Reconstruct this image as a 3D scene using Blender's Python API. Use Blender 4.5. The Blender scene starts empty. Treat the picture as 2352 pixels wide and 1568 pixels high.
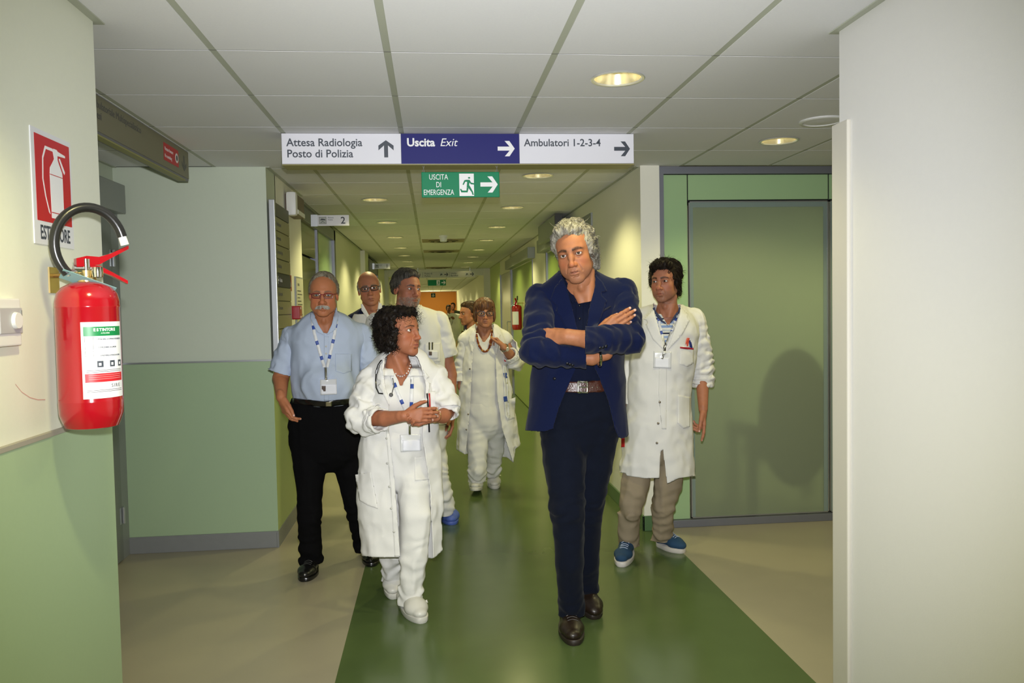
import bpy, bmesh, math, random
import numpy as np
from mathutils import Vector, Matrix, Quaternion
random.seed(7)
RNG = np.random.default_rng(11)
SC = bpy.context.scene
COL = SC.collection
PI = math.pi

# ------------------------------------------------------------------ camera
F_PX, YAW, PITCH, ROLL = 1863.58, 0.097306, 0.042995, -0.019066
CAM = np.array([-0.0068, -0.1066, 1.512])
_fw = np.array([math.sin(YAW)*math.cos(PITCH), math.cos(YAW)*math.cos(PITCH), -math.sin(PITCH)])
_r0 = np.array([math.cos(YAW), -math.sin(YAW), 0.0]); _u0 = np.cross(_r0, _fw)
_rt = math.cos(ROLL)*_r0 + math.sin(ROLL)*_u0
_up = -math.sin(ROLL)*_r0 + math.cos(ROLL)*_u0
cd = bpy.data.cameras.new('camera'); cam = bpy.data.objects.new('camera', cd); COL.objects.link(cam)
cd.sensor_width = 36.0; cd.lens = F_PX/2352*36.0; cd.clip_start = 0.05; cd.clip_end = 200
M = Matrix.Identity(4)
for i in range(3):
    M[i][0], M[i][1], M[i][2], M[i][3] = _rt[i], _up[i], -_fw[i], CAM[i]
cam.matrix_world = M
SC.camera = cam

def at(px, py, y):
    """World point seen at photo pixel (px, py) on the plane at depth y (metres along the corridor)."""
    d = _fw + (px-1176)/F_PX*_rt - (py-784)/F_PX*_up
    return CAM + d*((y-CAM[1])/d[1])

# ------------------------------------------------------------------ light and exposure
SC.view_settings.view_transform = 'Standard'; SC.view_settings.look = 'None'
SC.view_settings.exposure = 0.0; SC.view_settings.gamma = 1.0
SC.view_settings.use_curve_mapping = False
SC.cycles.use_denoising = True
try: SC.cycles.denoiser = 'OPENIMAGEDENOISE'
except Exception: pass
SC.cycles.max_bounces = 8; SC.cycles.sample_clamp_indirect = 4.0
SC.cycles.caustics_reflective = False; SC.cycles.caustics_refractive = False
world = bpy.data.worlds.new('world'); SC.world = world; world.use_nodes = True
world.node_tree.nodes['Background'].inputs[0].default_value = (0.9, 0.95, 0.8, 1)
world.node_tree.nodes['Background'].inputs[1].default_value = 0.05
FLASH_W, SPOT_W, FLASH_CONE = 560.0, 30.0, 86.0
SPOT_COL = (1.0, 0.915, 0.43)
# the photographer's flash, just above the lens
fl = bpy.data.lights.new('flash', 'SPOT'); fl.shadow_soft_size = 0.025; fl.spot_size = math.radians(FLASH_CONE); fl.spot_blend = 1.0
fl.energy = FLASH_W; fl.color = (0.98, 0.98, 1.0)
flo = bpy.data.objects.new('flash', fl); COL.objects.link(flo)
Mf = M.copy(); 
for i in range(3): Mf[i][3] = CAM[i] + 0.11*_up[i] + 0.05*_fw[i]
flo.matrix_world = Mf

# ------------------------------------------------------------------ materials
MATS = {}
def mat(name, col=(0.8, 0.8, 0.8), rough=0.5, metal=0.0, spec=0.5, bump=0.0, scale=60.0, vary=0.0, vcol=False,
        emit=None, es=1.0, sheen=0.0, coat=0.0, vscale=None, sss=0.0, detail=3.0, wrinkle=0.0, wscale=7.0):
    if name in MATS: return MATS[name]
    m = bpy.data.materials.new(name); m.use_nodes = True
    nt = m.node_tree; b = nt.nodes['Principled BSDF']
    b.inputs['Base Color'].default_value = (*col, 1); b.inputs['Roughness'].default_value = rough
    b.inputs['Metallic'].default_value = metal; b.inputs['Specular IOR Level'].default_value = spec
    if sheen: b.inputs['Sheen Weight'].default_value = sheen
    if coat: b.inputs['Coat Weight'].default_value = coat; b.inputs['Coat Roughness'].default_value = 0.08
    if sss:
        b.inputs['Subsurface Weight'].default_value = sss
        b.inputs['Subsurface Radius'].default_value = (0.012, 0.005, 0.003); b.inputs['Subsurface Scale'].default_value = 1.0
    if emit: b.inputs['Emission Color'].default_value = (*emit, 1); b.inputs['Emission Strength'].default_value = es
    tc = nt.nodes.new('ShaderNodeTexCoord')
    src = None
    if vcol:
        a = nt.nodes.new('ShaderNodeAttribute'); a.attribute_name = 'Col'; src = a.outputs['Color']
    if vary:
        n = nt.nodes.new('ShaderNodeTexNoise'); n.inputs['Scale'].default_value = vscale or scale*0.3
        n.inputs['Detail'].default_value = detail
        nt.links.new(tc.outputs['Object'], n.inputs['Vector'])
        mr = nt.nodes.new('ShaderNodeMapRange'); mr.inputs[3].default_value = 1-vary; mr.inputs[4].default_value = 1+vary
        nt.links.new(n.outputs['Fac'], mr.inputs[0])
        mx = nt.nodes.new('ShaderNodeMix'); mx.data_type = 'RGBA'; mx.blend_type = 'MULTIPLY'; mx.inputs[0].default_value = 1
        mx.inputs[6].default_value = (*col, 1)
        if src: nt.links.new(src, mx.inputs[6])
        nt.links.new(mr.outputs[0], mx.inputs[7]); src = mx.outputs[2]
    if src: nt.links.new(src, b.inputs['Base Color'])
    if bump:
        n2 = nt.nodes.new('ShaderNodeTexNoise'); n2.inputs['Scale'].default_value = scale; n2.inputs['Detail'].default_value = 4
        nt.links.new(tc.outputs['Object'], n2.inputs['Vector'])
        bp = nt.nodes.new('ShaderNodeBump'); bp.inputs['Strength'].default_value = bump; bp.inputs['Distance'].default_value = 0.004
        nt.links.new(n2.outputs['Fac'], bp.inputs['Height']); nt.links.new(bp.outputs['Normal'], b.inputs['Normal'])
        if wrinkle:
            mp = nt.nodes.new('ShaderNodeMapping'); mp.inputs['Scale'].default_value = (1, 1, 0.45); mp.inputs['Rotation'].default_value = (0.3, 0.35, 0)
            n3 = nt.nodes.new('ShaderNodeTexNoise'); n3.noise_type = 'RIDGED_MULTIFRACTAL'; n3.inputs['Scale'].default_value = wscale; n3.inputs['Detail'].default_value = 2.5; n3.inputs['Distortion'].default_value = 0.6
            b2 = nt.nodes.new('ShaderNodeBump'); b2.inputs['Strength'].default_value = wrinkle; b2.inputs['Distance'].default_value = 0.012
            nt.links.new(tc.outputs['Object'], mp.inputs[0]); nt.links.new(mp.outputs[0], n3.inputs['Vector']); nt.links.new(n3.outputs[0], b2.inputs['Height'])
            nt.links.new(b2.outputs['Normal'], bp.inputs['Normal'])
    MATS[name] = m
    return m

# ------------------------------------------------------------------ object helpers
def wl(o):
    v = np.zeros(3)
    while o is not None:
        v += np.array(o.location); o = o.parent
    return v
def tag(o, label=None, cat=None, group=None, kind=None):
    if label: o['label'] = label
    if cat: o['category'] = cat
    if group: o['group'] = group
    if kind: o['kind'] = kind
    return o
def thing(name, label, cat, loc=(0, 0, 0), group=None):
    o = bpy.data.objects.new(name, None); COL.objects.link(o); o.location = loc; o.empty_display_size = 0.1
    return tag(o, label, cat, group)
def obj(name, verts, faces, m, parent=None, loc=None, smooth=False, cols=None):
    """ONE mesh object from world-space vertices."""
    V = np.asarray(verts, float).reshape(-1, 3)
    base = np.array(loc if loc is not None else (wl(parent) if parent is not None else (0, 0, 0)), float)
    off = base - (wl(parent) if parent is not None else 0)
    me = bpy.data.meshes.new(name)
    if isinstance(faces, np.ndarray):
        nf, k = faces.shape
        me.vertices.add(len(V)); me.vertices.foreach_set('co', (V-base).astype(np.float32).ravel())
        me.loops.add(nf*k); me.loops.foreach_set('vertex_index', faces.astype(np.int32).ravel())
        me.polygons.add(nf); me.polygons.foreach_set('loop_start', np.arange(0, nf*k, k, dtype=np.int32))
        me.update(calc_edges=True)
    else:
        me.from_pydata((V-base).tolist(), [], [list(f) for f in faces]); me.update()
    if cols is not None:
        a = me.color_attributes.new('Col', 'FLOAT_COLOR', 'POINT')
        c = np.ones((len(V), 4), np.float32); c[:, :3] = cols; a.data.foreach_set('color', c.ravel())
    if smooth: me.polygons.foreach_set('use_smooth', np.ones(len(me.polygons), bool))
    if m is not None: me.materials.append(m)
    o = bpy.data.objects.new(name, me); COL.objects.link(o)
    if parent is not None: o.parent = parent
    o.location = off
    return o
def struct(o, label=None):
    o['kind'] = 'structure'
    if label: o['label'] = label
    return o

class MB:
    """Collects shapes in world space, then links them as one mesh."""
    def __init__(s): s.v = []; s.f = []
    def add(s, V, Fc):
        n = len(s.v); s.v += [tuple(map(float, p)) for p in V]; s.f += [tuple(i+n for i in f) for f in Fc]; return s
    def box(s, lo, hi, b=0.0):
        x0, y0, z0 = lo; x1, y1, z1 = hi
        if b <= 0:
            V = [(x0, y0, z0), (x1, y0, z0), (x1, y1, z0), (x0, y1, z0), (x0, y0, z1), (x1, y0, z1), (x1, y1, z1), (x0, y1, z1)]
            return s.add(V, [(0, 3, 2, 1), (4, 5, 6, 7), (0, 1, 5, 4), (1, 2, 6, 5), (2, 3, 7, 6), (3, 0, 4, 7)])
        bm = bmesh.new(); bmesh.ops.create_cube(bm, size=1)
        for v in bm.verts: v.co = Vector(((x0+x1)/2+v.co.x*(x1-x0), (y0+y1)/2+v.co.y*(y1-y0), (z0+z1)/2+v.co.z*(z1-z0)))
        bmesh.ops.bevel(bm, geom=bm.edges[:], offset=b, segments=2, profile=0.6, affect='EDGES')
        bm.verts.index_update()
        s.add([v.co for v in bm.verts], [[v.index for v in f.verts] for f in bm.faces]); bm.free(); return s
    def tube(s, pts, r, n=10, cap=True, sq=None):
        """Swept tube along pts; r a number or one per point."""
        P = [Vector(p) for p in pts]; rr = r if hasattr(r, '__len__') else [r]*len(P)
        up = None; V = []
        for i, p in enumerate(P):
            t = (P[min(i+1, len(P)-1)]-P[max(i-1, 0)]).normalized()
            if up is None:
                up = Vector((0, 0, 1)) if abs(t.z) < 0.9 else Vector((0, 1, 0))
            a = t.cross(up).normalized(); up = a.cross(t).normalized()
            for k in range(n):
                w = 2*PI*k/n; V.append(p + a*math.cos(w)*rr[i] + up*math.sin(w)*rr[i])
        Fc = []
        for i in range(len(P)-1):
            for k in range(n):
                Fc.append((i*n+k, i*n+(k+1) % n, (i+1)*n+(k+1) % n, (i+1)*n+k))
        if cap: Fc += [tuple(range(n))[::-1], tuple(range((len(P)-1)*n, len(P)*n))]
        return s.add(V, Fc)
    def lathe(s, c, prof, n=32, axis='z', cap=False):
        """prof: (radius, height) pairs round a vertical axis at c."""
        V = []
        for r, h in prof:
            for k in range(n):
                w = 2*PI*k/n
                V.append((c[0]+r*math.cos(w), c[1]+r*math.sin(w), c[2]+h) if axis == 'z' else
                         (c[0]+r*math.cos(w), c[1]+h, c[2]+r*math.sin(w)) if axis == 'y' else (c[0]+h, c[1]+r*math.cos(w), c[2]+r*math.sin(w)))
        Fc = []
        for i in range(len(prof)-1):
            for k in range(n):
                Fc.append((i*n+k, i*n+(k+1) % n, (i+1)*n+(k+1) % n, (i+1)*n+k))
        if cap: Fc += [tuple(range(n))[::-1], tuple(range((len(prof)-1)*n, len(prof)*n))]
        return s.add(V, Fc)
    def build(s, name, m, parent=None, loc=None, smooth=False):
        o = obj(name, s.v, s.f, m, parent, loc, smooth)
        bm = bmesh.new(); bm.from_mesh(o.data); bmesh.ops.recalc_face_normals(bm, faces=bm.faces); bm.to_mesh(o.data); bm.free()
        if smooth:
            o.data.polygons.foreach_set('use_smooth', np.ones(len(o.data.polygons), bool))
            try: o.data.set_sharp_from_angle(angle=0.7)
            except Exception: pass
        return o
def box(name, lo, hi, m, parent=None, b=0.0, loc=None): return MB().box(lo, hi, b).build(name, m, parent, loc)

class Frame:
    """A flat surface in the world: origin, right and up directions, outward normal; text and flat print are laid on it."""
    def __init__(s, o, ux, uy):
        s.o = np.array(o, float); s.ux = np.array(ux, float); s.uy = np.array(uy, float)
        s.ux /= np.linalg.norm(s.ux); s.uy /= np.linalg.norm(s.uy); s.n = np.cross(s.ux, s.uy)
    def p(s, x, y, z=0.0): return s.o + s.ux*x + s.uy*y + s.n*z
    def poly(s, name, pts, m, parent=None, z=0.0006, th=0.0005):
        n = len(pts); V = [s.p(a, b, z) for a, b in pts] + [s.p(a, b, z-th) for a, b in pts]
        ar = sum(pts[i][0]*pts[(i+1) % n][1]-pts[(i+1) % n][0]*pts[i][1] for i in range(n))
        f = list(range(n)) if ar > 0 else list(range(n))[::-1]
        Fc = [tuple(f)] + [(i, (i+1) % n, n+(i+1) % n, n+i) if ar < 0 else ((i+1) % n, i, n+i, n+(i+1) % n) for i in range(n)]
        o = obj(name, V, Fc, m, parent)
        bm = bmesh.new(); bm.from_mesh(o.data); bmesh.ops.triangulate(bm, faces=[q for q in bm.faces if len(q.verts) > 4]); bm.to_mesh(o.data); bm.free()
        return o
    def rect(s, name, x0, y0, x1, y1, m, parent=None, z=0.0006, th=0.0005): return s.poly(name, [(x0, y0), (x1, y0), (x1, y1), (x0, y1)], m, parent, z, th)
    def text(s, body, x, y, size, m, parent, z=0.0010, bold=0.0, align='LEFT', shear=0.0, sx=1.0, name='lettering', lh=1.0):
        cu = bpy.data.curves.new(name, 'FONT'); cu.body = body; cu.size = size; cu.offset = 0.0 if 'M' in body else bold*size; cu.align_x = align; cu.shear = shear
        cu.space_line = lh; cu.extrude = 0.0002; cu.resolution_u = 3
        tmp = bpy.data.objects.new('tmp', cu); me = bpy.data.meshes.new_from_object(tmp); me.name = name
        bpy.data.objects.remove(tmp); bpy.data.curves.remove(cu)
        me.materials.clear(); me.materials.append(m); o = bpy.data.objects.new(name, me); COL.objects.link(o)
        mw = Matrix.Identity(4); q = s.p(x, y, z) - wl(parent)
        for i in range(3):
            mw[i][0], mw[i][1], mw[i][2], mw[i][3] = s.ux[i]*sx, s.uy[i], s.n[i], q[i]
        o.parent = parent; o.matrix_local = mw
        return o
def arrow_pts(cx, cy, L, W, ang, sh=0.23, hd=0.62):
    """Block arrow with a notched head, pointing along ang."""
    a = 0.13*W*2
    pts = [(-L/2, -a/2), (L/2-0.30*L, -a/2), (L*0.5-hd*L*0.95, -W/2), (L*0.5-hd*L*0.5, -W/2), (L/2, 0), (L*0.5-hd*L*0.5, W/2), (L*0.5-hd*L*0.95, W/2), (L/2-0.30*L, a/2), (-L/2, a/2)]
    c, s_ = math.cos(ang), math.sin(ang)
    return [(cx+x*c-y*s_, cy+x*s_+y*c) for x, y in pts]
def copy_tree(o, parent=None):
    c = o.copy(); COL.objects.link(c); c.parent = parent
    for ch in list(o.children): copy_tree(ch, c)
    return c
# ------------------------------------------------------------------ the setting
CE = 2.42                                  # ceiling height
XL, XR = -1.03, 1.372                      # near walls and corridor walls
YN, YB = 2.555, 5.17                       # lobby: near corners, far walls
YE = 46.0                                  # end of the corridor
m_cream = mat('wall cream', (0.78, 0.77, 0.66), 0.55, bump=0.06, scale=180, vary=0.015)
m_greenwhite = mat('wall pale green', (0.56, 0.62, 0.50), 0.55, bump=0.06, scale=180, vary=0.015)
m_leftwall = mat('wall left paint', (0.74, 0.76, 0.64), 0.55, bump=0.06, scale=180, vary=0.015)
m_white = mat('wall white', (0.67, 0.665, 0.65), 0.6, bump=0.06, scale=160, vary=0.012)
m_wains = mat('wainscot green', (0.365, 0.49, 0.305), 0.38, bump=0.03, scale=250, vary=0.02)
m_greenwall = mat('corridor green', (0.42, 0.52, 0.20), 0.45, bump=0.04, scale=180, vary=0.02)
m_grey = mat('grey paint', (0.27, 0.29, 0.28), 0.4)
m_door = mat('grey door', (0.20, 0.22, 0.20), 0.4, vary=0.03)
m_alu = mat('aluminium', (0.52, 0.54, 0.56), 0.34, metal=0.85)
m_alud = mat('dark aluminium', (0.24, 0.25, 0.29), 0.42, metal=0.6)
m_base = mat('grey skirting', (0.22, 0.23, 0.23), 0.4, vary=0.05)
m_baseg = mat('green skirting', (0.09, 0.17, 0.07), 0.35)
m_black = mat('black', (0.012, 0.012, 0.012), 0.45)
m_tile = mat('ceiling tile', (0.77, 0.77, 0.79), 0.9, spec=0.1, bump=0.10, scale=420, vary=0.03)
m_rail = mat('ceiling rail', (0.44, 0.46, 0.38), 0.6)
m_joint = mat('ceiling joint', (0.20, 0.20, 0.17), 0.9)
m_rail3 = mat('ceiling cross joint', (0.15, 0.15, 0.13), 0.8)
m_guard = mat('corner guard', (0.54, 0.52, 0.46), 0.6, spec=0.2)
m_rail2 = mat('guard rail strip', (0.34, 0.32, 0.27), 0.5)
m_lino = mat('beige lino', (0.36, 0.325, 0.235), 0.28, spec=0.35, vary=0.06, vscale=5, detail=8)
m_ling = mat('green lino', (0.082, 0.122, 0.042), 0.20, spec=0.42, vary=0.09, vscale=5, detail=8)
def quad(name, pts, m, parent=None): return obj(name, pts, [tuple(range(len(pts)))], m, parent)

fl_ = struct(MB().box((-6, -4, -0.06), (-0.435, YE+2, 0)).box((1.474, -4, -0.06), (7, YE+2, 0)).build('floor', m_lino))
MB().box((-0.435, -4, -0.06), (1.474, YE+2, 0)).build('green_strip', m_ling, fl_)

# near walls (parallel to the corridor), with panels
wl_ = struct(box('wall_left', (-1.30, -4, 0), (XL, YN, CE), m_leftwall))
MB().box((XL, -4, 0.0), (XL+0.012, YN-0.004, 1.192), 0.004).build('wainscot_panel', m_wains, wl_)
box('dado_rail', (XL, -4, 1.192), (XL+0.015, YN, 1.204), m_rail2, wl_)
wr = struct(box('wall_right', (XR+0.008, -4, 0), (1.62, 2.547, CE), m_white))
MB().box((1.366, 2.470, 0), (1.381, 2.575, 2.108), 0.005).box((1.370, 2.520, 0), (1.62, 2.575, 2.100), 0.004).build('corner_guard', m_guard, wr)
# recess on the left: side wall with the grey door, and the wall that faces us
wrec = struct(box('wall_left_recess', (-2.2, 1.2, 0), (-1.955, YB+0.3, CE), m_greenwhite))
wbl = struct(box('wall_back_left', (-2.2, YB, 0), (XL, YB+0.30, CE), m_greenwhite))
MB().box((-1.955, YB-0.012, 0.105), (XL+0.010, YB, 1.196), 0.003).build('wainscot_panel', m_wains, wbl)
box('dado_rail', (-1.955, YB-0.014, 1.196), (XL+0.010, YB, 1.206), m_alu, wbl)
bb = struct(MB().box((-1.955, YB-0.016, 0), (XL+0.004, YB, 0.098), 0.003).box((-1.955, YB-0.018, 0.098), (XL+0.004, YB, 0.106)).build('baseboard_left', m_base))
# corridor, left side
wcl = struct(MB().box((-2.0, YB+0.28, 0), (XL, 6.52, CE)).box((-2.0, 9.2, 0), (-1.09, 12.6, CE)).box((-2.0, 12.6, 0), (-1.09, 13.3, CE)).box((-2.0, 15.6, 0), (-1.09, 19.0, CE))
             .box((-2.0, 19.0, 0), (-1.09, YE, CE)).build('wall_corridor_left', m_cream))
MB().box((XL, YB, 0.105), (XL+0.010, 6.50, 1.196), 0.003).build('wainscot_panel', m_greenwall, wcl)
box('dado_rail', (XL, YB, 1.196), (XL+0.012, 6.50, 1.206), m_alu, wcl)
struct(MB().box((XL, YB-0.016, 0), (XL+0.014, 6.5, 0.105)).box((-1.09, 9.2, 0), (-1.078, 12.6, 0.1)).box((-1.09, 15.6, 0), (-1.078, YE, 0.1)).build('baseboard_corridor_left', m_base))
# corridor, right side
wcr = struct(MB().box((XR, YB-0.02, 0), (1.50, 8.1, CE)).box((XR, 9.6, 0), (1.50, 10.9, CE)).box((XR, 9.6-1.5, 2.14), (1.50, 9.6, CE)).box((XR, 10.9, 2.14), (1.5, 16.2, CE))
             .box((XR, 13.9, 0), (1.50, 14.0, CE)).box((XR, 16.2, 0), (1.50, 19, CE)).box((XR, 19, 0), (1.5, YE, CE)).build('wall_corridor_right', m_cream))
for y0, y1 in ((16.2, 18.9), (21, 24), (27, 30), (33, 36)):
    box('wainscot_panel', (XR-0.008, y0, 0.1), (XR, y1, CE-0.01 if y0 < 17 else 1.2), m_greenwall, wcr)
struct(MB().box((XR-0.014, YB-0.036, 0), (XR, 8.1, 0.10), 0.003).box((XR-0.014, YB-0.036, 0), (1.500, YB-0.02, 0.10), 0.003).box((XR-0.012, 9.6, 0), (XR, 10.9, 0.1)).box((XR-0.012, 16.2, 0), (XR, YE, 0.1)).build('baseboard_corridor_right', m_baseg))
m_orange = mat('orange end wall', (0.62, 0.22, 0.03), 0.6)
we = struct(box('wall_end', (-3, YE, 0), (3, YE+0.2, CE), m_orange))
# header beams far along the corridor
struct(MB().box((-1.0, 19.06, 2.26), (1.22, 19.45, CE-0.001)).build('trim_1', m_cream), 'header beam across the corridor behind the far hanging sign')
struct(MB().box((-1.09, 12.62, 0), (-1.02, 13.28, CE)).box((-1.09, 19.0, 0), (-1.00, 20.0, CE)).box((1.22, 19.0, 0), (XR, 19.6, CE)).build('trim_3', m_cream), 'shallow cream pilasters along the corridor walls')
# right alcove shell behind and beside the glazed partition
struct(MB().box((4.2, -1, 0), (4.4, YB+2, CE)).box((1.50, 7.3, 0), (4.2, 7.4, CE)).build('wall_alcove', m_cream))
struct(MB().box((-6, -4.1, 0), (7, -4, CE)).build('wall_behind', m_cream))
struct(MB().box((-5.2, -4, 0), (-5, 6, CE)).build('wall_far_left', m_cream))

m_scr = mat('red scuff', (0.62, 0.36, 0.30), 0.6)
sp = [(1.99, 1.345), (2.02, 1.322), (2.06, 1.304), (2.10, 1.294), (2.14, 1.290)]
obj('scuff_mark', [(XL+0.0006, y, z+d) for y, z in sp for d in (-0.0012, 0.0012)], [(2*i, 2*i+2, 2*i+3, 2*i+1) for i in range(4)], m_scr, wl_)
# ceiling: a slab, with each tile and each rail its own piece
ce = struct(box('ceiling', (-6, -4, CE+0.125), (7, YE+1, CE+0.2), m_joint))
GX = [(i-2.2283)*0.6-0.0068 for i in range(-3, 10)]; GY = [(j+3.8939)*0.6-0.1 for j in range(-10, 80)]
def tile_mesh(dx, dy):
    bm = bmesh.new(); bmesh.ops.create_cube(bm, size=1)
    for v in bm.verts: v.co = Vector((v.co.x*dx, v.co.y*dy, v.co.z*0.022+0.011))
    me = bpy.data.meshes.new('ceiling_tile'); bm.to_mesh(me); bm.free(); me.materials.append(m_tile); return me
TW, TD = 0.6-0.026, 0.6-0.007
full = tile_mesh(TW, TD)
far = MB()
LIGHTS = [(0.756, 3.136), (1.965, 4.35)] + [(0.748, 5.536+1.8*k) for k in range(12)] + [(-0.455, 6.736+1.8*k) for k in range(12)]
def holed(cx, cy, x0, x1, y0, y1, r=0.099, n=32):
    V, Fc = [], []
    for k in range(n):
        w = 2*PI*k/n; c, s_ = math.cos(w), math.sin(w)
        t = min((x1-cx)/c if c > 1e-9 else (x0-cx)/c if c < -1e-9 else 9, (y1-cy)/s_ if s_ > 1e-9 else (y0-cy)/s_ if s_ < -1e-9 else 9)
        V += [(cx+r*c, cy+r*s_, CE), (cx+t*c, cy+t*s_, CE), (cx+t*c, cy+t*s_, CE+0.022), (cx+r*c, cy+r*s_, CE+0.022)]
    cor = []
    for k in range(n):
        a, b = 4*k, 4*((k+1) % n)
        for i in range(4): Fc.append((a+i, b+i, b+(i+1) % 4, a+(i+1) % 4))
    for X, Y in ((x0, y0), (x1, y0), (x1, y1), (x0, y1)):        # fill the corners
        k = int((math.atan2(Y-cy, X-cx) % (2*PI))/(2*PI)*n) % n
        i = len(V); V.append((X, Y, CE)); Fc.append((4*k+1, 4*((k+1) % n)+1, i))
    return obj('ceiling_tile', V, Fc, m_tile, ce)
def add_tile(x0, x1, y0, y1, keep):
    if x1-x0 < 0.03 or y1-y0 < 0.03: return
    for lx, ly in LIGHTS:
        if x0 < lx-0.1 < lx+0.1 < x1 and y0 < ly-0.1 < ly+0.1 < y1: holed(lx, ly, x0, x1, y0, y1); return
    if not keep:
        far.box((x0, y0, CE), (x1, y1, CE+0.022)); return
    ful = abs(x1-x0-TW) < 0.002 and abs(y1-y0-TD) < 0.002
    o = bpy.data.objects.new('ceiling_tile', full if ful else tile_mesh(x1-x0, y1-y0)); COL.objects.link(o); o.parent = ce
    o.location = ((x0+x1)/2, (y0+y1)/2, CE)
for gy in GY:
    y0, y1 = gy+0.0035, gy+0.6-0.0035
    if y1 > YE: break
    for gx in GX:
        x0, x1 = gx+0.013, gx+0.6-0.013
        if y1 < YN-0.4:                  # between the near walls
            a, b = XL+0.03, XR-0.02
        elif y0 < YB-0.1:
            a, b = (-1.93, 4.2)
        else:
            a, b = XL-0.02, XR-0.015
        yy1 = y1
        if y0 < YB-0.1 and y1 > YB: 
            if x1 < XL or x0 > XR: yy1 = YB-0.02
        add_tile(max(x0, a), min(x1, b), y0, yy1, (y0 > 1.7 and y0 < 12.0))
    # the joint of the lobby strip beside the corner
far.build('ceiling_tile', m_tile, ce)['kind'] = 'stuff'
for gx in GX:
    y0 = -4.0 if XL < gx < XR else 2.0
    y1 = YE if XL < gx < XR else YB
    if gx < -1.95 or gx > 4.2: continue
    box('ceiling_rail', (gx-0.0127, y0, CE+0.0015), (gx+0.0127, y1, CE+0.026), m_rail, ce)
for gy in GY:
    if gy > YE-1 or gy < 1.6: continue
    a, b = (-1.93, 4.2) if gy < YB-0.1 else (XL-0.02, XR)
    box('cross_rail', (a, gy-0.0030, CE+0.0008), (b, gy+0.0030, CE+0.024), m_rail3, ce)
tr = struct(MB().box((XL, -4, CE-0.004), (XL+0.026, YN+0.026, CE+0.012)).box((-1.93, YN, CE-0.004), (XL, YN+0.026, CE+0.012))
            .box((XR-0.016, -4, CE-0.004), (XR+0.010, 2.573, CE+0.012)).box((XR+0.010, 2.547, CE-0.004), (4.2, 2.573, CE+0.012))
            .box((-1.955, YN, CE-0.004), (-1.931, YB, CE+0.012)).box((XL, YB+0.001, CE-0.004), (XL+0.024, 6.5, CE+0.012)).box((-1.09, 6.51, CE-0.004), (-1.066, YE, CE+0.012))
            .box((XR-0.020, YB, CE-0.004), (XR+0.003, YE, CE+0.012)).build('trim_2', m_rail), 'metal edge angle where the tiled ceiling meets the walls')
# ------------------------------------------------------------------ doors and partitions
m_panelg = mat('back painted green glass', (0.34, 0.50, 0.27), 0.16, spec=0.4)
m_teal = mat('frosted edge', (0.21, 0.27, 0.24), 0.3)
def frosted():
    m = bpy.data.materials.new('frosted green glass'); m.use_nodes = True; nt = m.node_tree
    b = nt.nodes['Principled BSDF']; b.inputs['Base Color'].default_value = (0.33, 0.385, 0.26, 1); b.inputs['Roughness'].default_value = 0.42
    b.inputs['Specular IOR Level'].default_value = 0.5
    r = nt.nodes.new('ShaderNodeBsdfRefraction'); r.inputs['Color'].default_value = (0.62, 0.78, 0.52, 1); r.inputs['Roughness'].default_value = 0.8; r.inputs['IOR'].default_value = 1.12
    mx = nt.nodes.new('ShaderNodeMixShader'); mx.inputs[0].default_value = 0.46
    nt.links.new(b.outputs[0], mx.inputs[1]); nt.links.new(r.outputs[0], mx.inputs[2])
    nt.links.new(mx.outputs[0], nt.nodes['Material Output'].inputs['Surface']); return m
m_frost = frosted()
m_clear = mat('sliding door glass', (0.09, 0.10, 0.045), 0.08, spec=0.6)
YP = 5.20
pt = tag(thing('glazed_partition', None, None, (2.2, YP, 0)), 'frosted glass sliding door set in green glass panels and grey metal frame beside the white pillar', 'partition')
fr = MB().box((1.508, YP-0.02, CE-0.05), (4.2, YP+0.06, CE-0.002)).box((1.508, YP-0.02, 0), (1.538, YP+0.06, CE-0.05)).box((1.538, YP-0.025, 0), (4.2, YP+0.06, 0.050), 0.004)
fr.build('frame', m_alud, pt)
box('backing', (1.538, YP+0.03, 2.19), (4.2, YP+0.05, CE-0.05), m_black, pt)
box('backing', (1.538, YP+0.03, 0.05), (1.700, YP+0.05, 2.19), m_black, pt)
def gp(x0, x1, z0, z1): return MB().box((x0, YP, z0), (x1, YP+0.012, z1), 0.0015).build('green_panel', m_panelg, pt)
gp(1.540, 1.702, 0.052, CE-0.054); gp(1.710, 2.684, 2.200, CE-0.054); gp(2.694, 3.66, 2.200, CE-0.054); gp(3.67, 4.18, 0.052, CE-0.054)
for x0, x1 in ((1.712, 2.686), (2.694, 3.66)):
    leaf = MB().box((x0, YP-0.004, 0.056), (x0+0.007, YP+0.02, 2.19)).box((x1-0.007, YP-0.004, 0.056), (x1, YP+0.02, 2.19)).box((x0, YP-0.004, 2.183), (x1, YP+0.02, 2.190)).box((x0, YP-0.004, 0.056), (x1, YP+0.02, 0.063))
    lf = leaf.build('door_leaf', m_alu, pt)
    quad('pane', [(x0+0.007, YP+0.004, 0.063), (x1-0.007, YP+0.004, 0.063), (x1-0.007, YP+0.004, 2.183), (x0+0.007, YP+0.004, 2.183)], m_frost, lf)
    MB().box((x0+0.007, YP+0.001, 0.063), (x0+0.030, YP+0.0035, 2.183)).box((x1-0.034, YP+0.001, 0.063), (x1-0.007, YP+0.0035, 2.183)).box((x0+0.03, YP+0.001, 2.150), (x1-0.034, YP+0.0035, 2.183)).build('clear_edge', m_teal, lf)
# dark rounded thing put behind the frosted glass for the blur in its pane
cb = tag(thing('blob', None, None, (2.47, 5.62, 0)), 'dark rounded armchair seen only as a blurred shape behind the frosted glass', 'added object')
m_dk = mat('blob dark', (0.015, 0.02, 0.015), 0.8)
BLOB_LATER = cb

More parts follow.
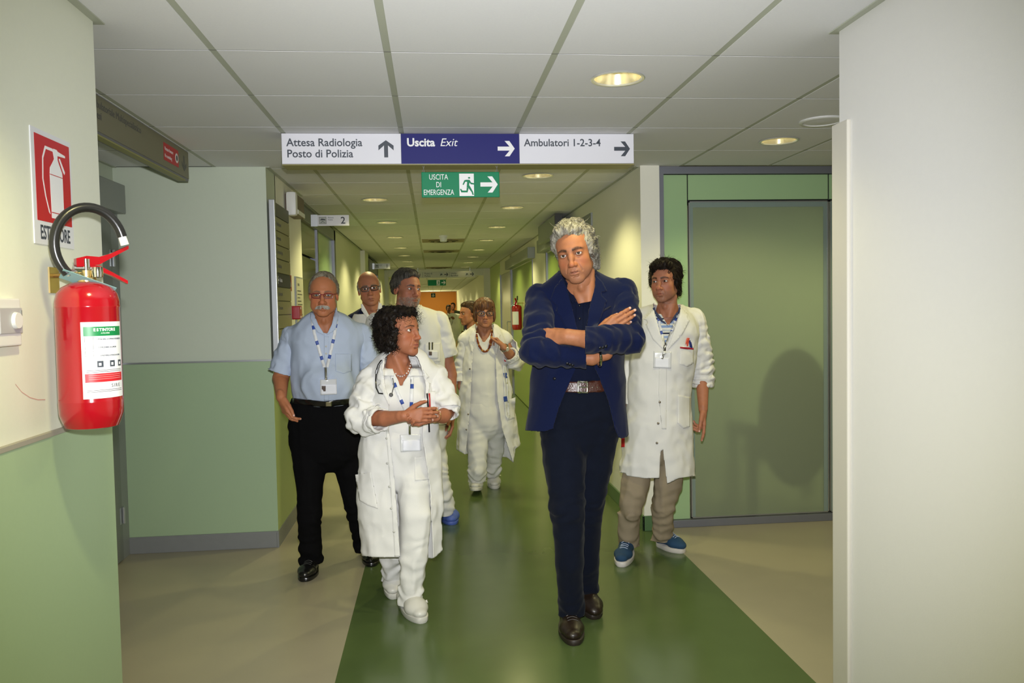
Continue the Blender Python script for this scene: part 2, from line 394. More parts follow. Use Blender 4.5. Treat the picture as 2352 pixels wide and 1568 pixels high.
# grey door in the recess on the left, with its header box
dr = struct(MB().box((-1.957, 4.10, 0.008), (-1.925, 5.03, 2.12), 0.003).build('door_1', m_door), 'grey door in the recess wall')
MB().box((-1.957, 5.035, 0), (-1.935, 5.165, 2.13)).box((-1.957, 3.98, 0), (-1.935, 4.09, 2.13)).build('door_frame', m_grey, dr)
MB().box((-1.957, 3.0, 2.125), (-1.865, 5.12, 2.30), 0.006).build('header_box', m_grey, dr)
for z in (0.28, 1.85): MB().lathe((-1.916, 5.03, z-0.05), [(0.009, 0), (0.009, 0.10)], 10, cap=True).box((-1.93, 4.99, z-0.05), (-1.924, 5.07, z+0.05)).build('hinge', m_alu, dr)
hd = MB().tube([(-1.925, 4.2, 1.05), (-1.87, 4.2, 1.05), (-1.87, 4.32, 1.05)], 0.009, 8).build('door_handle', m_alu, dr)

# glazed sliding door on the corridor's left side
g = tag(thing('sliding_glass_door', None, None, (-1.1, 7.8, 0)), 'dark glass sliding door in green and grey frame on the corridor wall under the sign with a 2', 'door')
MB().box((-1.16, 6.50, 0), (-1.085, 6.56, 2.30)).box((-1.16, 6.50, 2.28), (-1.07, 9.20, 2.40), 0.004).box((-1.16, 7.86, 0), (-1.088, 7.93, 2.28)).box((-1.16, 9.08, 0), (-1.07, 9.2, 2.40)).build('frame', m_alud, g)
MB().box((-1.12, 6.56, 0.02), (-1.10, 7.86, 1.98), 0.002).build('pane', m_clear, g)
MB().box((-1.12, 6.56, 2.0), (-1.10, 7.86, 2.28), 0.002).build('pane', m_clear, g)
MB().box((-1.12, 7.95, 0.02), (-1.098, 9.05, 2.28), 0.002).build('green_panel', m_panelg, g)
g2 = tag(thing('glass_door', None, None, (-1.06, 14.4, 0)), 'narrow glass door with grey frame on the corridor wall under the sign with a 1', 'door')
MB().box((-1.10, 13.3, 0), (-1.02, 13.4, 2.3)).box((-1.1, 13.3, 2.15), (-1.02, 15.6, 2.35)).box((-1.10, 15.5, 0), (-1.02, 15.6, 2.3)).build('frame', m_alud, g2)
MB().box((-1.08, 13.4, 0.02), (-1.06, 15.5, 2.15)).build('pane', m_clear, g2)

# doors on the corridor's right side
def wall_door(y0, y1, m, name, label, hdr=True, glass=None):
    d = tag(thing(name, None, None, (XR, (y0+y1)/2, 0)), label, 'door')
    MB().box((XR-0.01, y0, 0), (XR+0.05, y0+0.06, 2.16)).box((XR-0.01, y1-0.06, 0), (XR+0.05, y1, 2.16)).build('frame', m_alud, d)
    MB().box((XR+0.01, y0+0.06, 0.01), (XR+0.04, y1-0.06, 2.14), 0.003).build('door_leaf', m, d)
    if hdr: MB().box((XR-0.10, y0-0.25, 2.15), (XR, y1+0.1, 2.30), 0.006).build('header_box', m_grey, d)
    yh = y0+0.22
    MB().tube([(XR+0.01, yh, 0.95), (XR-0.055, yh, 0.95), (XR-0.06, yh, 0.96), (XR-0.06, yh, 1.24), (XR-0.055, yh, 1.25), (XR+0.01, yh, 1.25)], 0.011, 8).build('handle', m_alu, d)
    return d
m_steel = mat('brushed steel', (0.55, 0.54, 0.52), 0.28, metal=0.9, bump=0.02, scale=300)
m_gdoor = mat('green door leaf', (0.24, 0.34, 0.08), 0.35)
wall_door(8.1, 9.6, m_gdoor, 'green_door', 'green sliding door on the corridor wall behind the grey-haired man, under a grey header box')
wall_door(10.9, 13.9, m_gdoor, 'green_door', 'bright green door with grey header on the corridor wall beside the far fire extinguisher')
wall_door(14.0, 16.2, m_steel, 'steel_door', 'brushed steel double door with bar handle on the corridor wall', False)
box('plate', (XR-0.014, 6.75, 2.19), (XR, 7.60, 2.30), m_grey, wcr)
sb = tag(thing('hanging_box_sign', None, None, (1.29, 8.3, 2.2)), 'dark olive sign box with a black end hung under the ceiling along the corridor wall', 'sign')
MB().box((1.195, 7.70, 2.20), (1.262, 8.95, 2.395), 0.004).build('body', m_grey, sb)
MB().box((1.19, 7.675, 2.19), (1.267, 7.70, 2.40), 0.003).build('end_cap', m_black, sb)
for y in (7.9, 8.7): MB().tube([(1.228, y, 2.39), (1.228, y, 2.42)], 0.006, 8).build('hanger', m_alu, sb)

# ------------------------------------------------------------------ downlights
m_rim = mat('downlight rim', (0.80, 0.80, 0.74), 0.30, metal=0.6)
m_refl = mat('downlight reflector', (0.82, 0.76, 0.54), 0.20, metal=0.72)
m_lampg = mat('lamp tube', (1, 1, 0.9), 0.4, emit=(1.0, 0.86, 0.45), es=14.0)
def make_downlight(x, y, label, group):
    d = tag(thing('downlight', None, None, (x, y, CE)), label, 'ceiling light', group)
    z = CE
    MB().lathe((x, y, z), [(0.098, 0.001), (0.107, -0.001), (0.110, -0.004), (0.106, -0.007), (0.098, -0.006), (0.094, 0.0), (0.098, 0.001)], 40).build('rim', m_rim, d, smooth=True)
    MB().lathe((x, y, z), [(0.096, -0.002), (0.090, 0.022), (0.080, 0.06), (0.060, 0.085), (0.0, 0.088)], 40).build('reflector', m_refl, d, smooth=True)
    for s in (-1, 1): MB().tube([(x-0.055, y+s*0.022, z+0.05), (x+0.055, y+s*0.022, z+0.05)], 0.009, 10).build('lamp', m_lampg, d, smooth=True)
    return d
def spot(x, y, w, parent, size=136, blend=0.5):
    l = bpy.data.lights.new('downlight_lamp', 'SPOT'); l.energy = w; l.color = SPOT_COL; l.spot_size = math.radians(size); l.spot_blend = blend; l.shadow_soft_size = 0.06
    o = bpy.data.objects.new('downlight_lamp', l); COL.objects.link(o); o.parent = parent; o.location = np.array([x, y, CE-0.02])-wl(parent)
ORD = ['first', 'second', 'third', 'fourth', 'fifth', 'sixth', 'seventh', 'eighth', 'ninth', 'tenth', 'eleventh', 'twelfth']
proto = make_downlight(0.756, 3.136, 'large recessed downlight in the ceiling above the lobby, in front of the hanging sign', 'recessed downlights')
spot(0.756, 3.136, SPOT_W, proto)
def dl(x, y, label, w=SPOT_W):
    c = copy_tree(proto)
    for ch in list(c.children):
        if ch.type == 'LIGHT': bpy.data.objects.remove(ch)
    c.location = (x, y, CE); c['label'] = label
    if w: spot(x, y, w, c)
    return c
dl(1.965, 4.35, 'recessed downlight in the ceiling before the frosted glass partition')
for i, y in enumerate([5.536+1.8*k for k in range(12)]):
    dl(0.748, y, 'recessed downlight, %s of the row on the corridor side with the steel door' % ORD[i], SPOT_W*1.45 if i < 7 else 0)
for i, y in enumerate([6.736+1.8*k for k in range(12)]):
    dl(-0.455, y, 'recessed downlight, %s of the row on the corridor side with the sign 2' % ORD[i], SPOT_W*1.45 if i < 8 else 0)
# lights of the same kind outside the frame and further down the corridor
for x, y, k in ((0.756, 0.9, 0.4), (-0.44, 1.336, 2.2), (-0.45, -1.0, 1), (0.756, -1.4, 0.5), (3.3, 4.4, 1)): spot(x, y, SPOT_W*k, ce)
for y in (21, 25, 29, 33, 37, 41): spot(0.15, y, SPOT_W*4.0, ce, 150)
l = bpy.data.lights.new('end_room_lamp', 'POINT'); l.energy = 55; l.color = SPOT_COL; l.shadow_soft_size = 0.3
o = bpy.data.objects.new('end_room_lamp', l); COL.objects.link(o); o.parent = ce; o.location = np.array([0, 43.5, 2.0])-wl(ce)
l = bpy.data.lights.new('pane_fill', 'AREA'); l.energy = 16; l.size = 0.6; l.color = (1.0, 1.0, 0.72)  # added lamp, out of view, that brightens the frosted pane from behind
o = bpy.data.objects.new('pane_fill', l); COL.objects.link(o); o.parent = ce; o.location = np.array([3.75, 5.75, 2.35])-wl(ce)

# round loudspeaker, smoke detector, air vents
s = tag(thing('ceiling_speaker', None, None, (1.975, 3.86, CE)), 'flat round white loudspeaker cover in the ceiling beside the right white wall', 'loudspeaker')
m_wp = mat('white plastic', (0.72, 0.72, 0.70), 0.45)
MB().lathe((1.975, 3.86, CE), [(0.11, 0.0), (0.112, -0.006), (0.105, -0.011), (0.092, -0.010), (0.088, -0.004)], 36).build('rim', m_wp, s, smooth=True)
MB().lathe((1.975, 3.86, CE), [(0.090, -0.005), (0.0, -0.009)], 36).build('grille', m_tile, s, smooth=True)
s = tag(thing('smoke_detector', None, None, (0.155, 10.2, CE)), 'white round smoke detector hanging under the corridor ceiling', 'smoke detector')
MB().lathe((0.155, 10.2, CE), [(0.055, 0), (0.055, -0.012), (0.048, -0.02)], 24).build('base', m_wp, s, smooth=True)
MB().lathe((0.155, 10.2, CE), [(0.046, -0.02), (0.050, -0.035), (0.04, -0.075), (0.0, -0.082)], 24).build('head', m_wp, s, smooth=True)
m_vent = mat('vent metal', (0.32, 0.26, 0.15), 0.5); m_ventd = mat('vent dark', (0.03, 0.03, 0.025), 0.7)
for k, y in enumerate((10.95, 13.0, 18.3)):
    s = tag(thing('air_vent', None, None, (0.163, y, CE)), ['square air diffuser in the corridor ceiling just behind the smoke detector', 'second air diffuser along the corridor ceiling, a dark patch', 'third air diffuser along the corridor ceiling before the far sign'][k], 'air vent', 'ceiling air diffusers')
    MB().box((-0.12, y-0.28, CE-0.004), (0.446, y+0.28, CE+0.001)).build('plate', m_vent, s)
    for q in range(4):
        r = 0.20-0.045*q
        MB().lathe((0.163, y, CE), [(r, -0.004), (r+0.014, -0.014-0.002*q), (r-0.018, -0.016), (r-0.02, -0.004)], 28).build('ring', m_ventd if q % 2 else m_vent, s, smooth=True)
# ------------------------------------------------------------------ signs
m_sw = mat('sign white', (0.74, 0.74, 0.80), 0.35); m_sb = mat('sign blue', (0.013, 0.014, 0.15), 0.5, spec=0.25)
m_ink = mat('sign ink', (0.045, 0.055, 0.075), 0.5); m_sg = mat('sign green', (0.002, 0.22, 0.095), 0.5, spec=0.25)
m_swl = mat('sign lettering white', (0.85, 0.85, 0.86), 0.4); m_case = mat('sign case', (0.20, 0.20, 0.22), 0.45, metal=0.4)
m_red = mat('sign red', (0.52, 0.012, 0.02), 0.4); m_dim = mat('sign faded ink', (0.10, 0.10, 0.10), 0.5)
m_brownbd = mat('sign olive grey', (0.20, 0.19, 0.125), 0.45)
YS = 4.18
t = tag(thing('hanging_direction_sign', None, None, (0.165, YS, 2.26)), 'long white and blue direction sign hanging across the ceiling, reading Attesa Radiologia and Uscita Exit', 'sign')
MB().box((-0.755, YS, 2.262), (1.085, YS+0.15, 2.420), 0.002).build('case', m_case, t)
MB().box((-0.755, YS+0.001, 2.258), (1.085, YS+0.15, 2.262)).build('underside', mat('sign underside', (0.30, 0.27, 0.10), 0.5), t)
Fs = Frame((0, YS-0.0002, 0), (1, 0, 0), (0, 0, 1))
for x0, x1, m in ((-0.753, -0.149, m_sw), (-0.147, 0.469, m_sb), (0.471, 1.083, m_sw)):
    Fs.rect('panel', x0, 2.264, x1, 2.418, m, t, 0.003, 0.003)
ZT = 0.0040
Fs.text('Attesa Radiologia', -0.729, 2.354, 0.056, m_ink, t, ZT, 0.014, sx=0.97); Fs.text('Posto di Polizia', -0.729, 2.297, 0.056, m_ink, t, ZT, 0.014, sx=0.97)
Fs.poly('arrow', arrow_pts(-0.225, 2.340, 0.088, 0.078, PI/2), m_ink, t, ZT)
Fs.text('Uscita', -0.118, 2.354, 0.058, m_swl, t, ZT, 0.03, sx=1.0); Fs.text('Exit', 0.052, 2.354, 0.058, m_swl, t, ZT, 0.0, shear=0.25)
Fs.poly('arrow', arrow_pts(0.400, 2.341, 0.090, 0.080, 0), m_swl, t, ZT)
Fs.text('Ambulatori 1-2-3-4', 0.495, 2.354, 0.054, m_ink, t, ZT, 0.014, sx=0.97)
Fs.poly('arrow', arrow_pts(1.020, 2.340, 0.086, 0.078, 0), m_ink, t, ZT)

def running_man(F, x0, y0, w, h, m, parent, z):
    """The emergency-exit figure in a doorway, drawn in an x0..x0+w by y0..y0+h field."""
    def S(pts, name='figure'): F.poly(name, [(x0+a*w, y0+b*h) for a, b in pts], m, parent, z)
    S([(0.63+0.085*math.cos(a), 0.855+0.062*math.sin(a)*w/h*1.0) for a in np.linspace(0, 2*PI, 16, endpoint=False)])
    S([(0.42, 0.76), (0.66, 0.76), (0.78, 0.62), (0.99, 0.59), (0.99, 0.52), (0.74, 0.54), (0.66, 0.62), (0.62, 0.50), (0.72, 0.40), (0.90, 0.16), (0.94, 0.05), (1.0, 0.02), (0.84, 0.02), (0.80, 0.14), (0.58, 0.34), (0.44, 0.40), (0.48, 0.66), (0.34, 0.66), (0.22, 0.50), (0.14, 0.53), (0.28, 0.74)])
    S([(0.445, 0.395), (0.575, 0.335), (0.50, 0.14), (0.04, 0.14), (-0.06, 0.30), (0.02, 0.32), (0.12, 0.23), (0.42, 0.23)])
def exit_sign(x0, x1, z0, z1, y, label, lettering=True, chain_top=2.26):
    t = tag(thing('emergency_exit_sign', None, None, ((x0+x1)/2, y, z0)), label, 'sign')
    MB().box((x0, y, z0), (x1, y+0.012, z1), 0.004).build('board', m_sg, t)
    F = Frame((x0, y-0.0002, z0), (1, 0, 0), (0, 0, 1)); W, H = x1-x0, z1-z0
    if lettering:
        for k, (s_, sx) in enumerate((('USCITA', 0.74), ('DI', 0.74), ('EMERGENZA', 0.70))): F.text(s_, 0.218*W, (0.70-0.30*k)*H, 0.040, m_swl, t, 0.001, 0.002, 'CENTER', sx=sx)
    dx = 0.47*W
    F.rect('doorway', dx+0.005, 0.05*H, dx+0.20*W, 0.93*H, m_swl, t)
    running_man(F, dx+0.012, 0.08*H, 0.175*W, 0.80*H, m_sg, t, 0.0014)
    F.poly('arrow', arrow_pts(0.865*W, 0.5*H, 0.092, 0.085, 0), m_swl, t, 0.001)
    for x in (x0+0.012, x1-0.012):
        for k in range(3):
            zc = z1+0.006+k*0.0125; w = 0.004
            a = [(x+math.cos(q)*(w if k % 2 == 0 else 0.0008), y+0.006+math.sin(q)*0*0+ (math.cos(q)*w if k % 2 else 0), zc+math.sin(q)*0.008) for q in np.linspace(0, 2*PI, 9)]
            MB().tube(a, 0.0012, 5, cap=False).build('chain_link', m_alu, t)
    return t
exit_sign(-0.047, 0.364, 2.093, 2.226, YS+0.03, 'green emergency exit sign with running man hanging on chains below the long direction sign')

# direction sign along the left side of the lobby
t = tag(thing('side_direction_sign', None, None, (-1.36, 3.95, 2.25)), 'olive grey direction sign hanging under the ceiling before the recess, with a red sticker', 'sign')
MB().box((-1.42, 3.15, 2.255), (-1.362, 4.68, 2.420), 0.002).build('case', m_case, t)
Fd = Frame((-1.3618, 3.15, 2.255), (0, 1, 0), (0, 0, 1))
Fd.rect('panel', 0.0, 0.012, 1.53, 0.160, m_brownbd, t, 0.002, 0.002)
MB().box((-1.4, 3.15, 2.249), (-1.362, 4.62, 2.255)).build('underside', mat('olive strip', (0.30, 0.29, 0.10), 0.5), t)
Fd.text('Ambulatoriale Multispecialistico', 0.20, 0.108, 0.046, m_dim, t, 0.003, 0.003, sx=0.98); Fd.text('Sanesi', 0.20, 0.064, 0.046, m_dim, t, 0.003, 0.012)
Fd.rect('sticker', 1.10, 0.045, 1.345, 0.135, m_red, t, 0.003)
Fd.text('Vietato fumare', 1.112, 0.098, 0.026, m_swl, t, 0.004, 0.0, sx=0.9); Fd.text('No smoking', 1.112, 0.062, 0.026, m_swl, t, 0.004, 0.0, sx=0.9)
Fd.poly('sticker_circle', [(1.312+0.026*math.cos(a), 0.09+0.026*math.sin(a)) for a in np.linspace(0, 2*PI, 20, endpoint=False)], m_swl, t, 0.004)
Fd.poly('sticker_circle', [(1.312+0.015*math.cos(a), 0.09+0.015*math.sin(a)) for a in np.linspace(0, 2*PI, 16, endpoint=False)], m_dim, t, 0.0045)
Fd.poly('arrow', arrow_pts(1.445, 0.085, 0.085, 0.08, -PI/2), m_dim, t, 0.003)

# small flag signs on the left corridor wall
def flag(x0, x1, z0, z1, y, num, label):
    t = tag(thing('flag_sign', None, None, (x0, y, z0)), label, 'sign', 'numbered flag signs')
    MB().box((x0, y, z0), (x1, y+0.02, z1), 0.002).build('board', m_sw, t)
    MB().box((-1.02, y-0.004, z0-0.004), (x0+0.004, y+0.024, z1+0.004)).build('bracket', m_alu, t)
    W, H = x1-x0, z1-z0; F = Frame((x0, y-0.0002, z0), (1, 0, 0), (0, 0, 1))
    F.text(num, 0.735*W, 0.20*H, 0.90*H, m_ink, t, 0.001, 0.015)
    F.text('Attesa', 0.33*W, 0.70*H, 0.21*H, m_ink, t, 0.001, 0.0); F.text('Visite', 0.33*W, 0.50*H, 0.21*H, m_ink, t, 0.001, 0.0)
    F.rect('icon', 0.06*W, 0.17*H, 0.29*W, 0.84*H, m_dim, t, 0.0008)
    F.rect('icon', 0.07*W, 0.20*H, 0.28*W, 0.81*H, mat('icon ground', (0.45, 0.47, 0.45), 0.5), t, 0.0013)
    F.poly('icon', [(0.09*W, 0.52*H), (0.14*W, 0.68*H), (0.25*W, 0.62*H), (0.265*W, 0.52*H)], m_ink, t, 0.0018)
    F.poly('icon', [(0.10*W, 0.27*H), (0.17*W, 0.44*H), (0.26*W, 0.26*H), (0.24*W, 0.26*H), (0.17*W, 0.38*H), (0.12*W, 0.26*H)], m_ink, t, 0.0018)
    return t
a = at(728, 494, 7.0); b = at(802, 518, 7.0); flag(a[0], b[0], b[2], a[2], 7.0, '2', 'small white flag sign with the number 2 projecting from the corridor wall')
a = at(859, 605, 14.2); b = at(896, 617, 14.2); flag(a[0], b[0], b[2], a[2], 14.2, '1', 'small white flag sign with the number 1 further down the corridor')

# the second hanging sign far down the corridor
YF = 18.3
t = tag(thing('hanging_direction_sign', None, None, (0.2, YF, 2.2)), 'pale grey direction sign hanging across the corridor far behind, with two arrows', 'sign')
m_sg2 = mat('sign pale grey', (0.52, 0.52, 0.44), 0.4)
a = at(1092, 622, YF); b = at(970, 638, YF)
MB().box((-0.76, YF, b[2]), (a[0], YF+0.12, a[2]), 0.002).build('case', m_sg2, t)
Ff = Frame((0, YF-0.0002, b[2]), (1, 0, 0), (0, 0, 1)); hh = a[2]-b[2]
for px, s1, s2 in ((975, 'Posto di', 'Polizia'), (1035, 'Uscita', 'Barellati'), (930, 'Direzione', '')):
    x = at(px, 630, YF)[0]; Ff.text(s1, x, 0.56*hh, 0.052, m_ink, t, 0.001, 0.01); Ff.text(s2, x, 0.18*hh, 0.052, m_ink, t, 0.001, 0.01)
for px in (1025, 1084):
    x = at(px, 630, YF)[0]; Ff.poly('arrow', arrow_pts(x, 0.5*hh, 0.09, 0.08, 0), m_ink, t, 0.001)
    Ff.rect('icon', x-0.155, 0.2*hh, x-0.065, 0.82*hh, mat('icon ground', (0.45, 0.47, 0.45), 0.5), t, 0.001); Ff.poly('icon', [(x-0.14, 0.3*hh), (x-0.12, 0.7*hh), (x-0.08, 0.5*hh)], m_ink, t, 0.0015)
for px in (971, 1032): Ff.rect('divider', at(px, 630, YF)[0]-0.003, 0.1*hh, at(px, 630, YF)[0]+0.003, 0.9*hh, m_ink, t, 0.001)
for px in (960, 1080): x = at(px, 630, YF)[0]; MB().tube([(x, YF+0.06, a[2]), (x, YF+0.06, CE)], 0.006, 6).build('hanger', m_alu, t)
a = at(1024, 642, YF); b = at(983, 656, YF)
exit_sign(b[0], a[0], b[2], a[2], YF+0.02, 'green emergency exit sign far down the corridor under the pale grey sign', False)
t = tag(thing('emergency_exit_sign', None, None, (0.1, 32, 2.0)), 'small square dark green sign with down arrow before the orange end wall', 'sign')
a = at(1000, 673, 32.0); b = at(990, 683, 32.0)
MB().box((b[0], 32, b[2]), (a[0], 32.02, a[2]), 0.003).build('board', mat('sign dark green', (0.01, 0.06, 0.02), 0.4), t)
Frame((0, 31.999, 0), (1, 0, 0), (0, 0, 1)).poly('arrow', arrow_pts((a[0]+b[0])/2, (a[2]+b[2])/2, 0.11, 0.10, -PI/2), m_swl, t, 0.001)
MB().tube([((a[0]+b[0])/2, 32.01, a[2]), ((a[0]+b[0])/2, 32.01, CE)], 0.006, 6).build('hanger', m_alu, t)

# directory board on the corridor's left wall
t = tag(thing('directory_board', None, None, (XL, 5.40, 1.2)), 'tall olive directory board with a silver edge post on the corridor wall', 'sign')
y0, y1, z0, z1 = 5.19, 5.73, 1.215, 2.21
MB().box((XL+0.0125, y0, z0), (XL+0.034, y1, z1)).build('backing', m_black, t)
MB().box((XL+0.0125, y0-0.034, z0-0.012), (XL+0.050, y0, z1+0.006), 0.004).build('edge_post', m_alu, t)
Fb = Frame((XL+0.0342, y0, z0), (0, 1, 0), (0, 0, 1))
m_olv = mat('directory slat', (0.30, 0.28, 0.15), 0.45); m_olvd = mat('directory head', (0.10, 0.10, 0.08), 0.45); m_nav = mat('directory navy', (0.02, 0.02, 0.055), 0.45)
hs = (z1-z0)/11
names = ['', 'Ambulatori', 'Segreteria', 'Dermatologia', 'Oculistica', 'Uscita', 'Laboratori', 'Direzione', '', '', '']
for k in range(11):
    zb = z1-z0-(k+1)*hs
    Fb.rect('slat', 0.004, zb+0.003, y1-y0-0.004, zb+hs-0.003, m_olvd if k == 0 else m_nav if k == 5 else m_olv, t, 0.006, 0.006)
    if k in (2, 8): MB().tube([(XL, y0+0.27, z0+zb), (XL+0.013, y0+0.27, z0+zb)], 0.012, 8).build('standoff', m_alu, t)
    if names[k]: Fb.text(names[k], 0.06 if k != 5 else 0.12, zb+0.035, 0.036, m_swl if k == 5 else m_dim, t, 0.007, 0.005)
    if k == 5: Fb.poly('arrow', arrow_pts(0.07, zb+0.045, 0.05, 0.05, PI), m_swl, t, 0.007)

# emergency light, call point, notices on the same wall
t = tag(thing('emergency_light', None, None, (XL, 5.95, 2.3)), 'white plastic emergency light with a brown side high on the corridor wall', 'wall light')
MB().box((XL+0.012, 5.78, 2.185), (XL+0.085, 5.86, 2.355), 0.022).build('diffuser', m_wp, t, smooth=True)
MB().box((XL, 5.83, 2.20), (XL+0.080, 6.18, 2.345), 0.006).build('housing', mat('brown plastic', (0.14, 0.10, 0.075), 0.5), t)
MB().box((XL+0.078, 5.86, 2.205), (XL+0.086, 6.17, 2.235), 0.002).build('lens', m_wp, t)
t = tag(thing('fire_call_point', None, None, (XL, 5.90, 1.48)), 'small red fire call point box on the corridor wall beside the moustached man', 'call point')
MB().box((XL, 5.80, 1.448), (XL+0.03, 5.90, 1.548), 0.004).build('back_box', m_grey, t)
MB().box((XL+0.028, 5.795, 1.450), (XL+0.085, 5.905, 1.546), 0.008).build('front', mat('call point red', (0.35, 0.008, 0.015), 0.3), t)
for z in (1.466, 1.530): MB().box((XL+0.083, 5.83, z-0.008), (XL+0.0865, 5.86, z+0.008), 0.002).build('clip', m_wp, t)
t = tag(thing('fire_notice', None, None, (XL, 5.90, 1.65)), 'narrow red and white fire notice on the wall above the red call point', 'sign')
MB().box((XL, 5.87, 1.60), (XL+0.003, 5.99, 1.78)).build('sheet', m_sw, t)
F_ = Frame((XL+0.0031, 5.87, 1.60), (0, 1, 0), (0, 0, 1)); F_.rect('print', 0.01, 0.055, 0.11, 0.17, mat('notice red', (0.35, 0.05, 0.02), 0.5), t); F_.poly('print', [(0.03, 0.07), (0.06, 0.15), (0.09, 0.09)], m_swl, t, 0.001)
t = tag(thing('framed_notice', None, None, (XL, 6.25, 1.3)), 'framed printed notice on the corridor wall behind the red call point', 'notice')
MB().box((XL, 6.12, 1.26), (XL+0.012, 6.46, 1.77)).build('frame', m_grey, t)
F_ = Frame((XL+0.0122, 6.12, 1.26), (0, 1, 0), (0, 0, 1)); F_.rect('sheet', 0.012, 0.012, 0.328, 0.498, mat('notice sheet', (0.55, 0.54, 0.42), 0.5), t)
F_.text('ORARI', 0.06, 0.44, 0.03, m_dim, t, 0.001)
for k in range(14): F_.rect('print_line', 0.05, 0.06+0.026*k, 0.27 - 0.05*((k*7) % 3), 0.068+0.026*k, m_dim, t, 0.001)

# ------------------------------------------------------------------ fire extinguishers and what hangs on the near wall
m_red2 = mat('extinguisher red', (0.33, 0.003, 0.010), 0.14, spec=0.6, coat=0.6)
m_rub = mat('rubber hose', (0.012, 0.012, 0.012), 0.28, spec=0.6); m_brass = mat('yellow zinc', (0.72, 0.55, 0.25), 0.25, metal=0.95); m_chr = mat('chrome', (0.75, 0.73, 0.70), 0.12, metal=1.0)
m_tagp = mat('teal tag', (0.22, 0.42, 0.40), 0.7, vary=0.1); m_lab = mat('label white', (0.72, 0.73, 0.76), 0.4)
def extinguisher(cx, cy, zb, label, wallx, sgn, detail=True):
    t = tag(thing('fire_extinguisher', None, None, (cx, cy, zb)), label, 'fire extinguisher')
    R = 0.077; c = (cx, cy, zb)
    prof = [(0.0, 0.018), (0.052, 0.016), (0.058, 0.0), (0.064, 0.002), (0.069, 0.014), (0.0765, 0.036), (R, 0.052), (R+0.0006, 0.070), (R+0.0006, 0.072), (R, 0.074), (R, 0.312), (R+0.0006, 0.314), (R+0.0006, 0.317), (R, 0.319), (R, 0.33), (0.072, 0.350), (0.060, 0.366), (0.042, 0.376), (0.024, 0.381), (0.0, 0.383)]
    MB().lathe(c, prof, 48).build('cylinder', m_red2, t, smooth=True)
    MB().lathe(c, [(0.024, 0.378), (0.024, 0.392), (0.018, 0.394), (0.018, 0.410), (0.0, 0.412)], 20).build('valve_collar', m_brass, t, smooth=True)
    a = 1.0 if not detail else 0.55     # handle direction in the horizontal plane
    d = np.array([0.80, 0.60, 0]) if sgn > 0 else np.array([-0.3, -0.95, 0]); d /= np.linalg.norm(d); w = np.array([-d[1], d[0], 0]); T = np.array([cx, cy, zb+0.40])
    v = MB()
    v.tube([T-d*0.03+[0, 0, 0.012], T+d*0.02+[0, 0, 0.012]], 0.013, 12); v.tube([T+[0, 0, -0.005], T+[0, 0, 0.04]], 0.014, 12)
    v.build('valve', m_chr, t, smooth=True)
    MB().lathe((cx+d[0]*0.02-w[0]*0.028, cy+d[1]*0.02-w[1]*0.028, zb+0.405), [(0.0, -0.015), (0.013, -0.013), (0.0145, 0), (0.013, 0.013), (0, 0.015)], 16).build('gauge', m_chr, t, smooth=True)
    def lever(name, pts, wd):
        m = MB(); n = len(pts); V = []
        for i, (s_, h, k) in enumerate(pts):
            for e, q in ((-1, k), (1, k), (1, -k), (-1, -k)): V.append(T+d*s_+w*e*wd*(0.8 if i == n-1 else 1)+np.array([0, 0, h+q]))
        Fc = [(4*i+j, 4*i+(j+1) % 4, 4*i+4+(j+1) % 4, 4*i+4+j) for i in range(n-1) for j in range(4)]+[(3, 2, 1, 0), (4*n-4, 4*n-3, 4*n-2, 4*n-1)]
        m.add(V, Fc); m.build(name, m_red2, t, smooth=False)
    lever('carry_handle', [(-0.025, 0.030, 0.011), (0.0, 0.034, 0.014), (0.03, 0.036, 0.010), (0.06, 0.050, 0.006), (0.105, 0.074, 0.0045)], 0.012)
    lever('squeeze_lever', [(-0.005, 0.018, 0.007), (0.03, 0.016, 0.007), (0.06, 0.002, 0.005), (0.10, -0.020, 0.0045)], 0.011)
    # hose: from the valve up in a loop and over to the nozzle
    if detail:
        ctr = np.array([cx+0.005, cy+0.005, zb+0.475]); hp = []
        for q in np.linspace(-2.30, -6.02, 30): hp.append(ctr+d*0.083*math.cos(q)*1.0-w*0.018+np.array([0, 0, 0.098*math.sin(q)]))
        MB().tube(hp, 0.0125, 14).build('hose', m_rub, t, smooth=True)
        MB().tube([hp[-1], hp[-1]+(hp[-1]-hp[-2])*1.8], [0.0105, 0.011], 12).build('nozzle', m_wp, t, smooth=True)
        MB().tube([T-d*0.02+[0, 0, 0.008], hp[0]], 0.0085, 10).build('hose_fitting', m_chr, t, smooth=True)
    else:
        hp = [T+[0, 0, 0.02], T-d*0.05+[0, 0, 0.05], T-d*0.06+[0, 0, 0.11]]; MB().tube(hp, 0.011, 10).build('hose', m_rub, t, smooth=True)
    # curved label
    def arc(name, a0, a1, h0, h1, m, off):
        n = 14; V = [(cx+(R+off)*math.cos(q), cy+(R+off)*math.sin(q), zb+h) for h in (h0, h1) for q in np.linspace(a0, a1, n)]
        obj(name, V, [(i, i+1, n+i+1, n+i) for i in range(n-1)], m, t, smooth=True)
    A = math.atan2(-1.2, 0.95) if sgn > 0 else math.atan2(-0.9, -0.6)
    La0, La1 = A-0.52, A+0.98
    if not detail: La0, La1 = A-0.6, A+0.8
    arc('label', La0, La1, 0.080, 0.276, m_lab, 0.0006)
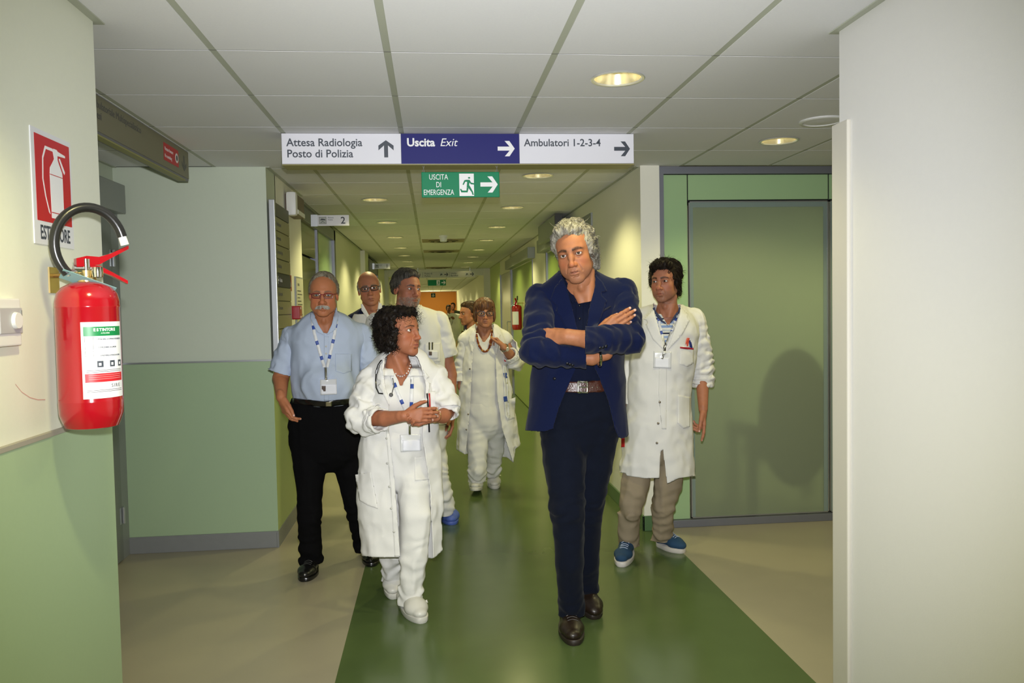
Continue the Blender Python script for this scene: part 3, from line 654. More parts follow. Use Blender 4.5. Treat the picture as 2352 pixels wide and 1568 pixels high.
    if detail:
        L = lambda f: La0+(La1-La0)*f
        arc('label_head', L(0.05), L(0.955), 0.240, 0.264, mat('label green', (0.004, 0.20, 0.055), 0.4), 0.0009)
        arc('label_band', L(0.05), L(0.955), 0.122, 0.144, m_red, 0.0009)
        def curved_text(s_, fc, h, size, m, bold=0.0, sp=0.72):
            """Each letter stands on the cylinder by itself."""
            wd = [0.35 if q in 'I1.,' else 0.25 if q == ' ' else 1.1 if q in 'MW' else 0.8 for q in s_]; tot = sum(wd)*size*sp; x = -tot/2
            for q, b_ in zip(s_, wd):
                an = L(fc)+(x+b_*size*sp/2)/R; x += b_*size*sp
                if q == ' ': continue
                n_ = np.array([math.cos(an), math.sin(an), 0]); ux = np.array([-n_[1], n_[0], 0])
                Frame((cx+n_[0]*(R+0.0012), cy+n_[1]*(R+0.0012), zb+h), ux, (0, 0, 1)).text(q, 0, 0, size, m, t, 0.0, bold, 'CENTER')
        curved_text('ESTINTORE', 0.5, 0.2525, 0.0105, m_swl, 0.03, 0.85)
        curved_text('A POLVERE', 0.5, 0.2455, 0.0048, m_swl)
        for k, s_ in enumerate(('1 TOGLIERE LA SPINA DI SICUREZZA', '2 IMPUGNARE LA LANCIA', '3 PREMERE A FONDO LA LEVA')): curved_text(s_, 0.62-0.07*(k == 1), 0.230-0.021*k, 0.0052, m_ink, 0.01, 0.66)
        curved_text('SIRE', 0.72, 0.107, 0.0125, m_dim, 0.0, 0.95)
        for k, q in enumerate((0.235, 0.217, 0.199)): arc('label_icon', L(0.07), L(0.24), q-0.0105, q+0.0035, m_dim, 0.0009); arc('label_icon', L(0.078), L(0.232), q-0.0098, q+0.0028, m_lab, 0.0012)
        for f in (0.30, 0.58, 0.82): arc('label_icon', L(f), L(f+0.13), 0.160, 0.176, m_ink, 0.0009); arc('label_icon', L(f+0.03), L(f+0.085), 0.164, 0.171, m_lab, 0.0012)
        for q in (0.1515, 0.1475, 0.1005, 0.0965): arc('label_line', L(0.08), L(0.93), q, q+0.0012, m_dim, 0.0009)
        for q in (0.139, 0.134, 0.129): arc('label_line', L(0.12), L(0.88), q, q+0.0013, mat('label pink', (0.7, 0.25, 0.25), 0.5), 0.0012)
        # service tag, tied under the valve
        tb = T+[0, 0, -0.004]; e1 = d*0.10+np.array([0, 0, -0.038]); e2 = -np.array([0.28, -0.35, 0.0])*0.10+np.array([0, 0, -0.022]); n_ = np.array([0.1, -0.3, 1.0])*0.001
        o_ = tb-d*0.062+w*-0.035+np.array([0, 0, 0.016])
        V = [o_, o_+e1*1.25, o_+e1*1.25+e2*0.9, o_+e2*0.9]; V += [q-n_ for q in V]
        obj('service_tag', V, [(0, 1, 2, 3), (7, 6, 5, 4), (0, 4, 5, 1), (1, 5, 6, 2), (2, 6, 7, 3), (3, 7, 4, 0)], m_tagp, t)
        MB().tube([T+[0, 0, 0.0], o_+e1*0.2+e2*0.4], 0.0012, 5).build('tag_string', m_wp, t)
    else:
        V = [T+[-0.09, -0.02, -0.05], T+[0.0, -0.03, 0.005], T+[0.0, 0.0, 0.012], T+[-0.09, 0.01, -0.04]]
        obj('service_tag', V, [(0, 1, 2, 3)], mat('teal tag dark', (0.05, 0.16, 0.18), 0.7), t)
    # wall hook
    hy = cy+0.095 if detail else cy
    hb = MB().box((min(wallx, wallx+sgn*0.004), hy-0.028, zb+0.355), (max(wallx, wallx+sgn*0.004), hy+0.028, zb+0.425))
    hb.tube([(wallx, hy, zb+0.402), (cx-sgn*0.03, hy-0.02 if detail else cy, zb+0.402), (cx, cy, zb+0.400)], 0.0065, 8)
    hb.build('wall_hook', m_brass, t)
    return t
extinguisher(-0.905, 2.12, 1.217, 'red fire extinguisher with black hose loop and white label hanging on the near wall', XL, 1)
extinguisher(1.262, 12.05, 1.16, 'red fire extinguisher hanging beside the bright green door far down the corridor', XR, -1, False)
extinguisher(1.26, 27.5, 1.15, 'tiny red fire extinguisher on the corridor wall far behind, near the distant people', XR, -1, False)
# its sign
t = tag(thing('extinguisher_sign', None, None, (XL, 2.23, 1.7)), 'red and white plate with an extinguisher picture and the word ESTINTORE', 'sign')
Fe = Frame((XL+0.003, 2.117, 1.700), (0, 1, 0), (0, 0, 1)); W, H = 0.232, 0.303
MB().box((XL, 2.117, 1.700), (XL+0.003, 2.117+W, 1.700+H)).build('plate', m_lab, t)
Fe.rect('picture_field', 0.018, 0.062, W-0.010, H-0.014, m_red, t)
def lp(pts, m=m_swl, z=0.0012): Fe.poly('picture', [(0.018+a*(W-0.028), 0.062+b*(H-0.076)) for a, b in pts], m, t, z)
lp([(0.40, 0.06), (0.76, 0.06), (0.76, 0.58), (0.75, 0.64), (0.66, 0.74), (0.63, 0.78), (0.63, 0.83), (0.86, 0.84), (0.86, 0.865), (0.64, 0.885), (0.62, 0.90), (0.52, 0.90), (0.50, 0.86), (0.53, 0.78), (0.49, 0.74), (0.40, 0.66), (0.385, 0.58)])
lp([(0.67, 0.80), (0.70, 0.81), (0.84, 0.66), (0.82, 0.63), (0.78, 0.66)])
hose = [(0.50, 0.86), (0.30, 0.86), (0.22, 0.74), (0.20, 0.50), (0.26, 0.30), (0.36, 0.10)]; hin = [(0.325, 0.12), (0.235, 0.30), (0.175, 0.50), (0.195, 0.755), (0.28, 0.895), (0.50, 0.895)]
lp(hose+hin)
lp([(0.395, 0.122), (0.77, 0.122), (0.77, 0.132), (0.395, 0.132)], m_red, 0.0018); lp([(0.38, 0.575), (0.77, 0.575), (0.77, 0.583), (0.38, 0.583)], m_red, 0.0018)
Fe.text('ESTINTORE', W/2+0.002, 0.015, 0.052, m_ink, t, 0.001, 0.018, 'CENTER', sx=0.66)
# room thermostat
t = tag(thing('thermostat', None, None, (XL, 1.95, 1.5)), 'white room thermostat with grey dial panel at the edge of the near wall', 'thermostat')
MB().box((XL, 1.885, 1.440), (XL+0.016, 2.000, 1.555), 0.004).build('case', m_wp, t)
MB().box((XL+0.014, 1.895, 1.470), (XL+0.020, 1.999, 1.532), 0.002).build('panel', mat('thermostat grey', (0.42, 0.42, 0.44), 0.45), t)
MB().lathe((XL+0.020, 1.965, 1.501), [(0.0, 0.008), (0.019, 0.008), (0.021, 0.0)], 28, axis='x').build('dial', m_wp, t, smooth=True)
MB().box((XL+0.019, 1.990, 1.512), (XL+0.0215, 1.996, 1.526)).build('button', m_grey, t)
# ------------------------------------------------------------------ sculpting: distance fields meshed into single surfaces
def A3(p): return np.array(p, np.float32)
class Field:
    """A signed-distance field on a grid; shapes are blended in, then meshed as ONE continuous surface."""
    def __init__(s, lo, hi, h):
        s.h = h; s.lo = np.array(lo, float); n = np.ceil((np.array(hi)-s.lo)/h).astype(int)+1; s.n = n
        s.ax = [(s.lo[i]+h*np.arange(n[i])).astype(np.float32) for i in range(3)]
        s.F = np.full(tuple(n), 0.2, np.float32)
    def _win(s, lo, hi):
        sl = []
        for i in range(3):
            a = int(max(0, math.floor((lo[i]-s.lo[i])/s.h))); b = int(min(s.n[i], math.ceil((hi[i]-s.lo[i])/s.h)+1))
            if b <= a: return None
            sl.append(slice(a, b))
        return tuple(sl)
    def _xyz(s, sl): return s.ax[0][sl[0]][:, None, None], s.ax[1][sl[1]][None, :, None], s.ax[2][sl[2]][None, None, :]
    def _mix(s, sl, d, k, op):
        F = s.F[sl]
        if op == 'sub': d = -d; s.F[sl] = np.maximum(F, d)+(np.maximum(k-np.abs(F-d), 0)**2/(4*k) if k > 0 else 0)
        elif op == 'and': s.F[sl] = np.maximum(F, d)+(np.maximum(k-np.abs(F-d), 0)**2/(4*k) if k > 0 else 0)
        else: s.F[sl] = np.minimum(F, d)-(np.maximum(k-np.abs(F-d), 0)**2/(4*k) if k > 0 else 0)
    def rc(s, a, b, ra, rb=None, k=0.015, op='add', sq=None):
        """Round cone from a to b. sq = (axis, factor): thinner by that factor along the axis."""
        a = A3(a); b = A3(b); rb = ra if rb is None else rb
        m = max(ra, rb)+k*1.5+s.h*2+0.012
        sl = s._win(np.minimum(a, b)-m, np.maximum(a, b)+m)
        if sl is None: return s
        X, Y, Z = s._xyz(sl); ab = b-a; l2 = float(ab@ab)+1e-12
        dx, dy, dz = X-a[0], Y-a[1], Z-a[2]
        t = np.clip((dx*ab[0]+dy*ab[1]+dz*ab[2])/l2, 0, 1)
        ex, ey, ez = dx-t*ab[0], dy-t*ab[1], dz-t*ab[2]
        r = ra+(rb-ra)*t
        q = ex*ex+ey*ey+ez*ez
        if sq is not None:
            n = A3(sq[0]); n = n/np.linalg.norm(n); c = ex*n[0]+ey*n[1]+ez*n[2]; q = q+c*c*(sq[1]**2-1)
        s._mix(sl, np.sqrt(q)-r, k, op); return s
    def ch(s, pts, rs, k=0.012, sq=None, op='add'):
        for i in range(len(pts)-1): s.rc(pts[i], pts[i+1], rs[i], rs[i+1], k, op, sq)
        return s
    def el(s, c, r, R=None, k=0.015, op='add'):
        """Ellipsoid with radii r; R: 3x3 with the axes as columns."""
        c = A3(c); r = A3(r); m = float(r.max())+k*1.5+s.h*2+0.012
        sl = s._win(c-m, c+m)
        if sl is None: return s
        X, Y, Z = s._xyz(sl); X, Y, Z = X-c[0], Y-c[1], Z-c[2]
        if R is not None:
            R = np.asarray(R, np.float32); X, Y, Z = X*R[0, 0]+Y*R[1, 0]+Z*R[2, 0], X*R[0, 1]+Y*R[1, 1]+Z*R[2, 1], X*R[0, 2]+Y*R[1, 2]+Z*R[2, 2]
        k1 = np.sqrt((X/r[0])**2+(Y/r[1])**2+(Z/r[2])**2); k2 = np.sqrt((X/r[0]**2)**2+(Y/r[1]**2)**2+(Z/r[2]**2)**2)+1e-6
        s._mix(sl, k1*(k1-1)/k2, k, op); return s
    def plane(s, p, n, k=0.0, op='and'):
        """Keeps the side behind the plane (normal n points to what is cut away)."""
        p = A3(p); n = A3(n)/np.linalg.norm(n); X, Y, Z = s._xyz((slice(None),)*3)
        s._mix((slice(None),)*3, (X-p[0])*n[0]+(Y-p[1])*n[1]+(Z-p[2])*n[2], k, op); return s
    def disp(s, fn, band=0.05):
        """Adds fn(points) metres of outward relief near the surface."""
        i = np.nonzero(np.abs(s.F) < band)
        P = np.stack([s.ax[0][i[0]], s.ax[1][i[1]], s.ax[2][i[2]]], -1)
        s.F[i] -= fn(P).astype(np.float32); return s
    def mesh(s):
        F = s.F; S = F < 0; n = s.n
        c = np.zeros(tuple(n-1), np.int8)
        for i in (0, 1):
            for j in (0, 1):
                for k in (0, 1): c += S[i:n[0]-1+i, j:n[1]-1+j, k:n[2]-1+k]
        act = np.nonzero((c > 0) & (c < 8)); m = len(act[0])
        idx = np.full(tuple(n-1), -1, np.int32); idx[act] = np.arange(m)
        acc = np.zeros((m, 3), np.float64); cnt = np.zeros(m)
        E = [((0, j, k), (1, j, k)) for j in (0, 1) for k in (0, 1)]+[((i, 0, k), (i, 1, k)) for i in (0, 1) for k in (0, 1)]+[((i, j, 0), (i, j, 1)) for i in (0, 1) for j in (0, 1)]
        for a, b in E:
            fa = F[act[0]+a[0], act[1]+a[1], act[2]+a[2]]; fb = F[act[0]+b[0], act[1]+b[1], act[2]+b[2]]
            x = (fa < 0) != (fb < 0)
            if not x.any(): continue
            t = (fa[x]/(fa[x]-fb[x]))[:, None]; acc[x] += np.array(a)+t*(np.array(b)-np.array(a)); cnt[x] += 1
        V = s.lo+s.h*(np.stack(act, -1)+acc/np.maximum(cnt, 1)[:, None])
        Q = []
        for ax_ in range(3):
            o1, o2 = [(1, 2), (2, 0), (0, 1)][ax_]
            A = [slice(1, -1)]*3; A[ax_] = slice(0, -1); B = list(A); B[ax_] = slice(1, None)
            sa, sb = S[tuple(A)], S[tuple(B)]; g = np.nonzero(sa != sb)
            base = [g[0]+1, g[1]+1, g[2]+1]; base[ax_] = g[ax_]
            def cell(u, v):
                q = [base[0].copy(), base[1].copy(), base[2].copy()]; q[o1] -= u; q[o2] -= v; return idx[q[0], q[1], q[2]]
            q = np.stack([cell(1, 1), cell(0, 1), cell(0, 0), cell(1, 0)], -1); fl_ = ~sa[g]; q[fl_] = q[fl_][:, ::-1]; Q.append(q)
        Q = np.concatenate(Q); Q = Q[(Q >= 0).all(1)]
        return V, Q
def relax(V, Q, it=1, lam=0.5):
    """Smooths grid steps without shrinking."""
    e = np.concatenate([Q[:, [i, (i+1) % 4]] for i in range(4)]); n = len(V)
    cnt = np.bincount(e.ravel(), minlength=n)[:, None]
    for k in range(it*2):
        acc = np.stack([np.bincount(np.r_[e[:, 0], e[:, 1]], weights=np.r_[V[e[:, 1], c], V[e[:, 0], c]], minlength=n) for c in range(3)], -1)
        V = V+(lam if k % 2 == 0 else -lam*1.03)*(acc/np.maximum(cnt, 1)-V)
    return V
def cut(V, Q, g, snap=True, e=0.002):
    """Removes the part of the surface where g(points) < 0, with a clean edge along g = 0."""
    s = g(V); keep = (s[Q] > 0).any(1); Q = Q[keep]
    used = np.zeros(len(V), bool); used[Q.ravel()] = True
    mv = used & (s < 0)
    if snap and mv.any():
        P = V[mv].copy()
        for _ in range(3):
            f0 = g(P); gr = np.stack([g(P+np.eye(3)[i]*e)-f0 for i in range(3)], -1)/e
            d = f0[:, None]*gr/((gr**2).sum(1)[:, None]+1e-9); L = np.linalg.norm(d, axis=1, keepdims=True); P = P-d*np.minimum(1, 0.02/(L+1e-9))
        V = V.copy(); V[mv] = P
    remap = -np.ones(len(V), int); remap[used] = np.arange(used.sum())
    return V[used], remap[Q]
def join(parts):
    V, Q, n = [], [], 0
    for v, q in parts: V.append(v); Q.append(q+n); n += len(v)
    return np.concatenate(V), np.concatenate(Q)
# smooth value noise
_LAT = RNG.random((32, 32, 32)).astype(np.float32)*2-1
def vnoise(P):
    i = np.floor(P).astype(int); f = P-i; f = f*f*(3-2*f); i &= 31; j = (i+1) & 31
    r = 0
    for a in (0, 1):
        for b in (0, 1):
            for c in (0, 1):
                w = (f[:, 0] if a else 1-f[:, 0])*(f[:, 1] if b else 1-f[:, 1])*(f[:, 2] if c else 1-f[:, 2])
                r = r+w*_LAT[(j if a else i)[:, 0], (j if b else i)[:, 1], (j if c else i)[:, 2]]
    return r
def fbm(P, sc, oct=2): return sum(vnoise(P*sc*2.03**o+o*7.3)/1.9**o for o in range(oct))
def gauss(x, s): return np.exp(-(x/s)**2)
def unit(v): v = np.asarray(v, float); return v/np.linalg.norm(v)
def seg_t(P, a, b):
    a = np.asarray(a, float); b = np.asarray(b, float); ab = b-a; t = (P-a)@ab/(ab@ab); return t, np.linalg.norm(P-a-np.clip(t, 0, 1)[:, None]*ab, axis=1)
def skin_obj(name, V, Q, m, parent, cols=None, relaxed=1):
    if relaxed: V = relax(V, Q, relaxed)
    return obj(name, V, Q, m, parent, smooth=True, cols=cols)
def thick(o, t):
    md = o.modifiers.new('cloth', 'SOLIDIFY'); md.thickness = t; md.offset = 0.0; return o

# ------------------------------------------------------------------ heads
def rot(yaw, pitch, roll):
    """Head axes in the world for someone facing the camera side (-y): columns are the head's x (its left), y (face forward), z (up).
    yaw > 0 turns the face towards +x, pitch > 0 looks down, roll > 0 tips the crown towards +x."""
    f = np.array([math.sin(yaw)*math.cos(pitch), -math.cos(yaw)*math.cos(pitch), -math.sin(pitch)])
    x = unit(np.cross(f, [0, 0, 1])); x = -x if False else x
    z = np.cross(x, f); c, s_ = math.cos(roll), math.sin(roll)
    x = np.array(x); sgn = 1.0
    # x points to the figure's own right as seen from behind the face; flip to the figure's left
    X = -x; Z = z
    X2 = c*X+s_*0*Z; 
    ax = f
    def rr(v): return v*c+np.cross(ax, v)*s_+ax*(ax@v)*(1-c)
    X, Z = rr(X), rr(Z)
    return np.stack([X, f, Z], -1)
HP = dict(w=1.0, d=1.0, h=1.0, jaw=1.0, nose=1.0, nosel=1.0, chin=0.0, cheek=0.0, brow=1.0, lips=1.0, mouth=0.0, ear=1.0, fat=0.0, eye_open=1.0, fold=1.0)
def head_field(h, p, neck=True, ears=True):
    """Head in its own frame: x to its left, y forward, z up; eyes at z = 0. Life size for a man."""
    q = dict(HP); q.update(p); w, d, hh, jw = q['w'], q['d'], q['h'], q['jaw']
    Fd = Field((-0.108, -0.135, -0.235), (0.108, 0.150, 0.150), h)
    Fd.el((0, -0.022, 0.036), (0.0755*w, 0.097*d, 0.084*hh), k=0)
    Fd.el((0, 0.022, 0.020), (0.066*w, 0.066*d, 0.066*hh), k=0.03)                      # forehead
    Fd.el((0, 0.026, -0.040), (0.060*w*(0.5+0.5*jw), 0.060*d, 0.070*hh), k=0.03)        # face
    for s_ in (-1, 1):
        Fd.rc((s_*0.056*w*jw, -0.006, -0.064*hh), (s_*0.020*jw, 0.062*d, -0.106*hh), 0.017, 0.013, 0.030)   # jaw line
        Fd.el((s_*0.044*w, 0.050*d, -0.030*hh), (0.020+q['cheek']*0.004, 0.020, 0.017), k=0.026)  # cheek bone
        Fd.el((s_*0.040*w, 0.040*d, -0.066*hh), (0.020+q['fat']*0.008, 0.022, 0.024), k=0.03)
        Fd.rc((s_*0.010, 0.083*d, 0.021), (s_*0.046*w, 0.064*d, 0.020), 0.009*q['brow'], 0.007, 0.016)      # brow
    Fd.el((0, 0.070*d+q['chin'], -0.106*hh), (0.019, 0.014, 0.015), k=0.022)            # chin
    Fd.el((0, 0.066*d, -0.066*hh), (0.032, 0.023, 0.024), k=0.026)                      # muzzle
    for s_ in (-1, 1):
        Fd.el((s_*0.0325, 0.0895*d, -0.001), (0.017, 0.015, 0.0115), k=0.015, op='sub')           # socket
        Fd.rc((s_*0.020, 0.088*d, -0.034), (s_*0.033, 0.078*d, -0.072*hh), 0.0008, 0.0008, 0.007*q['fold'], 'sub')   # nasolabial fold
    nl = q['nosel']; ny = 0.084*d
    Fd.ch([(0, ny, 0.012), (0, ny+0.010*nl, -0.012), (0, ny+0.022*nl, -0.036)], [0.0070, 0.0085, 0.0105*q['nose']], 0.012)
    Fd.el((0, ny+0.0225*nl, -0.041), (0.0125*q['nose'], 0.0115, 0.010), k=0.008)
    for s_ in (-1, 1):
        Fd.el((s_*0.0135*q['nose'], ny+0.009*nl, -0.0435), (0.0078, 0.0115, 0.0080), k=0.007)
        Fd.el((s_*0.0068, ny+0.013*nl, -0.0520), (0.0036, 0.0055, 0.0030), k=0.004, op='sub')
    # eyelids with a slit
    eo = q['eye_open']
    for s_ in (-1, 1):
        c = np.array([s_*0.0325, 0.0700*d, -0.001])
        Fd.el(c, (0.0158, 0.0150, 0.0140), k=0.006)
        Fd.el(c+[s_*0.0005, 0.013, 0.0002], (0.0138, 0.020, 0.0052*eo), k=0.0025, op='sub')
        Fd.rc(c+[-s_*0.012, 0.0135, -0.0135], c+[s_*0.010, 0.010, -0.0125], 0.0006, 0.0006, 0.008, 'sub')  # bag
    # mouth
    lz = -0.0735*hh; ly = 0.0865*d; L = q['lips']
    for s_ in (-1, 1):
        Fd.ch([(0, ly+0.0015, lz+0.0045), (s_*0.007, ly+0.0020, lz+0.0058), (s_*0.023, ly-0.010, lz+0.0005)], [0.0042*L, 0.0044*L, 0.0022], 0.006)
        Fd.ch([(0, ly+0.0012, lz-0.0058), (s_*0.012, ly-0.0010, lz-0.0050), (s_*0.022, ly-0.010, lz-0.0005)], [0.0056*L, 0.0050*L, 0.0022], 0.006)
        o_ = q['mouth']
        Fd.ch([(0, ly+0.006, lz), (s_*0.012, ly+0.002, lz+0.0004), (s_*0.0245, ly-0.009, lz-0.0012)], [0.0013+0.0042*o_, 0.0012+0.0034*o_, 0.0010], 0.0028, op='sub')
    Fd.rc((-0.010, ly-0.004, lz-0.0165), (0.010, ly-0.004, lz-0.0165), 0.002, 0.002, 0.008, 'sub')
    if ears:
        for s_ in (-1, 1):
            Ry = unit([s_*0.20, -0.93, 0.20]); Rz = unit(np.cross(unit(np.cross(Ry, [0, 0, 1])), Ry)); Rx = np.cross(Ry, Rz); R = np.stack([Rx, Ry, Rz], -1)
            c = np.array([s_*(0.0775*w), -0.020, -0.012])
            Fd.el(c, (0.0070, 0.0185*q['ear'], 0.0310*q['ear']), R, k=0.006)
            Fd.el(c+[s_*0.0075, 0.002, 0.003], (0.0060, 0.0130, 0.0220), R, k=0.004, op='sub')
            Fd.el(c+[s_*0.001, 0.010, -0.004], (0.006, 0.006, 0.012), R, k=0.005)
    if neck:
        Fd.rc((0, -0.026, -0.060), (0, -0.040, -0.22), 0.054*w, 0.057*w, 0.022, sq=((0, 1, 0), 0.96))
        for s_ in (-1, 1): Fd.rc((s_*0.052, -0.02, -0.10), (s_*0.018, 0.012, -0.215), 0.010, 0.010, 0.02)
        Fd.el((0, 0.020, -0.150), (0.010, 0.010, 0.013), k=0.018)
    return Fd, q
def face_cols(L, p, skin, brow=None, lip=None, stub=None, browt=1.0):
    """Skin colour over the head, in head coordinates: lips, brows, cheeks, beard shadow."""
    q = dict(HP); q.update(p); d, hh = q['d'], q['h']; x, y, z = np.abs(L[:, 0]), L[:, 1], L[:, 2]
    C = np.tile(np.array(skin, float), (len(L), 1)); n = fbm(L, 60, 2)[:, None]; C *= 1+0.05*n
    def blend(wt, col): nonlocal C; wt = np.clip(wt, 0, 1)[:, None]; C = C*(1-wt)+np.array(col)*wt
    red = np.array(skin)*np.array([1.10, 0.80, 0.76])
    fr = y > 0.03
    blend(0.55*gauss(x-0.042, 0.018)*gauss(z+0.036, 0.020)*fr, red); blend(0.6*gauss(x, 0.014)*gauss(z+0.040, 0.014)*(y > 0.085*d), red)
    blend(0.55*(x > 0.070)*gauss(z+0.01, 0.03), red)
    dk = np.array(skin)*np.array([0.55, 0.50, 0.52])
    blend(0.50*gauss(np.hypot((x-0.0325)/1.5, z+0.001), 0.0115)*fr, dk)
    if stub is not None: 
        sm = np.clip(1-np.abs(x)/0.07, 0, 1)**0.3*np.clip((-0.050-z)/0.012+fbm(L, 90, 1)*0.4, 0, 1)*(y > -0.02)*(z > -0.135)
        sm = sm*(1-gauss(np.hypot(x/1.9, z+0.0735*hh), 0.010)); blend(stub[1]*sm, stub[0])
    lz = -0.0735*hh
    up = np.clip(1.5-np.abs(np.hypot(x/2.6, (z-lz)*1.0))/0.0072*1.15, 0, 1)*(y > 0.068*d)
    blend(up*0.85, lip if lip is not None else np.array(skin)*np.array([0.80, 0.50, 0.48]))
    blend(np.clip(1.4-np.abs(z-lz)/0.0016, 0, 1)*(x < 0.024)*(y > 0.07*d)*0.8, np.array(skin)*0.25)
    for s_ in (1,):
        e = np.hypot((x-0.0325)/0.0148, (z+0.001)/0.0062); blend(np.clip(1-np.abs(e-1.0)/0.20, 0, 1)*(y > 0.06)*0.75, np.array(skin)*0.22)
    if brow is not None:
        bz = 0.0180+0.004*np.sin(np.clip((x-0.012)/0.040, 0, 1)*PI)-0.003*np.clip((x-0.035)/0.02, 0, 1)
        bw = np.clip(1.5-np.abs(z-bz)/(0.0046*browt*(1-0.45*np.clip((x-0.03)/0.025, 0, 1))), 0, 1)*np.clip((x-0.009)/0.004, 0, 1)*np.clip((0.056-x)/0.006, 0, 1)*(y > 0.04)
        blend(bw*(0.85+0.3*fbm(L, 260, 1)), brow)
    return C
m_skin = mat('skin', (1, 1, 1), 0.52, spec=0.30, vcol=True, bump=0.16, scale=260, sss=0.08)
m_eye = mat('eyeball', (1, 1, 1), 0.12, spec=0.6, vcol=True)
def eyeball(c, R, gaze, parent, iris=(0.05, 0.025, 0.012), r=0.0125, sc=1.0):
    """gaze: unit direction in the world."""
    g = unit(gaze); a = unit(np.cross(g, [0, 0.01, 1])); b = np.cross(a, g); n = 20
    rings = [0.0, 0.16, 0.20, 0.26, 0.44, 0.50, 0.60, 0.9, 1.3, 1.8, 2.4, PI]; V, C = [], []
    for t in rings:
        col = (0.004, 0.004, 0.004) if t < 0.22 else iris if t < 0.46 else tuple(0.5*np.array(iris)) if t < 0.52 else (0.62, 0.59, 0.56)
        for k in range(n):
            w = 2*PI*k/n; V.append(c+r*sc*(g*math.cos(t)+(a*math.cos(w)+b*math.sin(w))*math.sin(t))); C.append(col)
    Q = np.array([(i*n+k, i*n+(k+1) % n, (i+1)*n+(k+1) % n, (i+1)*n+k) for i in range(len(rings)-1) for k in range(n)])
    return obj('eye', np.array(V), Q[:, ::-1], m_eye, parent, smooth=True, cols=np.array(C))
class Head:
    """Builds head surface, eyes and hair helpers for one person. c: world point between the eyes' level axis; R: head axes."""
    def __init__(s, c, R, sc=1.0, **p): s.c = np.array(c, float); s.R = R; s.sc = sc; s.p = p
    def w(s, L): return s.c+s.sc*(np.atleast_2d(L)@s.R.T)
    def l(s, W): return ((np.atleast_2d(W)-s.c)@s.R)/s.sc
    def surface(s, h, skin, **k):
        Fd, q = head_field(h, s.p); V, Q = Fd.mesh(); V = relax(V, Q, 1)
        V, Q = cut(V, Q, lambda P: P[:, 2]+0.216)
        C = face_cols(V, s.p, skin, **k)
        if np.linalg.det(s.R) < 0: Q = Q[:, ::-1]
        return s.w(V), Q, C
    def eyes(s, parent, gaze, iris=(0.05, 0.025, 0.012)):
        q = dict(HP); q.update(s.p)
        for e in (-1, 1): eyeball(s.w([e*0.0325, 0.0700*q['d'], -0.001])[0], s.R, gaze, parent, iris, sc=s.sc*1.0)
def strands(name, roots, dirs, m, parent, steps=9, length=0.05, r=0.0011, curl=0.0, grav=0.0, spread=0.3, keep=None, sides=3, rnd=None, freq=3.0, lenv=0.35):
    """Tapered locks of hair; roots and directions in world space. keep(p) pushes points out of the head."""
    n = len(roots); rg = rnd or RNG
    P = roots.copy(); D = dirs/np.linalg.norm(dirs, axis=1, keepdims=True)
    D = D+rg.normal(0, spread, D.shape)*0.5; D /= np.linalg.norm(D, axis=1, keepdims=True)
    a = np.cross(D, rg.normal(0, 1, D.shape)); a /= np.linalg.norm(a, axis=1, keepdims=True); b = np.cross(D, a)
    L = length*(1+rg.uniform(-lenv, lenv, (n, 1))); ph = rg.uniform(0, 2*PI, (n, 1)); fr = freq*(1+rg.uniform(-0.3, 0.3, (n, 1)))
    pts = []
    for i in range(steps):
        t = i/(steps-1); off = curl*min(1, t*3)*(a*np.cos(ph+fr*2*PI*t)+b*np.sin(ph+fr*2*PI*t))
        q = P+off
        if keep is not None: q = keep(q)
        pts.append(q); P = P+D*L/(steps-1); D = D+np.array([0, 0, -grav/steps]); D /= np.linalg.norm(D, axis=1, keepdims=True)
        if keep is not None and curl == 0: P = keep(P)
    pts = np.stack(pts, 1)                                   # n, steps, 3
    T = np.gradient(pts, axis=1); T /= np.linalg.norm(T, axis=2, keepdims=True)+1e-9
    A = np.cross(T, np.broadcast_to(b[:, None, :], T.shape)+1e-3); A /= np.linalg.norm(A, axis=2, keepdims=True)+1e-9; B = np.cross(T, A)
    tt = np.linspace(0, 1, steps); rad = r*np.clip(1.05-tt**2.5, 0.12, 1)[None, :, None]*(1+rg.uniform(-0.3, 0.3, (n, 1, 1)))
    V = np.stack([pts+rad*(A*math.cos(2*PI*k/sides)+B*math.sin(2*PI*k/sides)) for k in range(sides)], 2).reshape(-1, 3)
    i0 = (np.arange(n)[:, None, None]*steps+np.arange(steps-1)[None, :, None])*sides; k = np.arange(sides)[None, None, :]
    Q = np.stack([i0+k, i0+(k+1) % sides, i0+sides+(k+1) % sides, i0+sides+k], -1).reshape(-1, 4)
    return V, Q
def hair_mat(name, c1, c2, sc=(70, 70, 8)):
    m = mat(name, c1, 0.55, spec=0.45 if c1[0] > 0.05 else 0.20); nt = m.node_tree; b = nt.nodes['Principled BSDF']
    tc = nt.nodes.new('ShaderNodeTexCoord'); mp = nt.nodes.new('ShaderNodeMapping'); mp.inputs['Scale'].default_value = sc
    n = nt.nodes.new('ShaderNodeTexNoise'); n.inputs['Scale'].default_value = 1.0; n.inputs['Detail'].default_value = 3
    cr = nt.nodes.new('ShaderNodeValToRGB'); cr.color_ramp.elements[0].position = 0.34; cr.color_ramp.elements[1].position = 0.66
    cr.color_ramp.elements[0].color = (*c1, 1); cr.color_ramp.elements[1].color = (*c2, 1)
    nt.links.new(tc.outputs['Object'], mp.inputs[0]); nt.links.new(mp.outputs[0], n.inputs['Vector']); nt.links.new(n.outputs['Fac'], cr.inputs[0]); nt.links.new(cr.outputs[0], b.inputs['Base Color'])
    return m
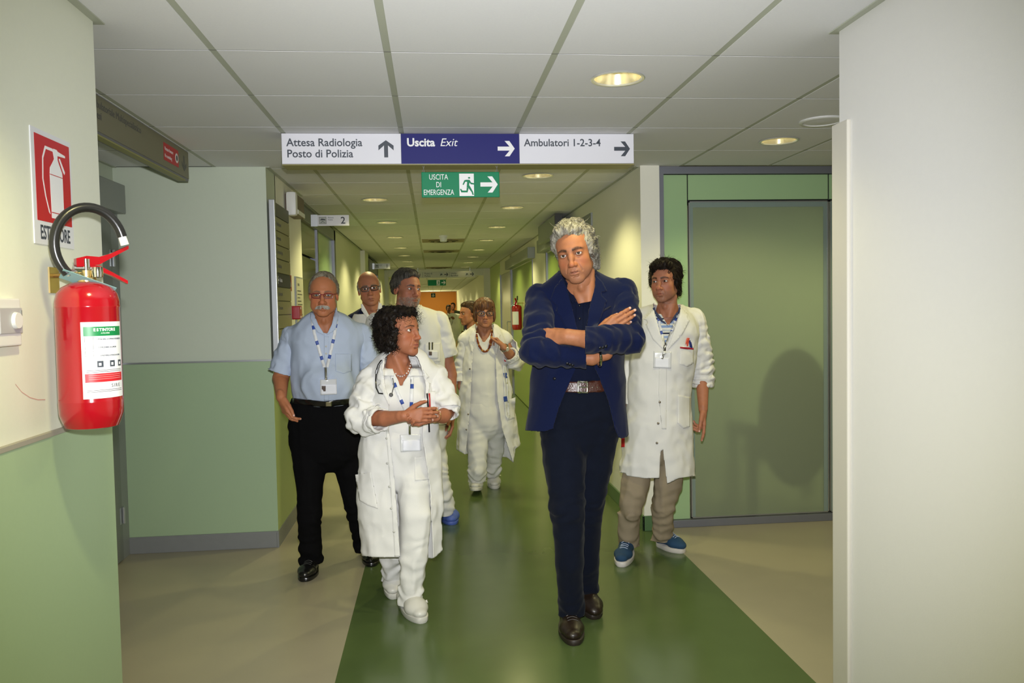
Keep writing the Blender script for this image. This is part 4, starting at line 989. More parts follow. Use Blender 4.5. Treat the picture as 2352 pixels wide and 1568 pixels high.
# ------------------------------------------------------------------ shared by the people in white
m_coat = mat('white cotton', (0.70, 0.695, 0.675), 0.9, spec=0.12, bump=0.15, scale=500, vary=0.02, wrinkle=0.45)
m_coat2 = mat('white cotton trousers', (0.69, 0.685, 0.66), 0.9, spec=0.12, bump=0.15, scale=500, vary=0.02, wrinkle=0.45)
m_shirtw = mat('white jersey', (0.70, 0.695, 0.67), 0.9, spec=0.1, bump=0.15, scale=600, wrinkle=0.4)
m_snap = mat('snap button', (0.25, 0.22, 0.18), 0.35, metal=0.6); m_wbtn = mat('white button', (0.5, 0.5, 0.47), 0.4)
m_clear2 = mat('clear plastic', (0.62, 0.63, 0.64), 0.15, spec=0.6); m_card = mat('white card', (0.72, 0.73, 0.78), 0.5)
m_gold = mat('gold', (0.7, 0.5, 0.2), 0.25, metal=1.0); m_penb = mat('black pen', (0.01, 0.01, 0.012), 0.3); m_penr = mat('red pen', (0.5, 0.02, 0.02), 0.35)
def mid(a, b, t=0.5): return np.asarray(a)*(1-t)+np.asarray(b)*t
def trunk(Fd, rows, Y, ratio=1.45, k=0.03, ry_max=9.0):
    """Body-shaped volume from (pixel y, left x, right x) rows at depth Y."""
    c = []; r = []
    for y, a, b in rows: L, R_ = at(a, y, Y), at(b, y, Y); c.append((L+R_)/2); r.append((R_[0]-L[0])/2)
    Fd.ch(c, r, k, sq=((0, 1, 0), ratio)); return c
def sleeve(a, b, c, rr, cuff, amp=0.007, h=0.008, dens=22, bend=0.11, base=0.003):
    """One sleeve a-b-c; cuff(P) < 0 is cut off. Returns a smoothed surface."""
    Fa = Field(*fields_of(a, b, c, pad=max(rr)+0.04), h); n = len(rr)
    pts = [np.asarray(a), mid(a, b), np.asarray(b), mid(b, c), np.asarray(c)]; Fa.ch(pts, rr, 0.012); Fa.disp(arm_folds(a, b, c, amp, dens, bend, base))
    V, Q = Fa.mesh(); V, Q = cut(V, Q, cuff); return relax(V, Q, 1), Q
def cuff_at(p, d): 
    p = np.asarray(p); d = unit(d); return lambda P: -((P-p)@d)
def roll_cuff(p, d, r, w, seed=0, sq=None, h=0.006):
    """A rolled-up sleeve end: a lumpy ring of cloth round the arm."""
    p, d = np.asarray(p), unit(d); F_ = Field(p-(r+w+0.03), p+(r+w+0.03), h); F_.rc(p-d*w*0.5, p+d*w*0.5, r, r*0.96, 0.01)
    F_.disp(lambda P: 0.006*creases(P+seed, (1, 1, 1), 26, 1.0)); F_.rc(p, p+d*(w+r), r-0.012, r-0.012, 0.004, 'sub')
    F_.plane(p+d*w*0.5, d, 0.008); F_.plane(p-d*w*0.55, -d, 0.008)
    V, Q = F_.mesh(); return relax(V, Q, 1), Q
def drape_folds(amp, z_top, z_bot, f=9.0, vert=0.12):
    return lambda P: amp*creases(P, (1, 1, vert), f, 1.0)*np.clip((z_top-P[:, 2])/(z_top-z_bot), 0.12, 1)+amp*0.45*creases(P, (1, 1, 0.9), 13, 1.0)
def legs(Fd, R_, L_, k=0.012):
    """R_, L_: lists of (px, py, Y, radius)."""
    for S in (R_, L_): Fd.ch([at(*q[:3]) for q in S], [q[3] for q in S], k)
def trousers(t, waist, R_, L_, m, Y, floor=(0.05, 0.05), amp=0.008, h=0.009, name='trousers', turn=None):
    pts = [at(*q[:3]) for q in R_+L_]+[at(waist[0][1], waist[0][0], Y), at(waist[0][2], waist[0][0], Y)]
    Fd = Field(*fields_of(*pts, pad=0.13), h); trunk(Fd, waist, Y, 1.35); legs(Fd, R_, L_)
    a = [at(*q[:3]) for q in R_]; b = [at(*q[:3]) for q in L_]
    Fd.disp(leg_folds(a[0], a[len(a)//2], a[-1], amp)); Fd.disp(leg_folds(b[0], b[len(b)//2], b[-1], amp*0.8))
    V, Q = Fd.mesh(); zt = at(waist[0][1], waist[0][0], Y)[2]; V, Q = cut(V, Q, lambda P: zt-P[:, 2])
    dR = lambda P: seg_t(P, a[0], a[-1])[1]; dL = lambda P: seg_t(P, b[0], b[-1])[1]
    V, Q = cut(V, Q, lambda P: P[:, 2]-np.where(dR(P) < dL(P), floor[0], floor[1]))
    V = relax(V, Q, 1)
    return obj(name, V, Q, m, t, smooth=True)
def badge(parent, tree, holder, card, clip, m_h=None, photo=None, y0=2.6):
    b = drape('badge', holder, tree, m_clear2 if m_h is None else m_h, parent, 0.011, 0.002, 5, y0, smooth=30)
    drape('card', card, tree, m_card, b, 0.0135, 0.0015, 4, y0, smooth=30)
    if photo: drape('photo', photo, tree, mat('badge photo', (0.10, 0.07, 0.06), 0.5), b, 0.0155, 0.001, 3, y0)
    if clip: ribbon('clip', clip, 5, tree, m_chr, b, 0.013, 0.004, y0=y0, step=3)
    return b
def cap(h, build, noise=None):
    F_ = Field((-0.14, -0.17, -0.17), (0.14, 0.14, 0.17), h); build(F_)
    if noise: F_.disp(noise)
    V, Q = F_.mesh(); return relax(V, Q, 1), Q
def neck_chest(c0, nb, ch, rn=0.055, rc_=0.12, h=0.007):
    F_ = Field(*fields_of(c0, nb, ch, pad=rc_+0.03), h); F_.ch([c0, nb], [rn, rn*1.08], 0.03).ch([nb, ch], [rn*1.15, rc_], 0.05, sq=((0, 1, 0), 1.35)); return F_.mesh()
def assemble_body(t, head, skin_parts, hidden, skin, tips=()):
    hv, hq, hc = head; iv = inner_body(hidden); V, Q = join([(hv, hq)]+skin_parts+[iv])
    rest = np.concatenate([p[0] for p in skin_parts]+[iv[0]]); C = np.concatenate([hc, skin_cols(rest, skin, tips)])
    return obj('body', V, Q, m_skin, t, smooth=True, cols=C)

# the armchair behind the frosted glass: rounded back, seat and arms
_f = Field((2.1, 5.3, 0), (3.0, 6.1, 1.3), 0.02); _f.el((2.56, 5.46, 0.68), (0.275, 0.10, 0.50), k=0); _V, _Q = _f.mesh(); obj('backrest', _V, _Q, m_dk, BLOB_LATER, smooth=True)
_f = Field((2.0, 5.3, 0), (3.05, 6.1, 0.9), 0.02); _f.rc((2.42, 5.72, 0.42), (2.70, 5.72, 0.42), 0.15, 0.15, 0.02, sq=((0, 0, 1), 1.6)); _V, _Q = _f.mesh(); obj('seat', _V, _Q, m_dk, BLOB_LATER, smooth=True)
for _x in (2.27, 2.85):
    _f = Field((_x-0.15, 5.3, 0), (_x+0.15, 6.15, 0.9), 0.02); _f.rc((_x, 5.52, 0.58), (_x, 5.95, 0.56), 0.055, 0.055).rc((_x, 5.55, 0.02), (_x, 5.55, 0.56), 0.04, 0.04, 0.03).rc((_x, 5.93, 0.02), (_x, 5.93, 0.54), 0.04, 0.04, 0.03); _V, _Q = _f.mesh(); obj('armrest', _V, _Q, m_dk, BLOB_LATER, smooth=True)
# ------------------------------------------------------------------ bodies and clothes
from mathutils.bvhtree import BVHTree
def pxof(P):
    d = np.atleast_2d(P)-CAM; z = d@_fw
    return np.stack([1176+F_PX*(d@_rt)/z, 784-F_PX*(d@_up)/z], -1)
def poly_sd(p, poly):
    """Signed distance (pixels) to a polygon, negative inside."""
    poly = np.asarray(poly, float); d = np.full(len(p), 1e9); s_ = np.ones(len(p)); n = len(poly)
    for i in range(n):
        a, b = poly[i], poly[i-1]; e = b-a; w = p-a
        q = w-e*np.clip((w@e)/(e@e+1e-9), 0, 1)[:, None]; d = np.minimum(d, (q**2).sum(1))
        c1 = p[:, 1] >= a[1]; c2 = p[:, 1] < b[1]; c3 = e[0]*w[:, 1] > e[1]*w[:, 0]
        f = (c1 & c2 & c3) | (~c1 & ~c2 & ~c3); s_ = np.where(f, -s_, s_)
    return s_*np.sqrt(d)
def front_cut(poly, y):
    """Cuts away whatever lies inside the pixel outline and in front of depth y (an open coat front, a neckline)."""
    return lambda P: np.maximum(poly_sd(pxof(P), poly)*0.002, (P[:, 1]-y)*2)
def bvh(*objs):
    V, Fc, n = [], [], 0
    for o in objs:
        w = wl(o); vs = np.empty(len(o.data.vertices)*3); o.data.vertices.foreach_get('co', vs); vs = vs.reshape(-1, 3)+w
        V += vs.tolist(); Fc += [[i+n for i in f.vertices] for f in o.data.polygons]; n += len(vs)
    return BVHTree.FromPolygons(V, Fc)
def drape(name, poly, tree, m, parent, off=0.003, th=0.002, step=4.0, y0=2.6, cols=None, deep=None, push=0.0, smooth=4):
    """A thin piece of cloth cut to a pixel outline, laid on the surfaces under it and given its own thickness."""
    poly = np.asarray(poly, float); lo, hi = poly.min(0), poly.max(0); nx = max(2, int((hi[0]-lo[0])/step)+1); ny = max(2, int((hi[1]-lo[1])/step)+1)
    gx = np.linspace(lo[0], hi[0], nx+1); gy = np.linspace(lo[1], hi[1], ny+1)
    G = np.stack(np.meshgrid(gx, gy, indexing='ij'), -1).reshape(-1, 2); sd = poly_sd(G, poly)
    hx = max((hi-lo)/np.array([nx, ny])); ok = sd < hx*0.8
    # move the outer points onto the outline
    for i in np.nonzero((sd > -hx*0.45) & ok)[0]:
        p = G[i]; best = None
        for k in range(len(poly)):
            a, b = poly[k-1], poly[k]; t = np.clip((p-a)@(b-a)/((b-a)@(b-a)+1e-9), 0, 1); q = a+t*(b-a); d = ((p-q)**2).sum()
            if best is None or d < best[0]: best = (d, q)
        G[i] = best[1]
    for k in range(len(poly)):                                      # keep corners sharp
        j = np.argmin(((G-poly[k])**2).sum(1)+(~ok)*1e9); G[j] = poly[k]
    D = np.full(len(G), np.nan); R = []
    for i, (x, y) in enumerate(G):
        d = unit(_fw+(x-1176)/F_PX*_rt-(y-784)/F_PX*_up); R.append(d)
        if ok[i]:
            st = (y0-CAM[1])/d[1]; h = tree.ray_cast(Vector(CAM+d*st), Vector(d), 6.0)
            if h[0] is not None: D[i] = st+h[3]
    med = np.nanmedian(D) if np.isfinite(D).any() else deep
    if deep is not None: D[np.abs(D-med) > 0.16] = np.nan
    D = D.reshape(nx+1, ny+1)
    for _ in range(60):                                             # fill what found nothing under it
        m_ = np.isnan(D)
        if not m_.any(): break
        Pd = np.pad(D, 1, constant_values=np.nan); nb = np.stack([Pd[:-2, 1:-1], Pd[2:, 1:-1], Pd[1:-1, :-2], Pd[1:-1, 2:]])
        with np.errstate(all='ignore'):
            import warnings; warnings.simplefilter('ignore'); av = np.nanmean(nb, 0)
        D[m_] = av[m_]
    D = np.where(np.isnan(D), med, D)
    D0 = D.copy()
    for _ in range(smooth):
        Pd = np.pad(D, 1, mode='edge'); D = np.minimum(D0, (Pd[:-2, 1:-1]+Pd[2:, 1:-1]+Pd[1:-1, :-2]+Pd[1:-1, 2:]+2*D)/6)
    D = D.ravel()-off; V = CAM+np.array(R)*D[:, None]
    idx = lambda i, j: i*(ny+1)+j
    Q = [(idx(i, j), idx(i, j+1), idx(i+1, j+1), idx(i+1, j)) for i in range(nx) for j in range(ny)]
    Q = np.array([q for q in Q if all(ok[k] for k in q)])
    if len(Q) == 0: Q = np.array([(0, 1, 3, 2)])
    us = np.unique(Q); rm = -np.ones(len(V), int); rm[us] = np.arange(len(us))
    V2 = V[us]; o = obj(name, V2, rm[Q], m, parent, smooth=True, cols=None if cols is None else cols(G[us]))
    if th: md = o.modifiers.new('cloth', 'SOLIDIFY'); md.thickness = th; md.offset = -1.0 if False else 0.0
    return o
def ribbon(name, path, wpx, tree, m, parent, off=0.004, th=0.0015, cols=None, y0=2.6, step=4.0):
    """A band of constant width laid along a pixel path."""
    path = np.asarray(path, float); L, R = [], []
    for i, p in enumerate(path):
        t = path[min(i+1, len(path)-1)]-path[max(i-1, 0)]; t /= np.linalg.norm(t)+1e-9; n = np.array([-t[1], t[0]]); L.append(p+n*wpx/2); R.append(p-n*wpx/2)
    return drape(name, L+R[::-1], tree, m, parent, off, th, step, y0, cols)
def dot(px, py, r, tree, m, parent, name='button', off=0.003, y0=2.6):
    d = unit(_fw+(px-1176)/F_PX*_rt-(py-784)/F_PX*_up); st = (y0-CAM[1])/d[1]; h = tree.ray_cast(Vector(CAM+d*st), Vector(d), 6.0)
    if h[0] is None: return None
    c = np.array(h[0]); n = np.array(h[1]); n = n if n@d < 0 else -n; c = c+n*off
    a = unit(np.cross(n, [0, 0.1, 1])); b = np.cross(a, n); V = [c+n*0.0012]+[c+r*(a*math.cos(w)+b*math.sin(w)) for w in np.linspace(0, 2*PI, 12, endpoint=False)]+[c-n*0.003+r*(a*math.cos(w)+b*math.sin(w)) for w in np.linspace(0, 2*PI, 12, endpoint=False)]
    return obj(name, V, [(0, 1+k, 1+(k+1) % 12) for k in range(12)]+[(1+k, 13+k, 13+(k+1) % 12, 1+(k+1) % 12) for k in range(12)], m, parent, smooth=True)
def hand(Fd, W, d, n, s_, sc=1.0, curl=((0.3, 0.4, 0.3),)*4, spread=0.05, thumb=(0.5, 0.7, 0.35), k=0.006, th_curl=0.3, tips=None):
    """Five fingers on a palm. d: towards the fingers, n: out of the palm, s_: towards the thumb."""
    d, n = unit(d), unit(n); s_ = unit(np.asarray(s_)-d*(np.asarray(s_)@d)); n = unit(n-d*(n@d)-s_*(n@s_)); W = np.asarray(W, float)
    kn = [(0.088, 0.030), (0.092, 0.010), (0.087, -0.010), (0.078, -0.028)]; ln = [(0.045, 0.026, 0.022), (0.050, 0.030, 0.023), (0.046, 0.028, 0.022), (0.036, 0.021, 0.019)]
    Fd.rc(W-d*0.02*sc, W+d*0.03*sc, 0.026*sc, 0.026*sc, k, sq=(n, 1.35))
    for i, (a, b) in enumerate(kn):
        K = W+(d*a+s_*b)*sc; Fd.rc(W+(d*0.022+s_*b*0.50)*sc, K, 0.0125*sc, 0.0112*sc, 0.013)
        ang = 0; dd = unit(d+s_*(1.5-i)*spread); p = K; rr = [0.0098, 0.0090, 0.0080, 0.0066] if i < 3 else [0.0086, 0.0078, 0.0070, 0.0058]
        for j in range(3):
            ang += curl[i % len(curl)][j]; v = dd*math.cos(ang)+n*math.sin(ang); q = p+v*ln[i][j]*sc; Fd.rc(p, q, rr[j]*sc, rr[j+1]*sc, 0.003)
            if j < 2: Fd.el(q, (rr[j+1]*1.06*sc,)*3, k=0.003)
            p = q
        if tips is not None: tips.append((p-v*0.002*sc, v, unit(-dd*math.sin(ang)*-1*0-n*math.cos(ang)+dd*math.sin(ang))))
    B = W+(d*0.022+s_*0.022+n*0.006)*sc; t = unit(s_*thumb[0]+d*thumb[1]+n*thumb[2]); p = B
    for j, (L, r1, r2) in enumerate(((0.046, 0.0155, 0.0125), (0.034, 0.0115, 0.0100), (0.028, 0.0098, 0.0074))):
        q = p+t*L*sc; Fd.rc(p, q, r1*sc, r2*sc, 0.006 if j == 0 else 0.003); p = q; t = unit(t+d*th_curl*0.7-s_*th_curl*0.5)
    if tips is not None: tips.append((p, t, s_))
    return p
def skin_cols(V, skin, tips=()):
    C = np.tile(np.array(skin, float), (len(V), 1))*(1+0.06*fbm(V, 70, 2)[:, None])
    for c, v, nn in tips:
        dl = V-c; m_ = (np.linalg.norm(dl-nn*0.004, axis=1) < 0.0062) & ((dl@nn) > 0.0012); C[m_] = np.array(skin)*0.4+np.array([0.55, 0.38, 0.33])
    return C
def shoe(parent, heel, toe, w, m_up, m_sole, h=0.075, sole=0.022, lift=0.0, open_=0.05, name='shoe', laces=None, style='shoe', res=0.005):
    """heel, toe: ground points; lift: how far the heel is raised (the foot rolls over its toe)."""
    heel = np.array(heel, float); toe = np.array(toe, float); d = toe-heel; L = np.linalg.norm(d[:2]); f0 = unit([d[0], d[1], 0])
    a = math.asin(min(0.9, lift/L)) if lift >= 0 else -math.asin(min(0.9, -lift/L))
    f = f0*math.cos(a)-np.array([0, 0, 1])*math.sin(a); u = np.array([0, 0, 1])*math.cos(a)+f0*math.sin(a); s_ = np.cross(f, u)
    base = (toe-f*L) if lift >= 0 else heel
    T = lambda x, y, z: base+f*x*L+s_*y+u*z
    Fd = Field(np.minimum(base, toe)-0.12-np.array([0, 0, 0.0]), np.maximum(base, toe)+np.array([0.12, 0.12, h+0.12]), res)
    hw = w/2
    Fd.ch([T(0.14, 0, sole+0.030), T(0.40, 0, sole+0.026), T(0.72, 0.004, sole+0.018), T(0.88, 0.006, sole+0.013)], [hw*0.72, hw*0.78, hw*0.98, hw*0.72], 0.02, sq=(u, 1.5))
    Fd.ch([T(0.13, 0, sole+0.02), T(0.14, 0, h)], [hw*0.68, hw*0.62], 0.02)
    Fd.ch([T(0.16, 0, h-0.006), T(0.42, 0, sole+0.045), T(0.66, 0, sole+0.028)], [hw*0.66, hw*0.62, hw*0.55], 0.025)
    if style == 'clog': Fd.el(T(0.66, 0.0, sole+0.022), np.array([hw*1.05, hw*1.05, 0.042]), k=0.03)
    Fd.plane(T(0, 0, sole*0.8), -u)
    V, Q = Fd.mesh(); V = relax(V, Q, 1)
    o = obj(name, V, Q, m_up, parent, smooth=True)
    n = 30; V, Fc = [], []
    for zz, e in ((0.0, -0.002), (sole*0.25, 0.003), (sole*0.9, 0.003), (sole, -0.002)):
        for k in range(n):
            q = 2*PI*k/n; x = 0.5-0.5*math.cos(q); wd = hw*(0.76+0.30*math.sin(PI*min(1, max(0, (x-0.25)/0.9)))**1.0)*abs(math.sin(q))**0.62
            V.append(T(x*(1+e), math.copysign(wd+e, math.sin(q))+0.004*x, zz))
    for i in range(3):
        for k in range(n): Fc.append((i*n+k, i*n+(k+1) % n, (i+1)*n+(k+1) % n, (i+1)*n+k))
    Fc += [tuple(range(n))[::-1], tuple(range(3*n, 4*n))]
    so = MB().add(V, Fc).build('sole', m_sole, o, smooth=True)
    if laces:
        t_ = bvh(o)
        for x in (0.52, 0.59, 0.66, 0.73):
            pts = []
            for y in np.linspace(-0.55, 0.55, 7):
                p = T(x+0.02*abs(y), y*hw*0.8, 0.3); h_ = t_.ray_cast(Vector(p), Vector(-u), 0.5)
                if h_[0] is not None: pts.append(np.array(h_[0])+u*0.0015)
            if len(pts) > 2: MB().tube(pts, 0.0024, 6).build('lace', laces, o, smooth=True)
    return o
def creases(P, B, sc, amp, oct=2):
    """Sharp-ridged folds: B scales the axes (small = long folds along that axis)."""
    n = fbm(P*np.asarray(B, float), sc, oct); return amp*(1-2*np.abs(n)**0.8)
def arm_folds(a, b, c, amp=0.006, dens=26, bend=0.10, base=0.0015):
    """Rings of folds bunched round the elbow b of the arm a-b-c, thinning out along it."""
    a, b, c = map(np.asarray, (a, b, c))
    def fn(P):
        t1, d1 = seg_t(P, a, b); t2, d2 = seg_t(P, b, c); L1, L2 = np.linalg.norm(b-a), np.linalg.norm(c-b)
        s_ = np.where(d1 < d2, (np.clip(t1, 0, 1)-1)*L1, np.clip(t2, 0, 1)*L2)
        n = fbm(P, 9, 2); w = np.exp(-np.abs(s_)/bend)
        return amp*w*np.sin(s_*2*PI*dens*0.8+n*5.0)+base*(1-2*np.abs(fbm(P, 16, 2)))*2
    return fn
def leg_folds(a, b, c, amp=0.005):
    a, b, c = map(np.asarray, (a, b, c)); L1, L2 = np.linalg.norm(b-a), np.linalg.norm(c-b)
    def fn(P):
        t1, d1 = seg_t(P, a, b); t2, d2 = seg_t(P, b, c); s_ = np.where(d1 < d2, (np.clip(t1, 0, 1)-1)*L1, np.clip(t2, 0, 1)*L2)
        n = fbm(P, 7, 2); w = np.exp(-np.abs(s_)/0.09)*0.8+np.exp(-np.abs(s_-L2*0.97)/0.07)*1.4+np.exp(-np.abs(s_+L1*0.9)/0.09)*0.5
        return amp*w*np.sin(s_*2*PI*15+n*6)*0.7+amp*0.5*creases(P, (1, 1, 0.35), 11, 1.0)
    return fn
def inner_body(parts, h=0.020):
    """Coarse hidden trunk and limbs under the clothes: list of chains (points, radii)."""
    pts = np.concatenate([np.asarray(p, float) for p, r in parts]); F_ = Field(pts.min(0)-0.25, pts.max(0)+0.25, h)
    for p, r in parts: F_.ch(p, r, 0.02)
    return F_.mesh()
def glasses(parent, H, m_frame, w=0.052, hgt=0.034, z=-0.004, rim=0.0022, m_lens=None, gap=0.014, round_=3.0):
    q = dict(HP); q.update(H.p); y = 0.104*q['d']; mb = MB()
    def loop(sx, s_=1.0):
        L = []
        for k in range(29):
            a = 2*PI*k/28; c, s2 = math.cos(a), math.sin(a); rx = (w/2)*math.copysign(abs(c)**(2/round_), c); rz = (hgt/2)*math.copysign(abs(s2)**(2/round_), s2)
            x = sx*(gap/2+w/2)+rx*s_; L.append((x, y-0.10*max(0, abs(x)-0.015)-abs(x)**2*1.2, z+rz*s_))
        return L
    for sx in (-1, 1): mb.tube(H.w(loop(sx)), rim*H.sc, 6, cap=False)
    mb.tube(H.w([(-gap/2-0.002, y, z+0.006), (0, y+0.004, z+0.008), (gap/2+0.002, y, z+0.006)]), rim*H.sc, 6)
    for sx in (-1, 1):
        xe = sx*(gap/2+w); mb.tube(H.w([(xe, y-0.012-xe*xe*1.2, z+0.008), (sx*0.079*q['w'], y-0.035, z+0.009), (sx*0.081*q['w'], -0.012, z+0.006), (sx*0.078*q['w'], -0.035, z-0.012)]), [rim*H.sc, rim*H.sc*0.9, rim*H.sc*0.8, rim*H.sc*0.8], 6)
    o = mb.build('glasses', m_frame, parent, smooth=True)
    for sx in (-1, 1):
        L = np.array(loop(sx, 0.98)[:-1]); c = L.mean(0); R3 = [L+0*c, c+(L-c)*0.75+[0, 0.0016, 0], c+(L-c)*0.45+[0, 0.0029, 0], c+(L-c)*0.2+[0, 0.0035, 0]]
        V = H.w(np.vstack([c+[0, 0.0037, 0]]+R3)); Fc = [(0, 85+k, 85+(k+1) % 28) for k in range(28)]+[(1+28*j+k, 1+28*j+(k+1) % 28, 29+28*j+(k+1) % 28, 29+28*j+k) for j in range(3) for k in range(28)]
        obj('lens', V, Fc, m_lens, o, smooth=True)
    return o
def glass_mat():
    m = bpy.data.materials.new('spectacle lens'); m.use_nodes = True; nt = m.node_tree; nt.nodes.remove(nt.nodes['Principled BSDF'])
    t = nt.nodes.new('ShaderNodeBsdfTransparent'); t.inputs[0].default_value = (0.90, 0.92, 0.93, 1); g = nt.nodes.new('ShaderNodeBsdfGlossy'); g.inputs['Roughness'].default_value = 0.06
    fz = nt.nodes.new('ShaderNodeFresnel'); fz.inputs[0].default_value = 1.5; mx = nt.nodes.new('ShaderNodeMixShader')
    nt.links.new(fz.outputs[0], mx.inputs[0]); nt.links.new(t.outputs[0], mx.inputs[1]); nt.links.new(g.outputs[0], mx.inputs[2]); nt.links.new(mx.outputs[0], nt.nodes['Material Output'].inputs['Surface']); return m
m_lens = glass_mat()
def lanyard_cols(w1=(0.62, 0.63, 0.64), w2=(0.03, 0.08, 0.36), period=34, edge=None):
    def fn(G):
        C = np.tile(np.array(w1), (len(G), 1)); ph = (G[:, 1] % period)/period; C[ph < 0.30] = w2; return C
    return fn
m_lany = mat('lanyard band', (1, 1, 1), 0.5, vcol=True)
m_lblue = mat('lanyard blue', (0.02, 0.06, 0.30), 0.5)
def lanyard(parent, tree, left, right, join_px, w, badge=None, y0=2.6, card=None, name='lanyard'):
    """Two white bands with blue blocks meeting at a clip; the badge hangs from it."""
    o = ribbon(name, left, w, tree, mat('lanyard white', (0.66, 0.67, 0.68), 0.5), parent, 0.006, 0.0015, y0=y0)
    ribbon('band', right, w, tree, mat('lanyard white', (0.66, 0.67, 0.68), 0.5), o, 0.006, 0.0015, y0=y0)
    for path in (left, right):
        P = np.asarray(path, float); L = np.r_[0, np.cumsum(np.linalg.norm(np.diff(P, axis=0), axis=1))]; ip = lambda s_: np.array([np.interp(s_, L, P[:, 0]), np.interp(s_, L, P[:, 1])])
        s_ = w*2.2
        while s_ < L[-1]-w*1.2:
            ribbon('blue_block', [ip(s_), ip(s_+w*1.3)], w*0.98, tree, m_lblue, o, 0.0078, 0.0012, y0=y0, step=3.0); s_ += w*5.2
    return o

def comb(name, Vh, Qh, H, flow_fn, m, parent, n=1500, length=0.05, r=0.0012, wave=0.002, off=0.0015, steps=9, seed=1, fly=0, fly_len=0.03, region=None, extra=None, lift=0.0):
    """Hair: a cap surface with combed locks lying on it (flow_fn gives the combing direction in head coordinates), a few standing off."""
    rg = np.random.default_rng(seed); tree = BVHTree.FromPolygons(Vh.tolist(), Qh.tolist())
    cand = np.nonzero(region(Vh))[0] if region is not None else np.arange(len(Vh))
    P = Vh[rg.choice(cand, n)].copy(); L = length*(1+rg.uniform(-0.4, 0.4, (n, 1))); ph = rg.uniform(0, 6.28, n); out = []
    for i in range(steps):
        Nn = np.zeros_like(P); S = np.zeros_like(P)
        for k in range(n):
            h = tree.find_nearest(Vector(P[k])); S[k] = h[0]; Nn[k] = h[1]
        c = np.array([0, -0.02, 0.02]); fl_ = np.einsum('ij,ij->i', Nn, S-c) < 0; Nn[fl_] *= -1
        t = i/(steps-1); P = S
        sd = np.cross(flow_fn(P), Nn); sd /= np.linalg.norm(sd, axis=1, keepdims=True)+1e-9
        out.append(S+Nn*(off*(0.4+1.6*math.sin(PI*min(1, t*1.0)))+lift*t*t)+sd*wave*np.sin(ph+t*5.0)[:, None])
        D = flow_fn(P); D = D-Nn*(D*Nn).sum(1, keepdims=True); D /= np.linalg.norm(D, axis=1, keepdims=True)+1e-9; P = P+D*L/(steps-1)
    pts = H.w(np.stack(out, 1).reshape(-1, 3)).reshape(n, steps, 3)
    T = np.gradient(pts, axis=1); T /= np.linalg.norm(T, axis=2, keepdims=True)+1e-9; A = np.cross(T, np.array([0.31, 0.2, 0.9])); A /= np.linalg.norm(A, axis=2, keepdims=True)+1e-9; B = np.cross(T, A)
    tt = np.linspace(0, 1, steps); rad = r*np.clip(np.minimum(1.05-tt**3, 0.5+tt*3), 0.12, 1)[None, :, None]*(1+rg.uniform(-0.35, 0.35, (n, 1, 1)))
    V = np.stack([pts+rad*(A*math.cos(2*PI*k/3)+B*math.sin(2*PI*k/3)) for k in range(3)], 2).reshape(-1, 3)
    i0 = (np.arange(n)[:, None, None]*steps+np.arange(steps-1)[None, :, None])*3; k = np.arange(3)[None, None, :]
    Q = np.stack([i0+k, i0+(k+1) % 3, i0+3+(k+1) % 3, i0+3+k], -1).reshape(-1, 4)
    parts = [(H.w(Vh), Qh[:, ::-1]), (V, Q)]
    if fly:
        rp = Vh[rg.choice(cand, fly)]; rn = rp-[0, -0.02, 0.02]; rn /= np.linalg.norm(rn, axis=1, keepdims=True)
        parts.append(strands('s', H.w(rp), (flow_fn(rp)*0.6+rn*0.8)@H.R.T, m, parent, 7, fly_len, r*0.5, 0.002, 0.5, 0.6, rnd=rg, freq=1.0))
    if extra: parts += extra
    V, Q = join(parts); return obj(name, V, Q, m, parent, smooth=True)
# ------------------------------------------------------------------ person: navy suit, grey hair
SK1 = (0.37, 0.150, 0.072); SK2 = (0.33, 0.135, 0.075)
m_navy = mat('navy suiting', (0.0045, 0.0085, 0.038), 0.92, spec=0.10, bump=0.25, scale=700, vary=0.12, sheen=0.1, wrinkle=0.5)
m_navyt = mat('navy cotton', (0.0050, 0.0070, 0.0150), 0.92, spec=0.08, bump=0.15, scale=500, vary=0.15, vscale=20, sheen=0.05, wrinkle=0.6)
m_polo = mat('dark navy polo', (0.0050, 0.0075, 0.022), 0.92, spec=0.1, bump=0.2, scale=800)
m_btn = mat('dark button', (0.006, 0.007, 0.012), 0.35)
m_brown = mat('brown leather', (0.016, 0.009, 0.0055), 0.36, spec=0.5, vary=0.5, vscale=18, bump=0.12, scale=90)
m_belt = mat('croc leather', (0.055, 0.016, 0.010), 0.30, spec=0.6, bump=0.5, scale=120, vary=0.3)
m_soled = mat('dark sole', (0.02, 0.014, 0.010), 0.5)
def fields_of(*pts, pad=0.14):
    P = np.array(pts, float); return P.min(0)-pad, P.max(0)+pad
